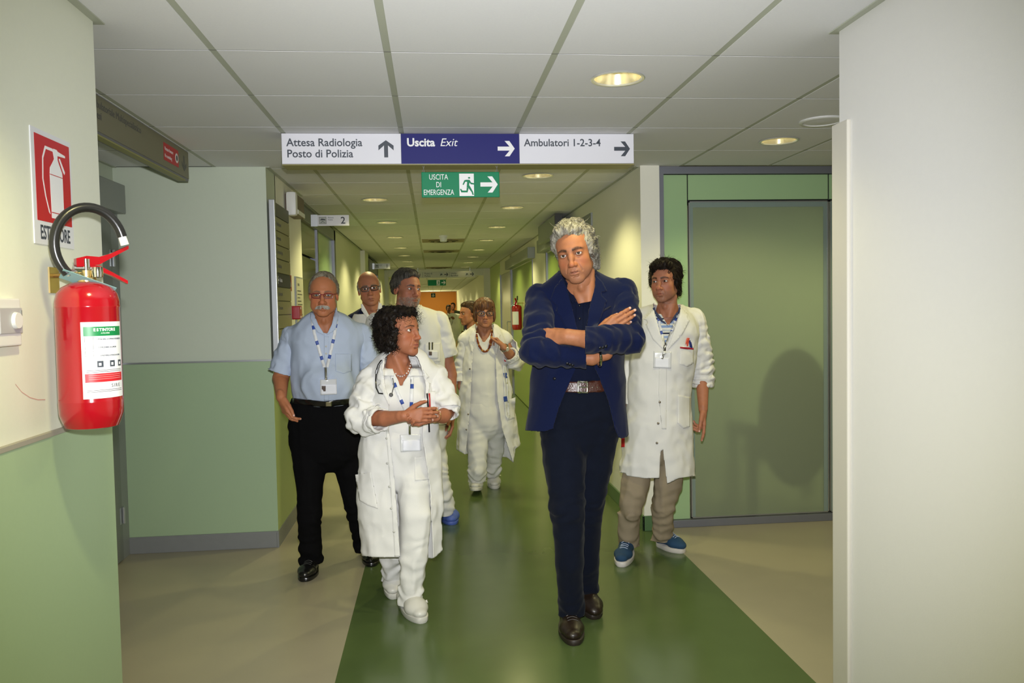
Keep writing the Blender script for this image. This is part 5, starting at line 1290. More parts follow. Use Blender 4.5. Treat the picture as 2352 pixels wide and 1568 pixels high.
def person_1():
    B = at(1330, 1440, 3.6); t = thing('person', 'man with swept-back grey hair in a navy suit jacket, arms folded, brown belt', 'person', (B[0], 3.6, 0))
    Y = 3.62
    # head
    H = Head(at(1319, 578, 3.50), rot(-0.36, 0.20, 0.17), 1.07, w=0.95, jaw=0.92, nose=0.92, mouth=0.5, fat=0.5, eye_open=0.95, fold=1.1)
    hv, hq, hc = H.surface(0.0025, SK1, brow=(0.035, 0.022, 0.016), stub=((0.25, 0.135, 0.09), 0.32), browt=1.2, lip=(0.33, 0.13, 0.09))
    H.eyes(t, unit([-0.35, -1, 0.0]))
    nb = at(1328, 672, 3.60)
    shR, elR, wrR = at(1243, 690, 3.62), at(1230, 806, 3.405), at(1378, 822, 3.415)
    shL, elL, wrL = at(1430, 676, 3.62), at(1444, 778, 3.47), at(1330, 781, 3.33)
    hip = at(1332, 930, Y)
    # skin under the collar, both hands
    Fn = Field(*fields_of(at(1270, 640, 3.5), at(1390, 800, 3.75), pad=0.1), 0.006)
    Fn.ch([H.w([0, -0.03, -0.13])[0], nb], [0.060, 0.066], 0.03).ch([nb, at(1330, 760, 3.63)], [0.075, 0.13], 0.05, sq=((0, 1, 0), 1.35))
    nv, nq = Fn.mesh()
    tips = []
    Fh = Field(*fields_of(at(1400, 820, 3.40), at(1360, 700, 3.40), at(1470, 820, 3.5), pad=0.05), 0.003)
    w_ = at(1376, 768, 3.44); dd = np.array([0.86, -0.10, 0.50])
    Fh.ch([at(1318, 822, 3.43), at(1360, 822, 3.425), at(1392, 812, 3.43), w_], [0.030, 0.031, 0.027, 0.024], 0.012)
    hand(Fh, w_, dd, (0.1, 1, 0.05), (-0.5, 0, 0.86), 1.0, curl=((0.06, 0.16, 0.12), (0.04, 0.14, 0.12), (0.05, 0.16, 0.12), (0.08, 0.2, 0.14)), spread=-0.012, thumb=(0.2, 0.9, 0.5), tips=tips)
    v1, q1 = Fh.mesh()
    Fh = Field(*fields_of(at(1360, 790, 3.32), at(1225, 760, 3.45), pad=0.07), 0.003)
    w_ = at(1304, 773, 3.355)
    Fh.ch([at(1375, 781, 3.39), at(1346, 779, 3.362), at(1325, 776, 3.352), w_, w_+np.array([-0.03, 0.02, 0.0])], [0.040, 0.035, 0.031, 0.030, 0.028], 0.02, sq=((0, 1, 0), 1.2))
    hand(Fh, w_, (-0.88, 0.46, -0.04), (0.45, 0.85, -0.25), (0.05, 0.25, 0.95), 1.06, curl=((0.15, 0.3, 0.2),)*4, spread=0.02, thumb=(0.25, 0.95, 0.35), tips=tips)
    v2, q2 = Fh.mesh()
    iv, iq = inner_body([([nb, at(1330, 800, Y), hip], [0.07, 0.12, 0.12]), ([shR, elR, mid(elR, wrR, 0.5)], [0.04, 0.034, 0.026]), ([shL, elL, mid(elL, wrL, 0.5)], [0.04, 0.034, 0.026]),
                         ([at(1293, 960, Y), at(1303, 1190, 3.52), at(1313, 1400, 3.61)], [0.06, 0.04, 0.022]), ([at(1370, 960, Y), at(1350, 1190, 3.68), at(1345, 1380, 3.85)], [0.06, 0.04, 0.022])])
    V, Q = join([(hv, hq), (nv, nq), (v1, q1), (v2, q2), (iv, iq)])
    C = np.concatenate([hc, skin_cols(np.concatenate([nv, v1, v2, iv]), SK1, tips)])
    obj('body', V, Q, m_skin, t, smooth=True, cols=C)
    # trousers
    kR, aR = at(1303, 1165, 3.50), at(1314, 1432, 3.60); kL, aL = at(1346, 1180, 3.66), at(1350, 1405, 3.86)
    Ft = Field(*fields_of(at(1230, 860, 3.5), at(1450, 1450, 3.75), pad=0.10), 0.008)
    Ft.ch([at(1333, 880, Y), at(1333, 935, Y), at(1333, 985, Y)], [0.170, 0.185, 0.150], 0.03, sq=((0, 1, 0), 1.35))
    Ft.ch([at(1290, 965, Y), at(1296, 1060, 3.56), kR, at(1309, 1290, 3.52), aR], [0.104, 0.092, 0.076, 0.066, 0.056], 0.02)
    Ft.ch([at(1375, 965, Y), at(1362, 1070, 3.64), kL, at(1345, 1290, 3.73), aL], [0.104, 0.090, 0.072, 0.062, 0.054], 0.014)
    Ft.disp(leg_folds(at(1293, 960, Y), kR, aR, 0.009)); Ft.disp(lambda P: 0.003*creases(P, (1, 1, 1.3), 14, 1.0)*np.exp(-np.abs(P[:, 2]-0.95)/0.15))
    V, Q = Ft.mesh(); V, Q = cut(V, Q, lambda P: np.minimum(pxof(P)[:, 1]-872, np.where(P[:, 1] < 3.6, aR[2]-0.00+0.0-0.0, aL[2]+0.03)*0+np.minimum(P[:, 2]-np.where(P[:, 1] < 3.60, 0.072, 0.10), 1)*500)*0.002)
    tr = skin_obj('trousers', V, Q, m_navyt, t)
    # polo shirt
    Fs_ = Field(*fields_of(at(1250, 650, 3.5), at(1410, 890, 3.7), pad=0.12), 0.009)
    Fs_.ch([nb+[0, 0, 0.0], at(1331, 740, 3.63), at(1331, 800, Y), at(1333, 886, Y)], [0.085, 0.155, 0.172, 0.176], 0.04, sq=((0, 1, 0), 1.40))
    Fs_.disp(lambda P: 0.004*creases(P, (1, 1, 0.5), 10, 1.0))
    V, Q = Fs_.mesh(); V, Q = cut(V, Q, front_cut([(1299, 640), (1312, 662), (1332, 682), (1346, 665), (1357, 640), (1330, 600)], 3.64)); V, Q = cut(V, Q, lambda P: nb[2]+0.02-P[:, 2])
    sh = thick(skin_obj('polo_shirt', V, Q, m_polo, t), 0.003)
    tb = bvh(sh)
    drape('collar', [(1294, 636), (1310, 660), (1332, 682), (1316, 698), (1298, 676), (1286, 648)], tb, m_polo, sh, 0.008, 0.003); drape('collar', [(1361, 634), (1349, 660), (1333, 682), (1350, 690), (1366, 670), (1372, 646)], tb, m_polo, sh, 0.008, 0.003)
    drape('placket', [(1323, 690), (1340, 690), (1339, 775), (1322, 775)], tb, m_polo, sh, 0.005, 0.003)
    for y in (702, 732): dot(1331, y, 0.006, tb, m_btn, sh, off=0.009)
    # jacket: trunk with an open front, two sleeves
    Fj = Field(*fields_of(at(1215, 640, 3.45), at(1450, 1005, 3.80), pad=0.13), 0.008)
    Fj.ch([nb+[0, 0.02, 0.015], at(1330, 715, 3.63), at(1330, 790, 3.64), at(1328, 880, Y), at(1324, 1005, Y)], [0.11, 0.190, 0.200, 0.208, 0.246], 0.05, sq=((0, 1, 0), 1.42))
    Fj.ch([shR, nb+[0, 0.02, 0.0], shL], [0.066, 0.086, 0.066], 0.04)
    Fj.disp(lambda P: 0.010*creases(P, (1, 1, 0.22), 7, 1.0)*np.clip((1.05-P[:, 2])/0.25, 0.15, 1)+0.004*creases(P, (1, 1, 1.2), 9, 1.0)*gauss(P[:, 2]-1.25, 0.2))
    V, Q = Fj.mesh()
    V, Q = cut(V, Q, front_cut([(1290, 630), (1302, 662), (1315, 710), (1326, 756), (1321, 850), (1302, 892), (1284, 935), (1271, 980), (1268, 1060), (1450, 1060), (1424, 1010), (1412, 980), (1398, 920), (1378, 870), (1347, 800), (1347, 756), (1353, 712), (1364, 668), (1369, 622), (1330, 560)], 3.64))
    V, Q = cut(V, Q, lambda P: np.maximum(np.linalg.norm(P[:, :2]-(nb[:2]+[0, 0.005]), axis=1)-0.088, nb[2]+0.005-P[:, 2]))
    edge = lambda x: np.interp(x, [1190, 1197, 1250, 1270, 1330, 1395, 1414, 1428, 1440, 1450, 1470], [986, 987, 991, 984, 986, 960, 1000, 1006, 1002, 985, 970])
    V, Q = cut(V, Q, lambda P: (edge(pxof(P)[:, 0])-pxof(P)[:, 1])*0.002)
    parts = [(relax(V, Q, 1), Q)]
    for (a, b, c), cuffx, sgn, rr in (((shR, elR, wrR), 1346, 1, (0.066, 0.062, 0.050, 0.047)), ((shL, elL, wrL), 1345, -1, (0.066, 0.062, 0.056, 0.054))):
        Fa = Field(*fields_of(a, b, c, pad=0.11), 0.007); Fa.ch([a+[0, 0.01, 0.01], a*0.5+b*0.5, b, (b+c)/2, c], [rr[0], rr[0]*0.97, rr[1], rr[2], rr[3]], 0.012)
        Fa.disp(arm_folds(a, b, c, 0.0075, 22, 0.13, 0.003)); V, Q = Fa.mesh(); V, Q = cut(V, Q, lambda P: (cuffx-pxof(P)[:, 0])*sgn*0.002 if True else 0)
        parts.append((relax(V, Q, 1), Q))
    V, Q = join(parts); jk = thick(obj('jacket', V, Q, m_navy, t, smooth=True), 0.005)
    tj = bvh(jk)
    drape('lapel', [(1290, 640), (1274, 660), (1264, 688), (1280, 704), (1277, 712), (1300, 752), (1322, 800), (1326, 756), (1315, 710), (1302, 662)], tj, m_navy, jk, 0.007, 0.004, deep=1)
    drape('lapel', [(1368, 632), (1384, 648), (1394, 668), (1376, 672), (1394, 690), (1378, 735), (1350, 795), (1347, 756), (1353, 712), (1364, 668)], tj, m_navy, jk, 0.007, 0.004, deep=1)
    drape('breast_pocket', [(1382, 712), (1402, 702), (1404, 706), (1384, 717)], tj, mat('pocket edge', (0.004, 0.006, 0.022), 0.8), jk, 0.003, 0.002)
    for x, y in ((1303, 834), (1309, 836), (1315, 838), (1378, 798), (1385, 797), (1392, 795), (1274, 869)): dot(x, y, 0.0075, tj, m_btn, jk, off=0.004)
    # belt with its buckle
    tt = bvh(tr, sh)
    bl = drape('belt', [(1262, 872), (1300, 876), (1340, 877), (1385, 873), (1402, 869), (1402, 893), (1385, 899), (1340, 902), (1300, 900), (1262, 895)], tt, m_belt, t, 0.010, 0.004, deep=1)
    Vb = bvh(bl)
    for pl in ([(1326, 874), (1350, 875), (1350, 879), (1326, 878)], [(1326, 898), (1350, 899), (1350, 903), (1326, 902)], [(1326, 876), (1330, 876), (1330, 901), (1326, 901)], [(1347, 876), (1351, 876), (1351, 902), (1347, 902)], [(1327, 887), (1349, 887), (1349, 890), (1327, 890)]): drape('buckle', pl, Vb, m_chr, bl, 0.008, 0.003, 2.5)
    for x in (1360, 1372): dot(x, 889, 0.003, Vb, m_chr, bl, 'eyelet', 0.003)
    # watch
    wt = MB(); c0 = at(1377, 822, 3.385); ax_ = unit(at(1400, 822, 3.39)-at(1350, 822, 3.39))
    Lw = [c0+(0.034)*(math.cos(a)*np.cross(ax_, [0, 0, 1])+math.sin(a)*np.array([0, 0, 1])) for a in np.linspace(0, 2*PI, 25)]
    wt.tube(Lw, 0.0065, 8, cap=False).build('watch', m_chr, t, smooth=True)
    # shoes
    shoe(t, at(1314, 1440, 3.57)*[1, 1, 0]+[0, 0.16, 0], at(1322, 1482, 3.395)*[1, 1, 0], 0.108, m_brown, m_soled, 0.085, 0.026, laces=m_soled)
    shoe(t, [0.70, 3.90, 0], at(1372, 1428, 3.68)*[1, 1, 0], 0.105, m_brown, m_soled, 0.085, 0.026, lift=0.05)
    # hair: swept back, silver
    hm = hair_mat('silver hair', (0.13, 0.115, 0.085), (0.40, 0.38, 0.32), (90, 90, 12))
    Fc = Field((-0.12, -0.15, -0.12), (0.12, 0.13, 0.16), 0.0035)
    Fc.el((0, -0.030, 0.043), (0.0855, 0.101, 0.094), k=0); Fc.el((0, 0.040, 0.098), (0.055, 0.035, 0.022), k=0.03)
    for s_ in (-1, 1): Fc.el((s_*0.073, -0.022, 0.020), (0.020, 0.048, 0.055), k=0.02); Fc.el((s_*0.060, -0.075, -0.040), (0.026, 0.035, 0.06), k=0.03)
    Fc.el((0, 0.095, 0.002), (0.070, 0.075, 0.083), k=0.012, op='sub')
    Fc.disp(lambda P: 0.006*creases(P, (1.6, 0.35, 0.8), 24, 1.0)+0.004*fbm(P, 30, 2))
    Vh, Qh = Fc.mesh(); Vh = relax(Vh, Qh, 1)
    def flow(P): return np.stack([P[:, 0]*5, -1.0+0*P[:, 0], np.where(P[:, 1] > 0.02, 0.6, np.where(P[:, 1] > -0.06, -0.25, -1.4))], -1)
    comb('hair', Vh, Qh, H, flow, hm, t, 1600, 0.065, 0.0013, 0.0016, 0.0012, seed=1, fly=40, fly_len=0.030, region=lambda P: P[:, 1] < 0.085)
    return t
person_1()
# ------------------------------------------------------------------ person: woman with black curls in an open white coat
def person_2():
    Y = 3.97; t = thing('person', 'woman with black curly hair in an open white coat, hands clasped, stethoscope round her neck', 'person', (at(930, 1400, Y)[0], Y, 0))
    sk = (0.36, 0.135, 0.070)
    H = Head(at(921, 760, 3.95), rot(0.95, -0.06, -0.02), 1.0, w=0.93, jaw=0.86, nose=0.90, nosel=0.95, brow=0.5, lips=1.1, eye_open=1.15, fold=0.8, cheek=0.4)
    head = H.surface(0.0025, sk, brow=(0.03, 0.016, 0.010), lip=(0.34, 0.085, 0.075), browt=0.8)
    H.eyes(t, unit([0.85, -0.45, 0.28]), (0.04, 0.02, 0.01))
    nb = at(916, 850, 3.99)
    nc = neck_chest(H.w([0, -0.03, -0.12])[0], nb, at(922, 925, 3.98), 0.050, 0.115)
    shR, elR, wrR = at(856, 868, 3.99), at(838, 958, 3.90), at(900, 961, 3.74)
    shL, elL, wrL = at(998, 866, 3.99), at(1026, 945, 3.93), at(992, 957, 3.74)
    tips = []
    Fh = Field(*fields_of(at(838, 958, 3.90), at(1030, 955, 3.9), at(950, 950, 3.66), pad=0.06), 0.003)
    w1 = at(928, 955, 3.715); Fh.ch([elR, at(885, 961, 3.78), w1], [0.042, 0.036, 0.026], 0.01)
    hand(Fh, w1, (0.97, -0.05, 0.02), (0.25, 0.95, -0.25), (0, 0.1, 1), 0.92, curl=((0.25, 0.35, 0.25), (0.25, 0.35, 0.25), (0.25, 0.4, 0.25), (0.3, 0.4, 0.3)), spread=0.01, thumb=(0.6, 0.75, 0.3), tips=tips, k=0.005)
    w2 = at(993, 958, 3.765); Fh.ch([elL, at(1018, 955, 3.84), w2], [0.040, 0.035, 0.025], 0.01)
    hand(Fh, w2, (-0.95, -0.12, -0.10), (0.1, -0.85, 0.4), (0, 0.4, 0.9), 0.90, curl=((0.5, 0.9, 0.6),)*4, spread=0.0, thumb=(0.5, 0.8, -0.3), k=0.005)
    hands = Fh.mesh()
    assemble_body(t, head, [nc, hands], [([nb, at(922, 930, Y), at(925, 1040, Y)], [0.05, 0.10, 0.10]), ([shR, elR], [0.035, 0.034]), ([shL, elL], [0.035, 0.034]),
        ([at(908, 1060, Y), at(899, 1200, 4.06), at(902, 1350, 4.22)], [0.055, 0.03, 0.022]), ([at(945, 1060, Y), at(952, 1200, 3.91), at(941, 1385, 3.94)], [0.055, 0.032, 0.022])], sk, tips)
    # trousers and polo shirt
    tr = trousers(t, [(985, 868, 978), (1020, 862, 985), (1075, 868, 985)], [(897, 1075, 4.0, 0.082), (898, 1190, 4.05, 0.066), (900, 1270, 4.12, 0.056), (902, 1356, 4.22, 0.048)],
        [(950, 1080, 3.96, 0.086), (955, 1180, 3.90, 0.076), (951, 1280, 3.90, 0.067), (940, 1404, 3.91, 0.052)], m_coat2, Y, (0.07, 0.045), 0.009, 0.0085)
    Fp = Field(*fields_of(at(840, 830, 3.9), at(1000, 1010, 4.05), pad=0.10), 0.009)
    trunk(Fp, [(858, 884, 950), (885, 866, 984), (925, 864, 986), (970, 868, 984), (1015, 866, 986)], Y, 1.35)
    for q in ((896, 915), (948, 915)): Fp.el(at(q[0], q[1], 3.885), (0.055, 0.045, 0.055), k=0.05)
    Fp.disp(lambda P: 0.0045*creases(P, (1, 1, 0.6), 12, 1.0))
    V, Q = Fp.mesh(); V, Q = cut(V, Q, front_cut([(895, 830), (906, 858), (914, 872), (921, 893), (928, 876), (940, 858), (952, 830), (920, 800)], 3.98)); V, Q = cut(V, Q, lambda P: nb[2]+0.012-P[:, 2])
    sh = thick(skin_obj('polo_shirt', V, Q, m_shirtw, t), 0.003); ts = bvh(sh)
    # coat
    Fc = Field(*fields_of(at(820, 840, 3.9), at(1018, 1280, 4.1), pad=0.12), 0.009)
    trunk(Fc, [(870, 848, 1004), (915, 842, 1004), (970, 838, 1003), (1050, 826, 1008), (1150, 822, 1013), (1290, 828, 1017)], 3.98, 1.42)
    Fc.ch([shR, nb+[0, 0.015, -0.02], shL], [0.058, 0.080, 0.058], 0.04)
    for q in ((896, 915), (952, 915)): Fc.el(at(q[0], q[1], 3.885), (0.062, 0.055, 0.062), k=0.06)
    Fc.disp(drape_folds(0.012, at(920, 930, Y)[2], at(920, 1280, Y)[2], 8.0))
    V, Q = Fc.mesh()
    V, Q = cut(V, Q, front_cut([(884, 820), (880, 850), (884, 885), (893, 918), (893, 990), (905, 1100), (919, 1330), (998, 1330), (988, 1120), (970, 1000), (976, 940), (979, 885), (970, 850), (960, 820), (920, 790)], 4.02))
    V, Q = cut(V, Q, lambda P: np.maximum(np.linalg.norm(P[:, :2]-nb[:2], axis=1)-0.078, nb[2]-0.006-P[:, 2]))
    hem = lambda x: np.interp(x, [800, 828, 860, 918, 960, 992, 998, 1016, 1030], [1268, 1275, 1279, 1279, 1276, 1282, 1280, 1263, 1255])
    V, Q = cut(V, Q, lambda P: (hem(pxof(P)[:, 0])-pxof(P)[:, 1])*0.002)
    parts = [(relax(V, Q, 1), Q)]
    dR, dL = unit(wrR-elR), unit(wrL-elL); cR, cL = at(866, 963, 3.83), at(1030, 936, 3.90)
    parts.append(sleeve(shR, elR, cR, (0.066, 0.078, 0.082, 0.070, 0.064), cuff_at(cR, cR-elR), 0.010, 0.007, 18, 0.16, 0.004))
    parts.append(sleeve(shL, at(1020, 930, 3.95), cL, (0.064, 0.070, 0.068, 0.060, 0.054), cuff_at(at(1026, 940, 3.90), (0.1, -0.4, -0.9)), 0.010, 0.007, 18, 0.14, 0.004))
    parts.append(roll_cuff(at(866, 964, 3.82), at(885, 962, 3.76)-elR, 0.062, 0.060, 1)); parts.append(roll_cuff(at(1029, 940, 3.905), (-0.15, -0.6, -0.75), 0.056, 0.062, 5))
    V, Q = join(parts); co = thick(obj('coat', V, Q, m_coat, t, smooth=True), 0.004); tc = bvh(co, sh); tcc = bvh(co)
    drape('collar', [(880, 822), (878, 845), (880, 863), (913, 863), (905, 850), (895, 826)], tc, m_shirtw, sh, 0.010, 0.004, deep=1); drape('collar', [(943, 822), (938, 850), (931, 864), (975, 863), (965, 845), (955, 826)], tc, m_shirtw, sh, 0.010, 0.004, deep=1)
    drape('lapel', [(873, 838), (866, 862), (866, 872), (880, 877), (868, 884), (880, 905), (895, 935), (894, 918), (886, 890), (881, 862)], tcc, m_coat, co, 0.006, 0.004, deep=1)
    drape('lapel', [(972, 848), (986, 866), (975, 872), (988, 880), (982, 915), (976, 945), (978, 890), (976, 868)], tcc, m_coat, co, 0.006, 0.004, deep=1)
    drape('pocket', [(816, 1090), (852, 1084), (868, 1168), (845, 1160), (826, 1149)], tcc, m_coat, co, 0.012, 0.003); drape('placket', [(886, 985), (893, 985), (906, 1100), (919, 1277), (907, 1278), (895, 1100)], tcc, m_coat, co, 0.004, 0.002, deep=1)
    drape('breast_pocket', [(966, 900), (1000, 898), (1000, 945), (968, 948)], tcc, m_coat, co, 0.004, 0.002, deep=1)
    for x, y in ((889, 1006), (890, 1063), (895, 1117), (899, 1167), (905, 1220)): dot(x, y, 0.006, tcc, m_wbtn, co, off=0.006)
    tt = bvh(tr); drape('pocket', [(952, 1050), (985, 1046), (987, 1100), (953, 1104)], tt, m_coat2, tr, 0.004, 0.002, deep=1)
    # necklace, lanyard, badge, stethoscope, pens, watch
    tn = bvh(sh, [o for o in t.children if o.name.startswith('body')][0])
    pth = [(909, 858), (914, 862), (919, 864), (924, 864), (929, 861), (934, 857), (938, 852), (940, 846), (942, 840), (943, 834)]
    nk = thing('necklace', None, None, (0, 0, 0)); nk.parent = t; m_pl = mat('pearl', (0.75, 0.72, 0.68), 0.2)
    for x, y in pth:
        d = unit(_fw+(x-1176)/F_PX*_rt-(y-784)/F_PX*_up); h_ = tn.ray_cast(Vector(CAM+d*3.0), Vector(d), 3.0)
        if h_[0] is not None: MB().lathe(np.array(h_[0])-d*0.003, [(0, -0.0042), (0.003, -0.003), (0.0042, 0), (0.003, 0.003), (0, 0.0042)], 8).build('bead', m_pl, nk, smooth=True)
    la = lanyard(t, bvh(sh, co), [(899, 863), (915, 905), (933, 946)], [(947, 864), (946, 905), (944, 944)], (941, 985), 8)
    tq = bvh(tr, sh, co); badge(la, tq, [(918, 998), (967, 996), (968, 1034), (920, 1038)], [(924, 1010), (965, 1009), (966, 1035), (925, 1036)], [(941, 975), (941, 998)])
    st = MB(); tr_ = bvh(co, sh)
    def on(x, y, off=0.008):
        d = unit(_fw+(x-1176)/F_PX*_rt-(y-784)/F_PX*_up); h_ = tr_.ray_cast(Vector(CAM+d*3.0), Vector(d), 3.0); return (np.array(h_[0]) if h_[0] is not None else at(x, y, 3.95))-d*off
    so = MB().tube([at(882, 824, 4.04), on(876, 829), on(870, 838), on(866, 850), on(864, 858)], 0.0065, 8).build('stethoscope', m_rub, t, smooth=True)
    MB().tube([on(864, 857), on(863, 872), on(864, 890), on(870, 903), on(880, 904)], 0.0035, 8).build('tube', m_rub, so, smooth=True); MB().tube([on(902, 868), on(905, 885), on(901, 900), on(899, 906)], 0.0028, 8).build('ear_tube', m_chr, so, smooth=True); dot(898, 907, 0.010, tr_, m_dim, so, 'ear_tip', 0.008)
    for x0, x1, m in ((981, 986, m_penb), (986, 989, m_penr)): MB().tube([on(x0, 903, 0.012), on((x0+x1)/2, 935, 0.014), on(x1, 962 if m is m_penr else 992, 0.012)], 0.0042, 8).build('pen', m, co, smooth=True)
    c0 = at(996, 956, 3.775); ax_ = unit(elL-c0); e1 = unit(np.cross(ax_, [0, 0, 1])); e2 = np.cross(ax_, e1)
    wt = MB().tube([c0+ax_*0.012+0.030*(math.cos(a)*e1+math.sin(a)*e2) for a in np.linspace(0, 2*PI, 21)], 0.0045, 8, cap=False).build('watch', m_gold, t, smooth=True)
    fc = c0+ax_*0.012+unit([0, -1, 0.25])*0.031; MB().tube([fc, fc+unit([0, -1, 0.25])*0.008], [0.014, 0.013], 16).build('dial', m_chr, wt, smooth=True)
    # clogs
    shoe(t, [0.02, 4.02, 0]+(at(930, 1400, 3.9)*[1, 0, 0]-[0.04, 0, 0]), at(974, 1434, 3.755)*[1, 1, 0], 0.098, mat('white clog', (0.60, 0.59, 0.55), 0.4), mat('clog sole', (0.55, 0.54, 0.50), 0.5), 0.07, 0.03, style='clog')
    shoe(t, at(902, 1345, 4.36)*[1, 0, 0]+[0.0, 4.36, 0], at(906, 1382, 4.10)*[1, 1, 0], 0.094, mat('white clog', (0, 0, 0)), mat('clog sole', (0, 0, 0)), 0.07, 0.03, style='clog', lift=0.04)
    MB().tube([at(938, 1394, 3.88)+[0, 0.0, 0], at(958, 1389, 3.86), at(982, 1380, 3.86)], 0.008, 8).build('strap', MATS['white clog'], t, smooth=True)
    # curls
    hm = hair_mat('black curls', (0.003, 0.002, 0.0018), (0.014, 0.009, 0.006), (60, 60, 60))
    def cb(F_):
        F_.el((0, -0.040, 0.042), (0.094, 0.104, 0.086), k=0); F_.el((0, -0.062, -0.030), (0.088, 0.070, 0.080), k=0.03); F_.el((0, 0.040, 0.090), (0.060, 0.040, 0.026), k=0.02)
        for s_ in (-1, 1): F_.el((s_*0.078, -0.010, -0.025), (0.020, 0.040, 0.070), k=0.02)
        F_.el((0, 0.105, -0.020), (0.092, 0.082, 0.090), k=0.012, op='sub'); F_.el((0, -0.03, -0.15), (0.075, 0.06, 0.05), k=0.02, op='sub')
    Vh, Qh = cap(0.005, cb, lambda P: 0.010*creases(P, (1, 1, 1), 34, 1.0))
    rg = np.random.default_rng(4); n_ = (Vh-[0, -0.03, 0.0]); n_ /= np.linalg.norm(n_, axis=1, keepdims=True); sel = rg.choice(len(Vh), 2200); rp, rn = Vh[sel], n_[sel]
    dv = rn*0.35+np.array([0, -0.15, -0.6])+rg.normal(0, 0.5, rn.shape)
    s1 = strands('s', H.w(rp-rn*0.008), dv@H.R.T, hm, t, 12, 0.032, 0.0013, 0.0062, 1.0, 0.4, rnd=rg, freq=1.5)
    sel = rg.choice(np.nonzero((Vh[:, 1] > 0.03) & (Vh[:, 2] > 0.04))[0], 34); s2 = strands('s', H.w(Vh[sel]), (n_[sel]*0.5+[0, 0.55, -0.5])@H.R.T, hm, t, 14, 0.055, 0.0007, 0.011, 0.6, 0.5, rnd=rg, freq=1.5)
    V, Q = join([(H.w(Vh), Qh[:, ::-1]), s1, s2]); obj('hair', V, Q, hm, t, smooth=True)
    return t
person_2()
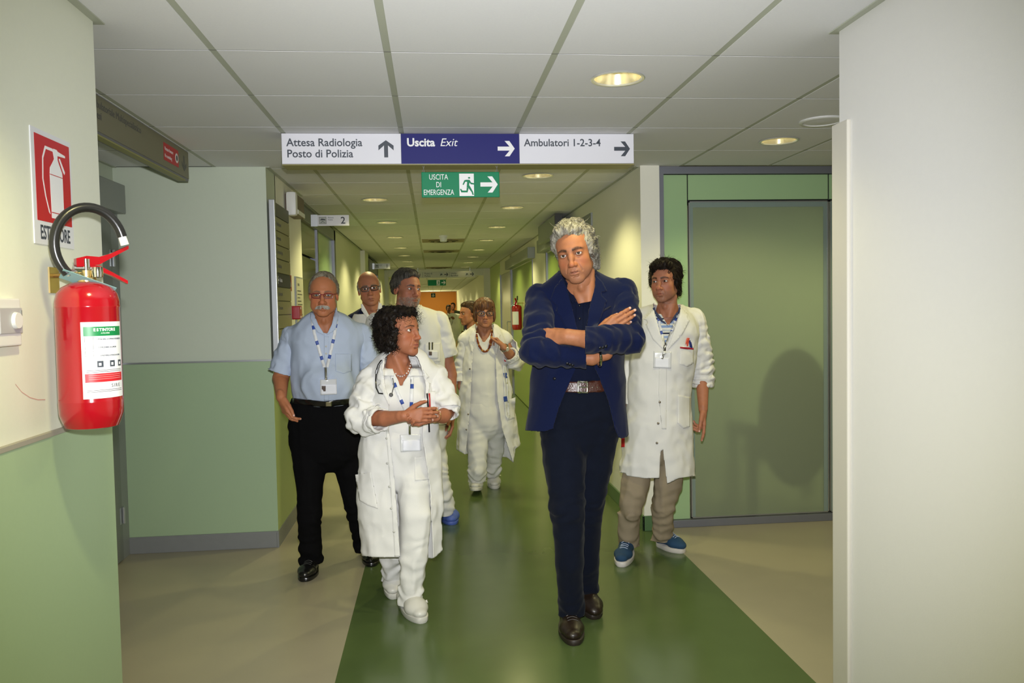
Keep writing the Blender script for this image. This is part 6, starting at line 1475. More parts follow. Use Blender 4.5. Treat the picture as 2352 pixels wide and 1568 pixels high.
# ------------------------------------------------------------------ person: light blue shirt, moustache, red glasses
m_blue = mat('light blue shirt', (0.44, 0.51, 0.64), 0.9, spec=0.1, bump=0.2, scale=700, vary=0.03, wrinkle=0.5)
m_blk = mat('black wool', (0.0045, 0.0045, 0.005), 0.95, spec=0.06, bump=0.1, scale=500)
m_blksh = mat('black shoe leather', (0.006, 0.006, 0.006), 0.25, spec=0.6)
m_redfr = mat('dark red frame', (0.16, 0.006, 0.016), 0.3); m_blkfr = mat('black frame', (0.012, 0.010, 0.010), 0.3)
def person_3():
    Y = 4.62; t = thing('person', 'man with grey moustache, dark red glasses, light blue short-sleeved shirt and black trousers', 'person', (at(745, 1300, Y)[0], Y, 0))
    sk = (0.43, 0.165, 0.075)
    H = Head(at(743, 675, 4.58), rot(0.06, 0.10, -0.02), 0.99, w=0.98, jaw=0.98, nose=1.2, fat=1.0, eye_open=0.8, fold=1.2)
    head = H.surface(0.0029, sk, brow=(0.16, 0.11, 0.08), browt=0.8); H.eyes(t, unit([0.02, -1, 0]), (0.05, 0.05, 0.05))
    nb = at(748, 768, 4.66); nc = neck_chest(H.w([0, -0.03, -0.12])[0], nb, at(748, 850, 4.64), 0.060, 0.125)
    shR, elR, wrR = at(673, 776, 4.66), at(645, 868, 4.66), at(646, 912, 4.52); shL, elL, wrL = at(828, 770, 4.66), at(862, 868, 4.68), at(868, 950, 4.62)
    tips = []; Fh = Field(*fields_of(at(630, 840, 4.66), at(665, 965, 4.45), pad=0.07), 0.0035)
    Fh.ch([mid(shR, elR, 0.6), elR, wrR], [0.047, 0.045, 0.029], 0.01); hand(Fh, wrR, at(657, 948, 4.50)-wrR, (0.70, 0.45, 0.10), (0.5, -0.8, 0.0), 1.0, curl=((0.35, 0.6, 0.4), (0.4, 0.65, 0.4), (0.45, 0.7, 0.4), (0.5, 0.7, 0.4)), thumb=(0.35, 0.9, 0.15), tips=tips); hm1 = Fh.mesh()
    Fh = Field(*fields_of(elL, wrL, wrL+[0, -0.02, -0.2], pad=0.07), 0.006); Fh.ch([mid(shL, elL, 0.6), elL, wrL], [0.047, 0.043, 0.028], 0.01); hand(Fh, wrL, (0, -0.1, -1), (-1, 0, 0), (0, -1, 0), 1.0, curl=((0.3, 0.5, 0.3),)*4); hm2 = Fh.mesh()
    assemble_body(t, head, [nc, hm1, hm2], [([nb, at(748, 850, Y), at(748, 950, Y)], [0.05, 0.11, 0.075]), ([at(712, 960, Y), at(710, 1100, Y), at(713, 1270, 4.61)], [0.06, 0.04, 0.022]), ([at(785, 960, Y), at(800, 1100, 4.66), at(842, 1265, 4.83)], [0.06, 0.04, 0.022])], sk, tips)
    tr = trousers(t, [(914, 672, 826), (950, 666, 836), (1000, 666, 838)], [(710, 980, Y, 0.115), (712, 1070, 4.58, 0.090), (712, 1180, 4.56, 0.066), (714, 1250, 4.60, 0.062), (715, 1283, 4.62, 0.066)],
        [(790, 985, Y, 0.112), (805, 1070, 4.66, 0.088), (822, 1170, 4.72, 0.068), (846, 1285, 4.84, 0.058)], m_blk, Y, (0.05, 0.055), 0.008, 0.009)
    # shirt
    F_ = Field(*fields_of(at(665, 740, 4.5), at(840, 935, 4.8), pad=0.13), 0.0095)
    trunk(F_, [(790, 668, 832), (830, 672, 824), (880, 674, 826), (936, 674, 830)], Y, 1.38); F_.ch([shR, nb+[0, 0.01, -0.01], shL], [0.066, 0.088, 0.066], 0.04); F_.el(at(750, 880, 4.50), (0.13, 0.10, 0.12), k=0.08)
    F_.disp(drape_folds(0.009, at(748, 760, Y)[2], at(748, 900, Y)[2], 8.0, 0.5))
    V, Q = F_.mesh(); V, Q = cut(V, Q, front_cut([(716, 720), (728, 745), (748, 770), (766, 745), (776, 720), (745, 690)], 4.66)); V, Q = cut(V, Q, lambda P: np.maximum(np.linalg.norm(P[:, :2]-nb[:2], axis=1)-0.082, nb[2]+0.004-P[:, 2])); zb = at(748, 926, Y)[2]; V, Q = cut(V, Q, lambda P: P[:, 2]-zb)
    pr = [(relax(V, Q, 1), Q), sleeve(shR, elR, mid(shR, elR, 0.98), (0.068, 0.072, 0.070, 0.072, 0.074), cuff_at(mid(shR, elR, 0.86), elR-shR), 0.006), sleeve(shL, elL, mid(shL, elL, 0.98), (0.068, 0.070, 0.070, 0.072, 0.074), cuff_at(mid(shL, elL, 0.86), elL-shL), 0.006)]
    V, Q = join(pr); sh = thick(obj('shirt', V, Q, m_blue, t, smooth=True), 0.003); ts = bvh(sh); skn = bvh(sh, [o for o in t.children if o.name.startswith('body')][0])
    drape('collar', [(716, 712), (712, 730), (728, 762), (740, 768), (747, 770), (731, 745), (722, 722)], ts, m_blue, sh, 0.008, 0.004, deep=1); drape('collar', [(772, 706), (778, 726), (770, 758), (760, 764), (750, 769), (762, 745), (768, 720)], ts, m_blue, sh, 0.008, 0.004, deep=1)
    drape('placket', [(744, 772), (755, 772), (756, 920), (744, 920)], ts, m_blue, sh, 0.003, 0.002); drape('breast_pocket', [(770, 812), (808, 812), (808, 852), (790, 858), (771, 852)], ts, m_blue, sh, 0.004, 0.002)
    for y in (795, 812, 850): dot(749, y, 0.0055, ts, m_wbtn, sh, off=0.005)
    bl = drape('belt', [(672, 914), (745, 922), (830, 912), (830, 924), (745, 935), (672, 926)], bvh(tr, sh), m_blksh, t, 0.008, 0.004); Vb = bvh(bl)
    drape('buckle', [(748, 923), (762, 922), (762, 933), (748, 934)], Vb, m_chr, bl, 0.004, 0.003, 3)
    la = lanyard(t, ts, [(717, 732), (722, 765), (735, 810), (745, 843)], [(774, 728), (768, 770), (758, 815), (751, 843)], None, 7, y0=3.4)
    badge(la, ts, [(735, 872), (773, 870), (774, 905), (736, 907)], [(737, 883), (773, 882), (774, 904), (738, 906)], [(748, 843), (749, 872)], photo=[(739, 886), (748, 886), (748, 898), (739, 899)], y0=3.4)
    glasses(t, H, m_redfr, 0.050, 0.027, -0.002, 0.0022, m_lens, 0.016, 3.2)
    mh = hair_mat('grey moustache', (0.22, 0.19, 0.15), (0.55, 0.52, 0.45)); rg = np.random.default_rng(3); n = 420; xs = rg.uniform(-0.032, 0.032, n)
    rp = np.stack([xs, 0.103-np.abs(xs)*0.42, -0.0600-np.abs(xs)*0.12+rg.uniform(-0.005, 0.005, n)], -1); dv = np.stack([np.sign(xs)*0.55, 0.25+0*xs, -0.6+0*xs], -1)
    V, Q = strands('m', H.w(rp), dv@H.R.T, mh, t, 5, 0.015, 0.0009, 0, 0.3, 0.4, rnd=rg); obj('moustache', V, Q, mh, t, smooth=True)
    hm = hair_mat('grey brown hair', (0.12, 0.095, 0.06), (0.36, 0.32, 0.24), (80, 80, 12))
    def cb(F_):
        F_.el((0, -0.030, 0.040), (0.0800, 0.098, 0.089), k=0)
        for s_ in (-1, 1): F_.el((s_*0.069, -0.050, 0.012), (0.015, 0.040, 0.048), k=0.02)
        F_.el((0, 0.100, 0.012), (0.074, 0.080, 0.090), k=0.010, op='sub'); F_.el((0, -0.03, -0.12), (0.10, 0.10, 0.06), k=0.015, op='sub')
    Vh, Qh = cap(0.0045, cb); fl_ = lambda P: np.stack([P[:, 0]*3+0.3, -1.0+0*P[:, 0], -0.5+0*P[:, 0]], -1); comb('hair', Vh, Qh, H, fl_, hm, t, 800, 0.035, 0.0011, 0.001, 0.001, seed=3)
    shoe(t, at(712, 1290, 4.66)*[1, 0, 0]+[0.02, 4.70, 0], at(703, 1338, 4.49)*[1, 1, 0]-[0, 0.04, 0], 0.100, m_blksh, m_blksh, 0.08, 0.024, laces=m_black); shoe(t, [at(848, 1290, 4.9)[0], 4.95, 0], at(856, 1310, 4.66)*[1, 1, 0], 0.100, m_blksh, m_blksh, 0.08, 0.024)
person_3()
# ------------------------------------------------------------------ person: dark hair, white coat over a striped polo, khaki trousers
def stripes():
    m = mat('striped polo', (0.5, 0.55, 0.6), 0.9, spec=0.1); nt = m.node_tree; b = nt.nodes['Principled BSDF']; tc = nt.nodes.new('ShaderNodeTexCoord'); sp = nt.nodes.new('ShaderNodeSeparateXYZ'); ml = nt.nodes.new('ShaderNodeMath'); ml.operation = 'MULTIPLY'; ml.inputs[1].default_value = 1/0.085
    fr = nt.nodes.new('ShaderNodeMath'); fr.operation = 'FRACT'; cr = nt.nodes.new('ShaderNodeValToRGB'); cr.color_ramp.interpolation = 'CONSTANT'; e = cr.color_ramp.elements
    st = [(0, (0.62, 0.62, 0.58)), (0.13, (0.20, 0.29, 0.50)), (0.30, (0.62, 0.62, 0.58)), (0.42, (0.28, 0.37, 0.56)), (0.58, (0.62, 0.62, 0.58)), (0.70, (0.015, 0.02, 0.05)), (0.80, (0.55, 0.55, 0.50)), (0.9, (0.40, 0.45, 0.52))]
    e[0].color = (*st[0][1], 1); e[1].position = st[1][0]; e[1].color = (*st[1][1], 1)
    for p_, c in st[2:]: q = e.new(p_); q.color = (*c, 1)
    nt.links.new(tc.outputs['Object'], sp.inputs[0]); nt.links.new(sp.outputs['Z'], ml.inputs[0]); nt.links.new(ml.outputs[0], fr.inputs[0]); nt.links.new(fr.outputs[0], cr.inputs[0]); nt.links.new(cr.outputs[0], b.inputs['Base Color']); return m
def person_4():
    Y = 4.60; t = thing('person', 'man with tousled dark hair, white coat over striped polo, khaki trousers and blue canvas shoes', 'person', (at(1500, 1280, Y)[0], Y, 0)); sk = (0.37, 0.150, 0.085)
    H = Head(at(1527, 645, 4.60), rot(-0.66, 0.04, 0.03), 1.0, w=0.94, jaw=0.98, nose=1.05, fold=0.9, eye_open=0.85)
    head = H.surface(0.0029, sk, brow=(0.02, 0.012, 0.008), stub=((0.14, 0.085, 0.06), 0.4), browt=1.1); H.eyes(t, unit([-0.75, -0.7, -0.05]), (0.03, 0.015, 0.008))
    nb = at(1533, 722, 4.66); nc = neck_chest(H.w([0, -0.03, -0.12])[0], nb, at(1530, 800, 4.64), 0.054, 0.115)
    shR, elR, wrR = at(1462, 735, 4.66), at(1440, 835, 4.72), at(1440, 930, 4.66); shL, elL, wrL = at(1592, 735, 4.66), at(1612, 845, 4.70), at(1615, 940, 4.60)
    tips = []; Fh = Field(*fields_of(elL, wrL, at(1616, 1015, 4.55), pad=0.07), 0.0035); Fh.ch([mid(shL, elL, 0.8), mid(elL, wrL, 0.2), wrL], [0.043, 0.042, 0.027], 0.01)
    hand(Fh, wrL, (0.0, -0.10, -1), (-0.75, -0.1, 0.05), (-0.25, -0.95, 0.0), 1.02, curl=((0.10, 0.15, 0.1), (0.9, 1.1, 0.7), (1.0, 1.1, 0.7), (1.0, 1.1, 0.7)), thumb=(0.35, 0.9, 0.25), tips=tips); hm1 = Fh.mesh()
    assemble_body(t, head, [nc, hm1], [([nb, at(1530, 830, Y), at(1515, 960, Y)], [0.05, 0.11, 0.10]), ([shL, elL], [0.035, 0.033]), ([shR, elR, wrR], [0.035, 0.03, 0.025]), ([at(1475, 990, Y), at(1462, 1110, Y), at(1444, 1240, 4.65)], [0.06, 0.04, 0.022]), ([at(1540, 990, Y), at(1535, 1110, Y), at(1521, 1225, 4.72)], [0.06, 0.04, 0.022])], sk, tips)
    kh = mat('khaki cotton', (0.30, 0.245, 0.165), 0.9, spec=0.1, bump=0.15, scale=400, vary=0.04, wrinkle=0.4)
    trousers(t, [(930, 1458, 1566), (980, 1456, 1570), (1010, 1454, 1572)], [(1474, 1020, Y, 0.086), (1459, 1110, 4.58, 0.078), (1448, 1175, 4.57, 0.064), (1444, 1225, 4.62, 0.060), (1443, 1258, 4.67, 0.058)], [(1543, 1020, Y, 0.086), (1533, 1110, 4.62, 0.080), (1524, 1160, 4.64, 0.068), (1521, 1215, 4.70, 0.060), (1520, 1242, 4.74, 0.058)], kh, Y, (0.055, 0.055), 0.009, 0.009)
    F_ = Field(*fields_of(at(1470, 720, 4.5), at(1590, 850, 4.8), pad=0.10), 0.008); trunk(F_, [(735, 1478, 1582), (790, 1462, 1590), (850, 1462, 1590)], 4.63, 1.35); V, Q = F_.mesh(); V, Q = cut(V, Q, front_cut([(1503, 690), (1513, 712), (1534, 748), (1550, 728), (1558, 700), (1530, 670)], 4.66)); V, Q = cut(V, Q, lambda P: nb[2]+0.005-P[:, 2]); ps = thick(skin_obj('polo_shirt', V, Q, stripes(), t), 0.003)
    m_pc = mat('polo collar', (0.045, 0.055, 0.10), 0.9, spec=0.1)
    F_ = Field(*fields_of(at(1440, 720, 4.45), at(1600, 1100, 4.80), pad=0.13), 0.0105)
    trunk(F_, [(770, 1462, 1602), (830, 1450, 1592), (900, 1445, 1580), (980, 1438, 1584), (1110, 1420, 1592)], Y, 1.22); F_.ch([shR, nb+[0, 0.012, -0.012], shL], [0.064, 0.086, 0.064], 0.04); F_.disp(drape_folds(0.011, at(1515, 850, Y)[2], at(1515, 1100, Y)[2], 7.0))
    V, Q = F_.mesh(); V, Q = cut(V, Q, front_cut([(1500, 680), (1500, 712), (1512, 760), (1528, 800), (1548, 758), (1562, 715), (1566, 685), (1530, 660)], 4.66)); V, Q = cut(V, Q, front_cut([(1519, 985), (1517, 1040), (1512, 1130), (1535, 1130), (1524, 1040)], 4.60)); V, Q = cut(V, Q, lambda P: np.maximum(np.linalg.norm(P[:, :2]-nb[:2], axis=1)-0.082, nb[2]+0.0-P[:, 2]))
    hem = lambda x: np.interp(x, [1410, 1418, 1436, 1440, 1480, 1514, 1518, 1533, 1560, 1592], [1080, 1083, 1086, 1092, 1098, 1097, 1100, 1110, 1097, 1093]); V, Q = cut(V, Q, lambda P: (hem(pxof(P)[:, 0])-pxof(P)[:, 1])*0.0025)
    cL = at(1614, 872, 4.69); pr = [(relax(V, Q, 1), Q), sleeve(shR, elR, wrR, (0.066, 0.066, 0.062, 0.055, 0.050), cuff_at(wrR, wrR-elR), 0.006, 0.010), sleeve(shL, elL, cL+[0, 0, -0.05], (0.068, 0.070, 0.070, 0.068, 0.064), cuff_at(cL+[0, 0, -0.02], (0, 0, -1)), 0.009, 0.008, 24, 0.16, 0.004), roll_cuff(at(1614, 876, 4.69), (0, -0.05, -1), 0.064, 0.070, 3)]
    V, Q = join(pr); co = thick(obj('coat', V, Q, m_coat, t, smooth=True), 0.004); tc = bvh(co); tp = bvh(co, ps)
    drape('collar', [(1503, 702), (1506, 714), (1514, 723), (1534, 748), (1518, 738), (1506, 724), (1499, 708)], bvh(ps), m_pc, ps, 0.012, 0.004, deep=1); drape('collar', [(1560, 702), (1558, 712), (1549, 724), (1536, 746), (1552, 730), (1564, 710)], bvh(ps), m_pc, ps, 0.012, 0.004, deep=1)
    drape('lapel', [(1500, 700), (1494, 716), (1478, 732), (1490, 738), (1483, 746), (1500, 780), (1527, 806), (1518, 770), (1505, 725)], tc, m_coat, co, 0.008, 0.004, deep=1); drape('lapel', [(1563, 698), (1570, 712), (1582, 722), (1571, 724), (1584, 736), (1566, 770), (1532, 806), (1548, 760), (1562, 720)], tc, m_coat, co, 0.008, 0.004, deep=1)
    drape('placket', [(1515, 810), (1532, 810), (1530, 985), (1520, 985), (1512, 900)], tc, m_coat, co, 0.005, 0.003)
    pk = drape('breast_pocket', [(1562, 796), (1593, 794), (1593, 835), (1578, 842), (1561, 836)], tc, m_coat, co, 0.006, 0.003); drape('pocket_stripe', [(1562, 796), (1593, 799), (1593, 803), (1562, 800)], bvh(pk), mat('stripe red', (0.35, 0.01, 0.03), 0.6), co, 0.005, 0.002, 3)
    for x0, y0_, x1, y1, c in ((1572, 795, 1580, 776, (0.65, 0.10, 0.03)), (1578, 797, 1582, 776, (0.6, 0.06, 0.02)), (1586, 797, 1584, 782, (0.02, 0.03, 0.15)), (1589, 798, 1586, 786, (0.02, 0.02, 0.10))): MB().tube([at(x0, y0_, 4.47), at(x1, y1, 4.46)], 0.0055, 8).build('pen', mat('pen %s' % str(c[0]), c, 0.35), co, smooth=True)
    drape('pocket', [(1558, 907), (1586, 912), (1584, 980), (1570, 984), (1556, 972)], tc, m_coat, co, 0.007, 0.003)
    for x, y in ((1515, 923), (1511, 972), (1509, 1017)): dot(x, y, 0.007, tc, m_snap, co, off=0.008)
    drape('tag', [(1427, 1005), (1435, 1005), (1435, 1026), (1427, 1027)], tc, m_red, co, 0.006, 0.003, 4)
    la = lanyard(t, tp, [(1510, 716), (1515, 745), (1523, 780), (1526, 792)], [(1556, 716), (1548, 748), (1535, 780), (1530, 792)], None, 6, y0=3.6)
    badge(la, tp, [(1501, 806), (1543, 808), (1541, 846), (1500, 844)], [(1504, 820), (1538, 822), (1537, 845), (1503, 843)], [(1528, 790), (1525, 812)], y0=3.6); dot(1525, 811, 0.012, tp, m_clear2, la, 'key_disc', 0.018, 3.6); ribbon('key', [(1524, 812), (1521, 824)], 4, tp, m_chr, la, 0.018, 0.003, y0=3.6, step=3)
    hm = hair_mat('dark brown hair', (0.0035, 0.0022, 0.0015), (0.020, 0.011, 0.006), (70, 70, 30))
    def cb(F_):
        F_.el((0, -0.030, 0.046), (0.088, 0.106, 0.092), k=0); F_.el((0, 0.040, 0.092), (0.066, 0.046, 0.032), k=0.02); F_.el((0, -0.095, -0.055), (0.055, 0.035, 0.06), k=0.03)
        for s_ in (-1, 1): F_.el((s_*0.074, -0.008, 0.005), (0.014, 0.026, 0.045), k=0.015)
        F_.el((0, 0.110, -0.020), (0.082, 0.082, 0.090), k=0.012, op='sub'); F_.el((0, 0.0, -0.12), (0.11, 0.09, 0.085), k=0.02, op='sub')
    Vh, Qh = cap(0.0045, cb, lambda P: 0.007*creases(P, (1, 0.6, 0.8), 26, 1.0)); fl_ = lambda P: np.stack([P[:, 0]*6+0.25*np.sin(P[:, 1]*60), np.where(P[:, 1] > 0.03, 0.7, -0.5), np.where(P[:, 1] > 0.03, -0.55, -0.8)], -1); comb('hair', Vh, Qh, H, fl_, hm, t, 1300, 0.045, 0.0013, 0.004, 0.003, seed=5, fly=220, fly_len=0.035, lift=0.006)
    m_bs = mat('blue canvas', (0.012, 0.05, 0.115), 0.85, bump=0.2, scale=400); m_ws = mat('white rubber sole', (0.62, 0.58, 0.54), 0.5)
    shoe(t, [at(1447, 1262, 4.75)[0], 4.76, 0], at(1428, 1306, 4.425)*[1, 1, 0], 0.104, m_bs, m_ws, 0.07, 0.030, laces=m_blue); shoe(t, [at(1512, 1240, 4.78)[0], 4.80, 0], at(1572, 1272, 4.63)*[1, 1, 0], 0.100, m_bs, m_ws, 0.07, 0.030, laces=m_blue)
person_4()
# ------------------------------------------------------------------ person: bearded man in white tunic, behind the curly-haired woman
def person_5():
    Y = 5.55; t = thing('person', 'grey-bearded man in a short-sleeved white tunic and blue clogs, behind the curly-haired woman', 'person', (at(970, 1200, Y)[0], Y, 0)); sk = (0.36, 0.145, 0.085)
    H = Head(at(936, 663, 5.52), rot(0.62, 0.03, -0.05), 1.06, w=0.97, jaw=1.0, nose=1.05, fold=0.8, eye_open=0.8)
    head = H.surface(0.0034, sk, brow=(0.03, 0.022, 0.018), stub=((0.21, 0.15, 0.11), 0.6), browt=1.2); H.eyes(t, unit([0.8, -0.6, 0.0]), (0.05, 0.06, 0.08))
    nb = at(930, 735, 5.60); nc = neck_chest(H.w([0, -0.03, -0.12])[0], nb, at(935, 800, 5.58), 0.060, 0.12, 0.01)
    shL, elL, wrL = at(1006, 738, 5.60), at(1034, 860, 5.62), at(1038, 950, 5.54); shR, elR, wrR = at(866, 742, 5.60), at(850, 850, 5.62), at(848, 940, 5.56)
    ar = []
    for e, w_, s_ in ((elL, wrL, shL), (elR, wrR, shR)):
        F_ = Field(*fields_of(mid(s_, e, .5), e, w_, w_+[0, 0, -0.22], pad=0.08), 0.006); F_.ch([mid(s_, e, 0.5), e, w_], [0.052, 0.046, 0.031], 0.01); hand(F_, w_, (0, -0.15, -1), (-1 if w_ is wrL else 1, 0, 0), (0, -1, 0), 1.05, curl=((0.35, 0.5, 0.3),)*4); ar.append(F_.mesh())
    assemble_body(t, head, [nc]+ar, [([nb, at(935, 800, Y), at(945, 950, Y)], [0.05, 0.11, 0.09]), ([at(920, 970, Y), at(918, 1070, Y), at(916, 1150, Y)], [0.06, 0.045, 0.03]), ([at(990, 970, Y), at(1005, 1070, Y), at(1022, 1150, Y)], [0.06, 0.045, 0.03])], sk)
    trousers(t, [(940, 876, 1020), (985, 874, 1026), (1010, 876, 1026)], [(915, 1005, Y, 0.105), (916, 1080, Y, 0.078), (918, 1160, Y, 0.060)], [(985, 1005, Y, 0.108), (1004, 1080, Y, 0.080), (1018, 1140, Y, 0.064), (1024, 1175, Y, 0.062)], m_coat2, Y, (0.06, 0.06), 0.008, 0.010)
    F_ = Field(*fields_of(at(880, 720, 5.4), at(1025, 970, 5.7), pad=0.13), 0.010); trunk(F_, [(765, 872, 1010), (830, 876, 1018), (900, 878, 1022), (980, 874, 1030)], Y, 1.35); F_.ch([shR, nb+[0, 0.01, 0], shL], [0.070, 0.092, 0.070], 0.04); F_.disp(drape_folds(0.012, at(1000, 780, Y)[2], at(1000, 960, Y)[2], 7.0))
    V, Q = F_.mesh(); V, Q = cut(V, Q, lambda P: np.maximum(np.linalg.norm(P[:, :2]-nb[:2], axis=1)-0.085, nb[2]+0.0-P[:, 2])); zb = at(950, 972, Y)[2]; V, Q = cut(V, Q, lambda P: P[:, 2]-zb)
    pr = [(relax(V, Q, 1), Q)]
    for s_, e in ((shL, elL), (shR, elR)): pr.append(sleeve(s_, e, mid(s_, e, 1.02), (0.072, 0.080, 0.078, 0.082, 0.086), cuff_at(mid(s_, e, 0.66), e-s_), 0.008, 0.009))
    V, Q = join(pr); tu = thick(obj('tunic', V, Q, m_coat, t, smooth=True), 0.004); tt = bvh(tu)
    drape('breast_pocket', [(975, 790), (1012, 787), (1012, 830), (976, 832)], tt, m_coat, tu, 0.006, 0.003, y0=4.3); b = drape('badge', [(984, 806), (1007, 805), (1007, 823), (985, 824)], tt, m_card, tu, 0.012, 0.002, 4, 4.3); drape('photo', [(985, 807), (992, 807), (992, 816), (985, 816)], bvh(b), mat('badge photo', (0.10, 0.07, 0.06), 0.5), b, 0.003, 0.001, 3, 4.3)
    for x in (986, 993): MB().tube([at(x, 786, 5.36), at(x, 803, 5.35)], 0.006, 8).build('pen', m_chr, tu, smooth=True)
    drape('collar', [(900, 735), (905, 726), (925, 724), (968, 700), (972, 708), (945, 735), (925, 745)], tt, m_coat, tu, 0.008, 0.004, 4, 4.3, deep=1)
    m_cr = mat('blue clog', (0.07, 0.12, 0.42), 0.5); shoe(t, [at(1022, 1180, 5.8)[0], 5.80, 0], at(1041, 1210, 5.50)*[1, 1, 0], 0.115, m_cr, m_cr, 0.09, 0.025, style='clog'); shoe(t, [at(918, 1180, 5.8)[0], 5.86, 0], at(920, 1200, 5.60)*[1, 1, 0], 0.112, m_cr, m_cr, 0.09, 0.025, style='clog')
    hm = hair_mat('dark grey hair', (0.022, 0.020, 0.017), (0.11, 0.10, 0.085), (80, 80, 14))
    def cb(F_):
        F_.el((0, -0.028, 0.046), (0.082, 0.100, 0.090), k=0); F_.el((0, 0.045, 0.092), (0.055, 0.035, 0.024), k=0.03)
        for s_ in (-1, 1): F_.el((s_*0.069, -0.052, 0.012), (0.015, 0.040, 0.050), k=0.02)
        F_.el((0, 0.100, 0.0), (0.076, 0.076, 0.090), k=0.010, op='sub'); F_.el((0, -0.03, -0.14), (0.10, 0.10, 0.07), k=0.015, op='sub')
    Vh, Qh = cap(0.005, cb, lambda P: 0.004*creases(P, (1.5, .4, .8), 24, 1.0)); comb('hair', Vh, Qh, H, lambda P: np.stack([P[:, 0]*5, -1.0+0*P[:, 0], np.where(P[:, 1] > 0, 0.5, -0.6)], -1), hm, t, 900, 0.04, 0.0012, 0.0015, 0.0015, seed=7)
    hb = hair_mat('grey beard', (0.13, 0.10, 0.08), (0.42, 0.38, 0.32)); rg = np.random.default_rng(8); hv = H.l(head[0]); ok = np.nonzero((hv[:, 2] < -0.055) & (hv[:, 2] > -0.128) & (hv[:, 1] > 0.0) & (np.hypot(hv[:, 0]/2.1, hv[:, 2]+0.074) > 0.011))[0]; sel = rg.choice(ok, 700); d_ = np.stack([hv[sel, 0]*2, 0.35+0*hv[sel, 0], -0.8+0*hv[sel, 0]], -1)
    V, Q = strands('b', head[0][sel], d_@H.R.T, hb, t, 5, 0.010, 0.0009, 0, 0.3, 0.5, rnd=rg); obj('beard', V, Q, hb, t, smooth=True)
person_5()
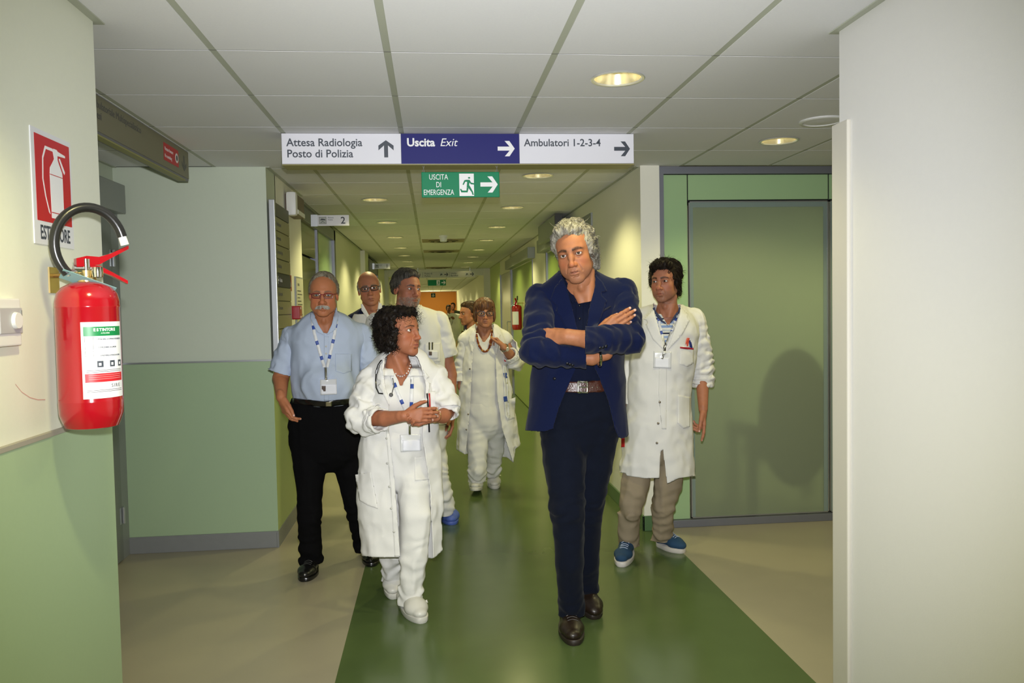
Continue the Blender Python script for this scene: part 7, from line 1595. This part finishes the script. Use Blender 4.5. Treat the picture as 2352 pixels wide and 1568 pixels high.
# ------------------------------------------------------------------ person: auburn bob, black glasses, open white coat, bead necklace
def person_6():
    Y = 6.45; t = thing('person', 'woman with auburn bob, black glasses and amber bead necklace, walking in an open white coat', 'person', (at(1110, 1130, Y)[0], Y, 0)); sk = (0.38, 0.165, 0.09)
    H = Head(at(1113, 718, 6.44), rot(0.02, 0.04, 0.0), 0.95, w=0.95, jaw=0.92, nose=1.0, brow=0.6, fat=0.7, fold=1.1, lips=0.8)
    head = H.surface(0.0034, sk, brow=(0.10, 0.05, 0.03), lip=(0.28, 0.09, 0.075)); H.eyes(t, unit([0, -1, 0]))
    nb = at(1113, 764, 6.50); nc = neck_chest(H.w([0, -0.03, -0.12])[0], nb, at(1112, 820, 6.45), 0.052, 0.115, 0.009)
    shR, elR, wrR = at(1071, 780, 6.50), at(1062, 845, 6.52), at(1058, 888, 6.46); shL, elL, wrL = at(1158, 778, 6.50), at(1183, 828, 6.46), at(1156, 796, 6.31)
    F_ = Field(*fields_of(elL, wrL, at(1128, 770, 6.26), pad=0.08), 0.004); F_.ch([elL, mid(elL, wrL, .5), wrL], [0.044, 0.037, 0.028], 0.01); hand(F_, wrL, at(1137, 772, 6.35)-wrL, (-0.35, 0.9, -0.2), (-0.6, -0.1, 0.8), 0.88, curl=((0.8, 1.0, 0.6), (0.9, 1.0, 0.6), (1.0, 1.0, 0.6), (1.0, 1.0, 0.6)), thumb=(0.6, 0.7, 0.3)); h1 = F_.mesh()
    F_ = Field(*fields_of(elR, wrR, wrR+[0, 0, -0.2], pad=0.07), 0.006); F_.ch([elR, wrR], [0.04, 0.027], 0.01); hand(F_, wrR, (0.1, -0.1, -1), (1, 0, 0), (0, -1, 0), 0.90, curl=((0.4, 0.6, 0.4),)*4); h2 = F_.mesh()
    assemble_body(t, head, [nc, h1, h2], [([nb, at(1112, 830, Y), at(1112, 940, Y)], [0.05, 0.10, 0.09]), ([shR, elR], [0.035, 0.03]), ([shL, elL], [0.035, 0.03]), ([at(1098, 960, Y), at(1096, 1040, 6.40), at(1095, 1112, 6.46)], [0.06, 0.04, 0.022]), ([at(1130, 960, Y), at(1135, 1040, 6.55), at(1132, 1095, 6.71)], [0.06, 0.04, 0.022])], sk)
    trousers(t, [(925, 1074, 1152), (945, 1070, 1156), (965, 1070, 1158)], [(1095, 970, Y, 0.095), (1097, 1030, 6.41, 0.078), (1096, 1080, 6.38, 0.070), (1095, 1108, 6.43, 0.068), (1095, 1122, 6.47, 0.070)], [(1136, 970, Y, 0.090), (1137, 1030, 6.54, 0.070), (1133, 1075, 6.62, 0.060), (1132, 1100, 6.72, 0.060)], m_coat2, Y, (0.10, 0.085), 0.008, 0.010)
    F_ = Field(*fields_of(at(1075, 760, 6.3), at(1150, 955, 6.6), pad=0.10), 0.009); trunk(F_, [(780, 1080, 1148), (830, 1076, 1148), (880, 1076, 1148), (960, 1072, 1154)], Y, 1.30)
    F_.disp(drape_folds(0.008, at(1000, 800, Y)[2], at(1000, 940, Y)[2], 9.0)); V, Q = F_.mesh(); V, Q = cut(V, Q, front_cut([(1094, 750), (1099, 768), (1111, 789), (1125, 770), (1131, 750), (1112, 730)], 6.46)); V, Q = cut(V, Q, lambda P: nb[2]+0.0-P[:, 2]); zb = at(1112, 950, Y)[2]; V, Q = cut(V, Q, lambda P: P[:, 2]-zb-0.02*np.sin(P[:, 0]*18)); tu = thick(skin_obj('tunic', V, Q, m_shirtw, t), 0.004)
    F_ = Field(*fields_of(at(1050, 760, 6.3), at(1195, 1060, 6.7), pad=0.14), 0.010); trunk(F_, [(785, 1070, 1160), (840, 1064, 1164), (900, 1058, 1174), (980, 1053, 1184), (1070, 1050, 1196)], 6.47, 1.38); F_.ch([shR, nb+[0, 0.015, -0.015], shL], [0.062, 0.082, 0.062], 0.04); F_.disp(drape_folds(0.016, at(1000, 850, Y)[2], at(1000, 1030, Y)[2], 7.0))
    V, Q = F_.mesh(); V, Q = cut(V, Q, front_cut([(1092, 745), (1088, 780), (1084, 839), (1079, 940), (1072, 1015), (1066, 1080), (1185, 1080), (1178, 1060), (1154, 986), (1141, 903), (1138, 801), (1136, 770), (1133, 745), (1112, 735)], 6.50)); V, Q = cut(V, Q, lambda P: np.maximum(np.linalg.norm(P[:, :2]-nb[:2], axis=1)-0.082, nb[2]-0.002-P[:, 2]))
    hem = lambda x: np.interp(x, [1045, 1052, 1068, 1078, 1165, 1179, 1184, 1195], [1030, 1034, 1043, 1040, 1050, 1062, 1030, 1022]); V, Q = cut(V, Q, lambda P: (hem(pxof(P)[:, 0])-pxof(P)[:, 1])*0.0035)
    cR = mid(elR, wrR, 0.8); cL = mid(elL, wrL, 0.35); pr = [(relax(V, Q, 1), Q), sleeve(shR, elR, wrR, (0.062, 0.064, 0.060, 0.056, 0.054), cuff_at(cR, wrR-elR), 0.008, 0.010), sleeve(shL, elL, wrL, (0.064, 0.072, 0.078, 0.066, 0.060), cuff_at(cL, wrL-elL), 0.011, 0.009), roll_cuff(cL, wrL-elL, 0.062, 0.06, 2, h=0.008)]
    V, Q = join(pr); co = thick(obj('coat', V, Q, m_coat, t, smooth=True), 0.004); tc = bvh(co); tz = bvh(co, tu)
    drape('lapel', [(1095, 748), (1086, 760), (1076, 772), (1082, 776), (1076, 782), (1083, 812), (1088, 800), (1092, 770)], tc, m_coat, co, 0.008, 0.004, 4, 4.8, deep=1); drape('lapel', [(1131, 748), (1140, 760), (1150, 770), (1146, 776), (1150, 782), (1140, 815), (1138, 800), (1134, 770)], tc, m_coat, co, 0.008, 0.004, 4, 4.8, deep=1)
    drape('pocket', [(1160, 920), (1184, 912), (1182, 960), (1168, 964)], tc, m_coat, co, 0.008, 0.003, 4, 4.8)
    for x, y in ((1080, 847), (1082, 882), (1081, 916), (1076, 951), (1072, 986)): dot(x, y, 0.007, tc, m_snap, co, off=0.008, y0=4.8)
    tb = bvh(tu, co, [o for o in t.children if o.name.startswith('body')][0])
    m_amb = [mat('amber bead', (0.20, 0.045, 0.015), 0.25), mat('honey bead', (0.42, 0.22, 0.05), 0.25)]; P = np.array([(1094, 757), (1095, 770), (1097, 783), (1101, 795), (1107, 804), (1113, 808), (1119, 806), (1124, 798), (1127, 787), (1129, 773), (1130, 759)], float); L = np.r_[0, np.cumsum(np.linalg.norm(np.diff(P, axis=0), axis=1))]
    nk = thing('necklace', None, None, (0, 0, 0)); nk.parent = t; nk.location = (0, 0, 0); first = None
    for i, s_ in enumerate(np.linspace(0, L[-1], 30)):
        x, y = np.interp(s_, L, P[:, 0]), np.interp(s_, L, P[:, 1]); d = unit(_fw+(x-1176)/F_PX*_rt-(y-784)/F_PX*_up); h_ = tb.ray_cast(Vector(CAM+d*5.0), Vector(d), 3.0)
        c = np.array(h_[0])-d*0.006 if h_[0] is not None else at(x, y, 6.32); r = 0.0105 if i % 3 else 0.0085
        MB().lathe(c, [(0, -r), (r*0.72, -r*0.7), (r, 0), (r*0.72, r*0.7), (0, r)], 8).build('bead', m_amb[1 if i % 4 == 1 else 0], nk, smooth=True)
    la = ribbon('lanyard', [(1157, 838), (1159, 880), (1161, 930), (1163, 955), (1167, 964), (1170, 955)], 4, tc, mat('lanyard white', (0.66, 0.67, 0.68), 0.5), t, 0.012, 0.002, y0=4.8, step=3); ribbon('band', [(1161, 838), (1165, 880), (1168, 925), (1170, 955)], 4, tc, mat('lanyard white', (0, 0, 0)), la, 0.012, 0.002, y0=4.8, step=3)
    for y in (856, 910): ribbon('blue_block', [(1160, y), (1162, y+12)], 8, tc, m_lblue, la, 0.014, 0.0015, y0=4.8, step=3)
    dot(1158, 828, 0.012, tc, m_red, la, 'red_clip', 0.016, 4.8); dot(1160, 838, 0.010, tc, m_chr, la, 'key_ring', 0.016, 4.8)
    c0 = mid(elL, wrL, 0.92); ax_ = unit(wrL-elL); e1 = unit(np.cross(ax_, [0, 0, 1])); e2 = np.cross(ax_, e1); wt = MB().tube([c0+0.031*(math.cos(a)*e1+math.sin(a)*e2) for a in np.linspace(0, 2*PI, 21)], 0.008, 8, cap=False).build('watch', m_chr, t, smooth=True); n_ = unit(np.array([0.1, -1, 0.2])-ax_*(np.array([0.1, -1, 0.2])@ax_)); MB().tube([c0+n_*0.030, c0+n_*0.040], 0.017, 14).build('dial', mat('watch dial', (0.5, 0.48, 0.42), 0.3), wt, smooth=True)
    glasses(t, H, m_blkfr, 0.056, 0.037, -0.003, 0.0030, m_lens, 0.014, 3.4)
    wc = mat('white clog', (0, 0, 0)); ws = mat('clog sole', (0, 0, 0)); shoe(t, [at(1097, 1120, 6.6)[0], 6.60, 0], at(1093, 1146, 6.30)*[1, 1, 0], 0.10, wc, ws, 0.075, 0.028, lift=-0.05, style='clog'); shoe(t, [at(1128, 1090, 6.8)[0], 6.84, 0], at(1139, 1124, 6.56)*[1, 1, 0], 0.10, wc, ws, 0.075, 0.028, style='clog')
    hm = hair_mat('auburn hair', (0.060, 0.020, 0.007), (0.20, 0.085, 0.030), (80, 80, 10))
    def cb(F_):
        F_.el((0, -0.026, 0.044), (0.088, 0.104, 0.088), k=0); F_.el((0, 0.060, 0.060), (0.066, 0.040, 0.050), k=0.02)
        for s_ in (-1, 1): F_.el((s_*0.076, -0.012, -0.020), (0.018, 0.045, 0.062), k=0.02)
        F_.el((0, -0.075, -0.03), (0.075, 0.04, 0.06), k=0.03); F_.el((0, 0.110, -0.052), (0.070, 0.090, 0.078), k=0.008, op='sub'); F_.el((0, 0.02, -0.14), (0.12, 0.12, 0.07), k=0.02, op='sub')
    Vh, Qh = cap(0.005, cb, lambda P: 0.003*creases(P, (1.6, 1, .25), 26, 1.0)); comb('hair', Vh, Qh, H, lambda P: np.stack([P[:, 0]*5, np.where(P[:, 1] > 0.0, 0.8, -0.6), -1.0+0*P[:, 0]], -1), hm, t, 1000, 0.06, 0.0013, 0.0015, 0.0015, seed=9)
person_6()
# ------------------------------------------------------------------ people further back, built more simply
def simple(label, head, yaw, roll, sc, Y, sk, top, under, sh_px, feet, hairf, m_top, m_leg, brow=(0.05, 0.03, 0.02), h=0.0044, neckv=None, coat=True, trow=None, shoes_m=None, pitch=0.03, extra=None, nbz=-0.225, **hp):
    g_ = 0.013 if Y < 15 else 0.020
    t = thing('person', label, 'person', (at(head[0], head[1], Y)[0], Y, 0)); H = Head(at(head[0], head[1], Y-0.04), rot(yaw, pitch, roll), sc, **hp)
    hp.setdefault('eye_open', 0.8); H.p = hp; hd = H.surface(h, sk, brow=brow); H.eyes(t, H.R@np.array([0, 1, 0])); wd = at(sh_px[1], 0, Y)[0]-at(sh_px[0], 0, Y)[0]
    nb = H.w([0, -0.035, nbz])[0]; nc = neck_chest(H.w([0, -0.03, -0.12])[0], nb, nb+[0, 0.03, -0.16], 0.054, min(0.11, (wd-0.12)*0.27) if Y < 15 else 0.06, 0.01)
    zs = nb[2]-0.055; shR, shL = np.array([at(sh_px[0], 0, Y)[0]+0.06, Y+0.03, zs]), np.array([at(sh_px[1], 0, Y)[0]-0.06, Y+0.03, zs]); cx = (shR[0]+shL[0])/2; ar = []; arms = []
    for s_, sg in ((shR, -1), (shL, 1)):
        e = s_+[sg*0.045, 0.03, -0.30]; w_ = e+[sg*0.0, -0.06, -0.25]; F_ = Field(*fields_of(e, w_, w_+[0, 0, -0.2], pad=0.07), g_*0.75); F_.ch([e, w_], [0.042, 0.029], 0.01); hand(F_, w_, (0, -0.15, -1), (-sg, 0, 0), (0, -1, 0), sc, curl=((0.4, 0.5, 0.3),)*4); ar.append(F_.mesh()); arms.append((s_, e, w_))
    zh = 0.53*(nb[2]+0.12); hip = np.array([cx, Y, zh+0.04]); hw = (shL[0]-shR[0])*0.5
    fR, fL = np.array([cx-0.11, Y-0.02, 0.06]), np.array([cx+0.11, Y+0.04, 0.06])
    assemble_body(t, hd, [nc]+ar, [([nb, hip+[0, 0, 0.3], hip], [0.05, hw*0.45, 0.07]), ([hip+[-0.09, 0, -0.05], (hip+fR)/2+[-0.05, 0, 0], fR], [0.06, 0.045, 0.03]), ([hip+[0.09, 0, -0.05], (hip+fL)/2+[0.05, 0, 0], fL], [0.06, 0.045, 0.03])], sk)
    F_ = Field(*fields_of(hip, fR, fL, pad=0.22), g_); F_.ch([hip+[0, 0, 0.10], hip, hip+[0, 0, -0.06]], [0.165, 0.180, 0.15], 0.03, sq=((0, 1, 0), 1.35))
    for s_, ft in ((-1, fR), (1, fL)): F_.ch([hip+[s_*0.09, 0, -0.06], (hip+ft)/2+[s_*0.02, -0.01, 0], ft], [0.10, 0.075, 0.058], 0.012)
    F_.disp(lambda P: 0.006*creases(P, (1, 1, 0.8), 9, 1.0)); V, Q = F_.mesh(); V, Q = cut(V, Q, lambda P: P[:, 2]-0.05); skin_obj('trousers', V, Q, m_leg, t)
    zb = trow if trow else hip[2]-0.10; F_ = Field(*fields_of(shR, shL, [cx, Y, zb], pad=0.16), g_); F_.ch([[cx, Y+0.02, zs-0.10], [cx, Y, hip[2]+0.15], [cx, Y, zb]], [hw*0.86, hw*0.84, hw*0.98], 0.04, sq=((0, 1, 0), 1.38)); F_.ch([shR, nb+[0, 0.01, -0.01], shL], [0.064, 0.088, 0.064], 0.04); F_.disp(drape_folds(0.012, zs-0.2, zb, 7.0))
    V, Q = F_.mesh(); V, Q = cut(V, Q, lambda P: np.maximum(np.linalg.norm(P[:, :2]-nb[:2], axis=1)-0.082, nb[2]+0.01-P[:, 2])); V, Q = cut(V, Q, lambda P: P[:, 2]-zb)
    if neckv: V, Q = cut(V, Q, front_cut(neckv, Y+0.02))
    pr = [(relax(V, Q, 1), Q)]
    for s_, e, w_ in arms: pr.append(sleeve(s_, e, w_, (0.066, 0.066, 0.060, 0.054, 0.050), cuff_at(w_, w_-e), 0.007, g_))
    V, Q = join(pr); tp = thick(obj(top, V, Q, m_top, t, smooth=True), 0.004)
    for ft, dy in ((fR, 0.0), (fL, 0.0)): shoe(t, [ft[0], ft[1]+0.07, 0], [ft[0]*1.0+math.copysign(0.02, ft[0]-cx), ft[1]-0.19, 0], 0.10, shoes_m or m_blksh, m_blksh, 0.08, 0.024, res=0.008)
    hairf(t, H)
    if extra: extra(t, H, tp, nb)
    return t
def plain_hair(c1, c2, bald=False, seed=1, n=600, long=0.0):
    def fn(t, H):
        hm = hair_mat('hair %.3f' % c1[0], c1, c2, (80, 80, 14))
        def cb(F_):
            if bald:
                for s_ in (-1, 1): F_.el((s_*0.068, -0.035, 0.012), (0.014, 0.052, 0.050), k=0.01)
                F_.el((0, -0.090, 0.0), (0.066, 0.032, 0.055), k=0.02)
            else:
                F_.el((0, -0.030, 0.046), (0.084, 0.102, 0.090), k=0); F_.el((0, 0.035, 0.095), (0.060, 0.040, 0.024), k=0.03); F_.el((0, -0.08, -0.04-long), (0.07, 0.035, 0.06), k=0.03)
                for s_ in (-1, 1): F_.el((s_*0.071, -0.045, 0.010), (0.015, 0.040, 0.052), k=0.02)
                F_.el((0, 0.105, -0.006), (0.078, 0.076, 0.088), k=0.010, op='sub')
            F_.el((0, 0.0, -0.16-long), (0.12, 0.11, 0.085), k=0.02, op='sub')
        Vh, Qh = cap(0.006, cb); comb('hair', Vh, Qh, H, lambda P: np.stack([P[:, 0]*4, -0.8+0*P[:, 0], np.where(P[:, 1] > 0, 0.4, -0.8)], -1), hm, t, n, 0.04, 0.0013, 0.0015, 0.0012, seed=seed)
    return fn
def x7(t, H, tp, nb):
    glasses(t, H, m_blkfr, 0.052, 0.032, -0.002, 0.0026, m_lens, 0.014, 3.4); tb = bvh(tp)
    F_ = Field(*fields_of(at(820, 690, 6.0), at(890, 800, 6.2), pad=0.10), 0.009); F_.ch([nb+[0, 0, -0.01], at(853, 740, 6.08), at(855, 800, 6.08)], [0.082, 0.135, 0.15], 0.04, sq=((0, 1, 0), 1.3)); V, Q = F_.mesh(); V, Q = cut(V, Q, front_cut([(832, 690), (836, 706), (857, 738), (869, 715), (873, 690), (850, 670)], 6.1)); V, Q = cut(V, Q, lambda P: nb[2]+0.0-P[:, 2]); s_ = thick(skin_obj('shirt', V, Q, m_shirtw, t), 0.003); ts = bvh(s_)
    drape('collar', [(829, 698), (830, 712), (843, 731), (857, 740), (841, 712), (833, 698)], ts, m_shirtw, s_, 0.010, 0.004, 4, 4.8, deep=1); drape('collar', [(870, 692), (877, 698), (878, 708), (868, 728), (858, 740), (867, 712)], ts, m_shirtw, s_, 0.010, 0.004, 4, 4.8, deep=1)
simple('bald man with black glasses in navy jacket, behind the man in light blue shirt', (848, 662), 0.10, -0.10+0.22, 1.06, 6.15, (0.36, 0.15, 0.085), 'jacket', None, (776, 916), None, plain_hair((0.20, 0.17, 0.13), (0.50, 0.46, 0.40), True, 2, 350), m_navy, m_navyt, (0.12, 0.10, 0.08), neckv=[(828, 660), (826, 700), (836, 740), (855, 790), (872, 745), (884, 705), (878, 660)], trow=0.80, nbz=-0.185, extra=x7, w=0.97, jaw=0.96, ear=1.1)
def x8(t, H, tp, nb): drape('collar', [(1066, 746), (1068, 762), (1074, 770), (1078, 756), (1074, 744)], bvh(tp), mat('checked scarf', (0.10, 0.09, 0.10), 0.8, vary=0.5, vscale=120), tp, 0.008, 0.004, 4, 6.5, deep=1)
simple('person in white coat seen in profile, half hidden behind the woman with black glasses', (1076, 720), -1.15, 0.05, 0.97, 8.4, (0.36, 0.15, 0.075), 'coat', None, (1046, 1132), None, plain_hair((0.020, 0.010, 0.004), (0.085, 0.045, 0.020), False, 3, 500), m_coat, m_coat2, trow=0.62, extra=x8, nose=1.2)
wcl = mat('white clog', (0, 0, 0))
simple('small distant person with black hair in a white coat before the orange end wall', (1031, 708), 0.4, 0, 1.0, 29.0, (0.20, 0.09, 0.05), 'coat', None, (1018, 1046), None, plain_hair((0.003, 0.002, 0.002), (0.01, 0.007, 0.005), False, 4, 120), m_coat, m_coat2, h=0.007, trow=0.75)
simple('small distant person in dark green clothes beside the far red extinguisher', (1040, 703), -0.3, 0, 1.0, 30.2, (0.25, 0.09, 0.05), 'jacket', None, (1033, 1057), None, plain_hair((0.006, 0.004, 0.003), (0.02, 0.012, 0.008), False, 5, 120), mat('dark green cloth', (0.015, 0.022, 0.010), 0.9), m_blk, h=0.007, trow=0.70)
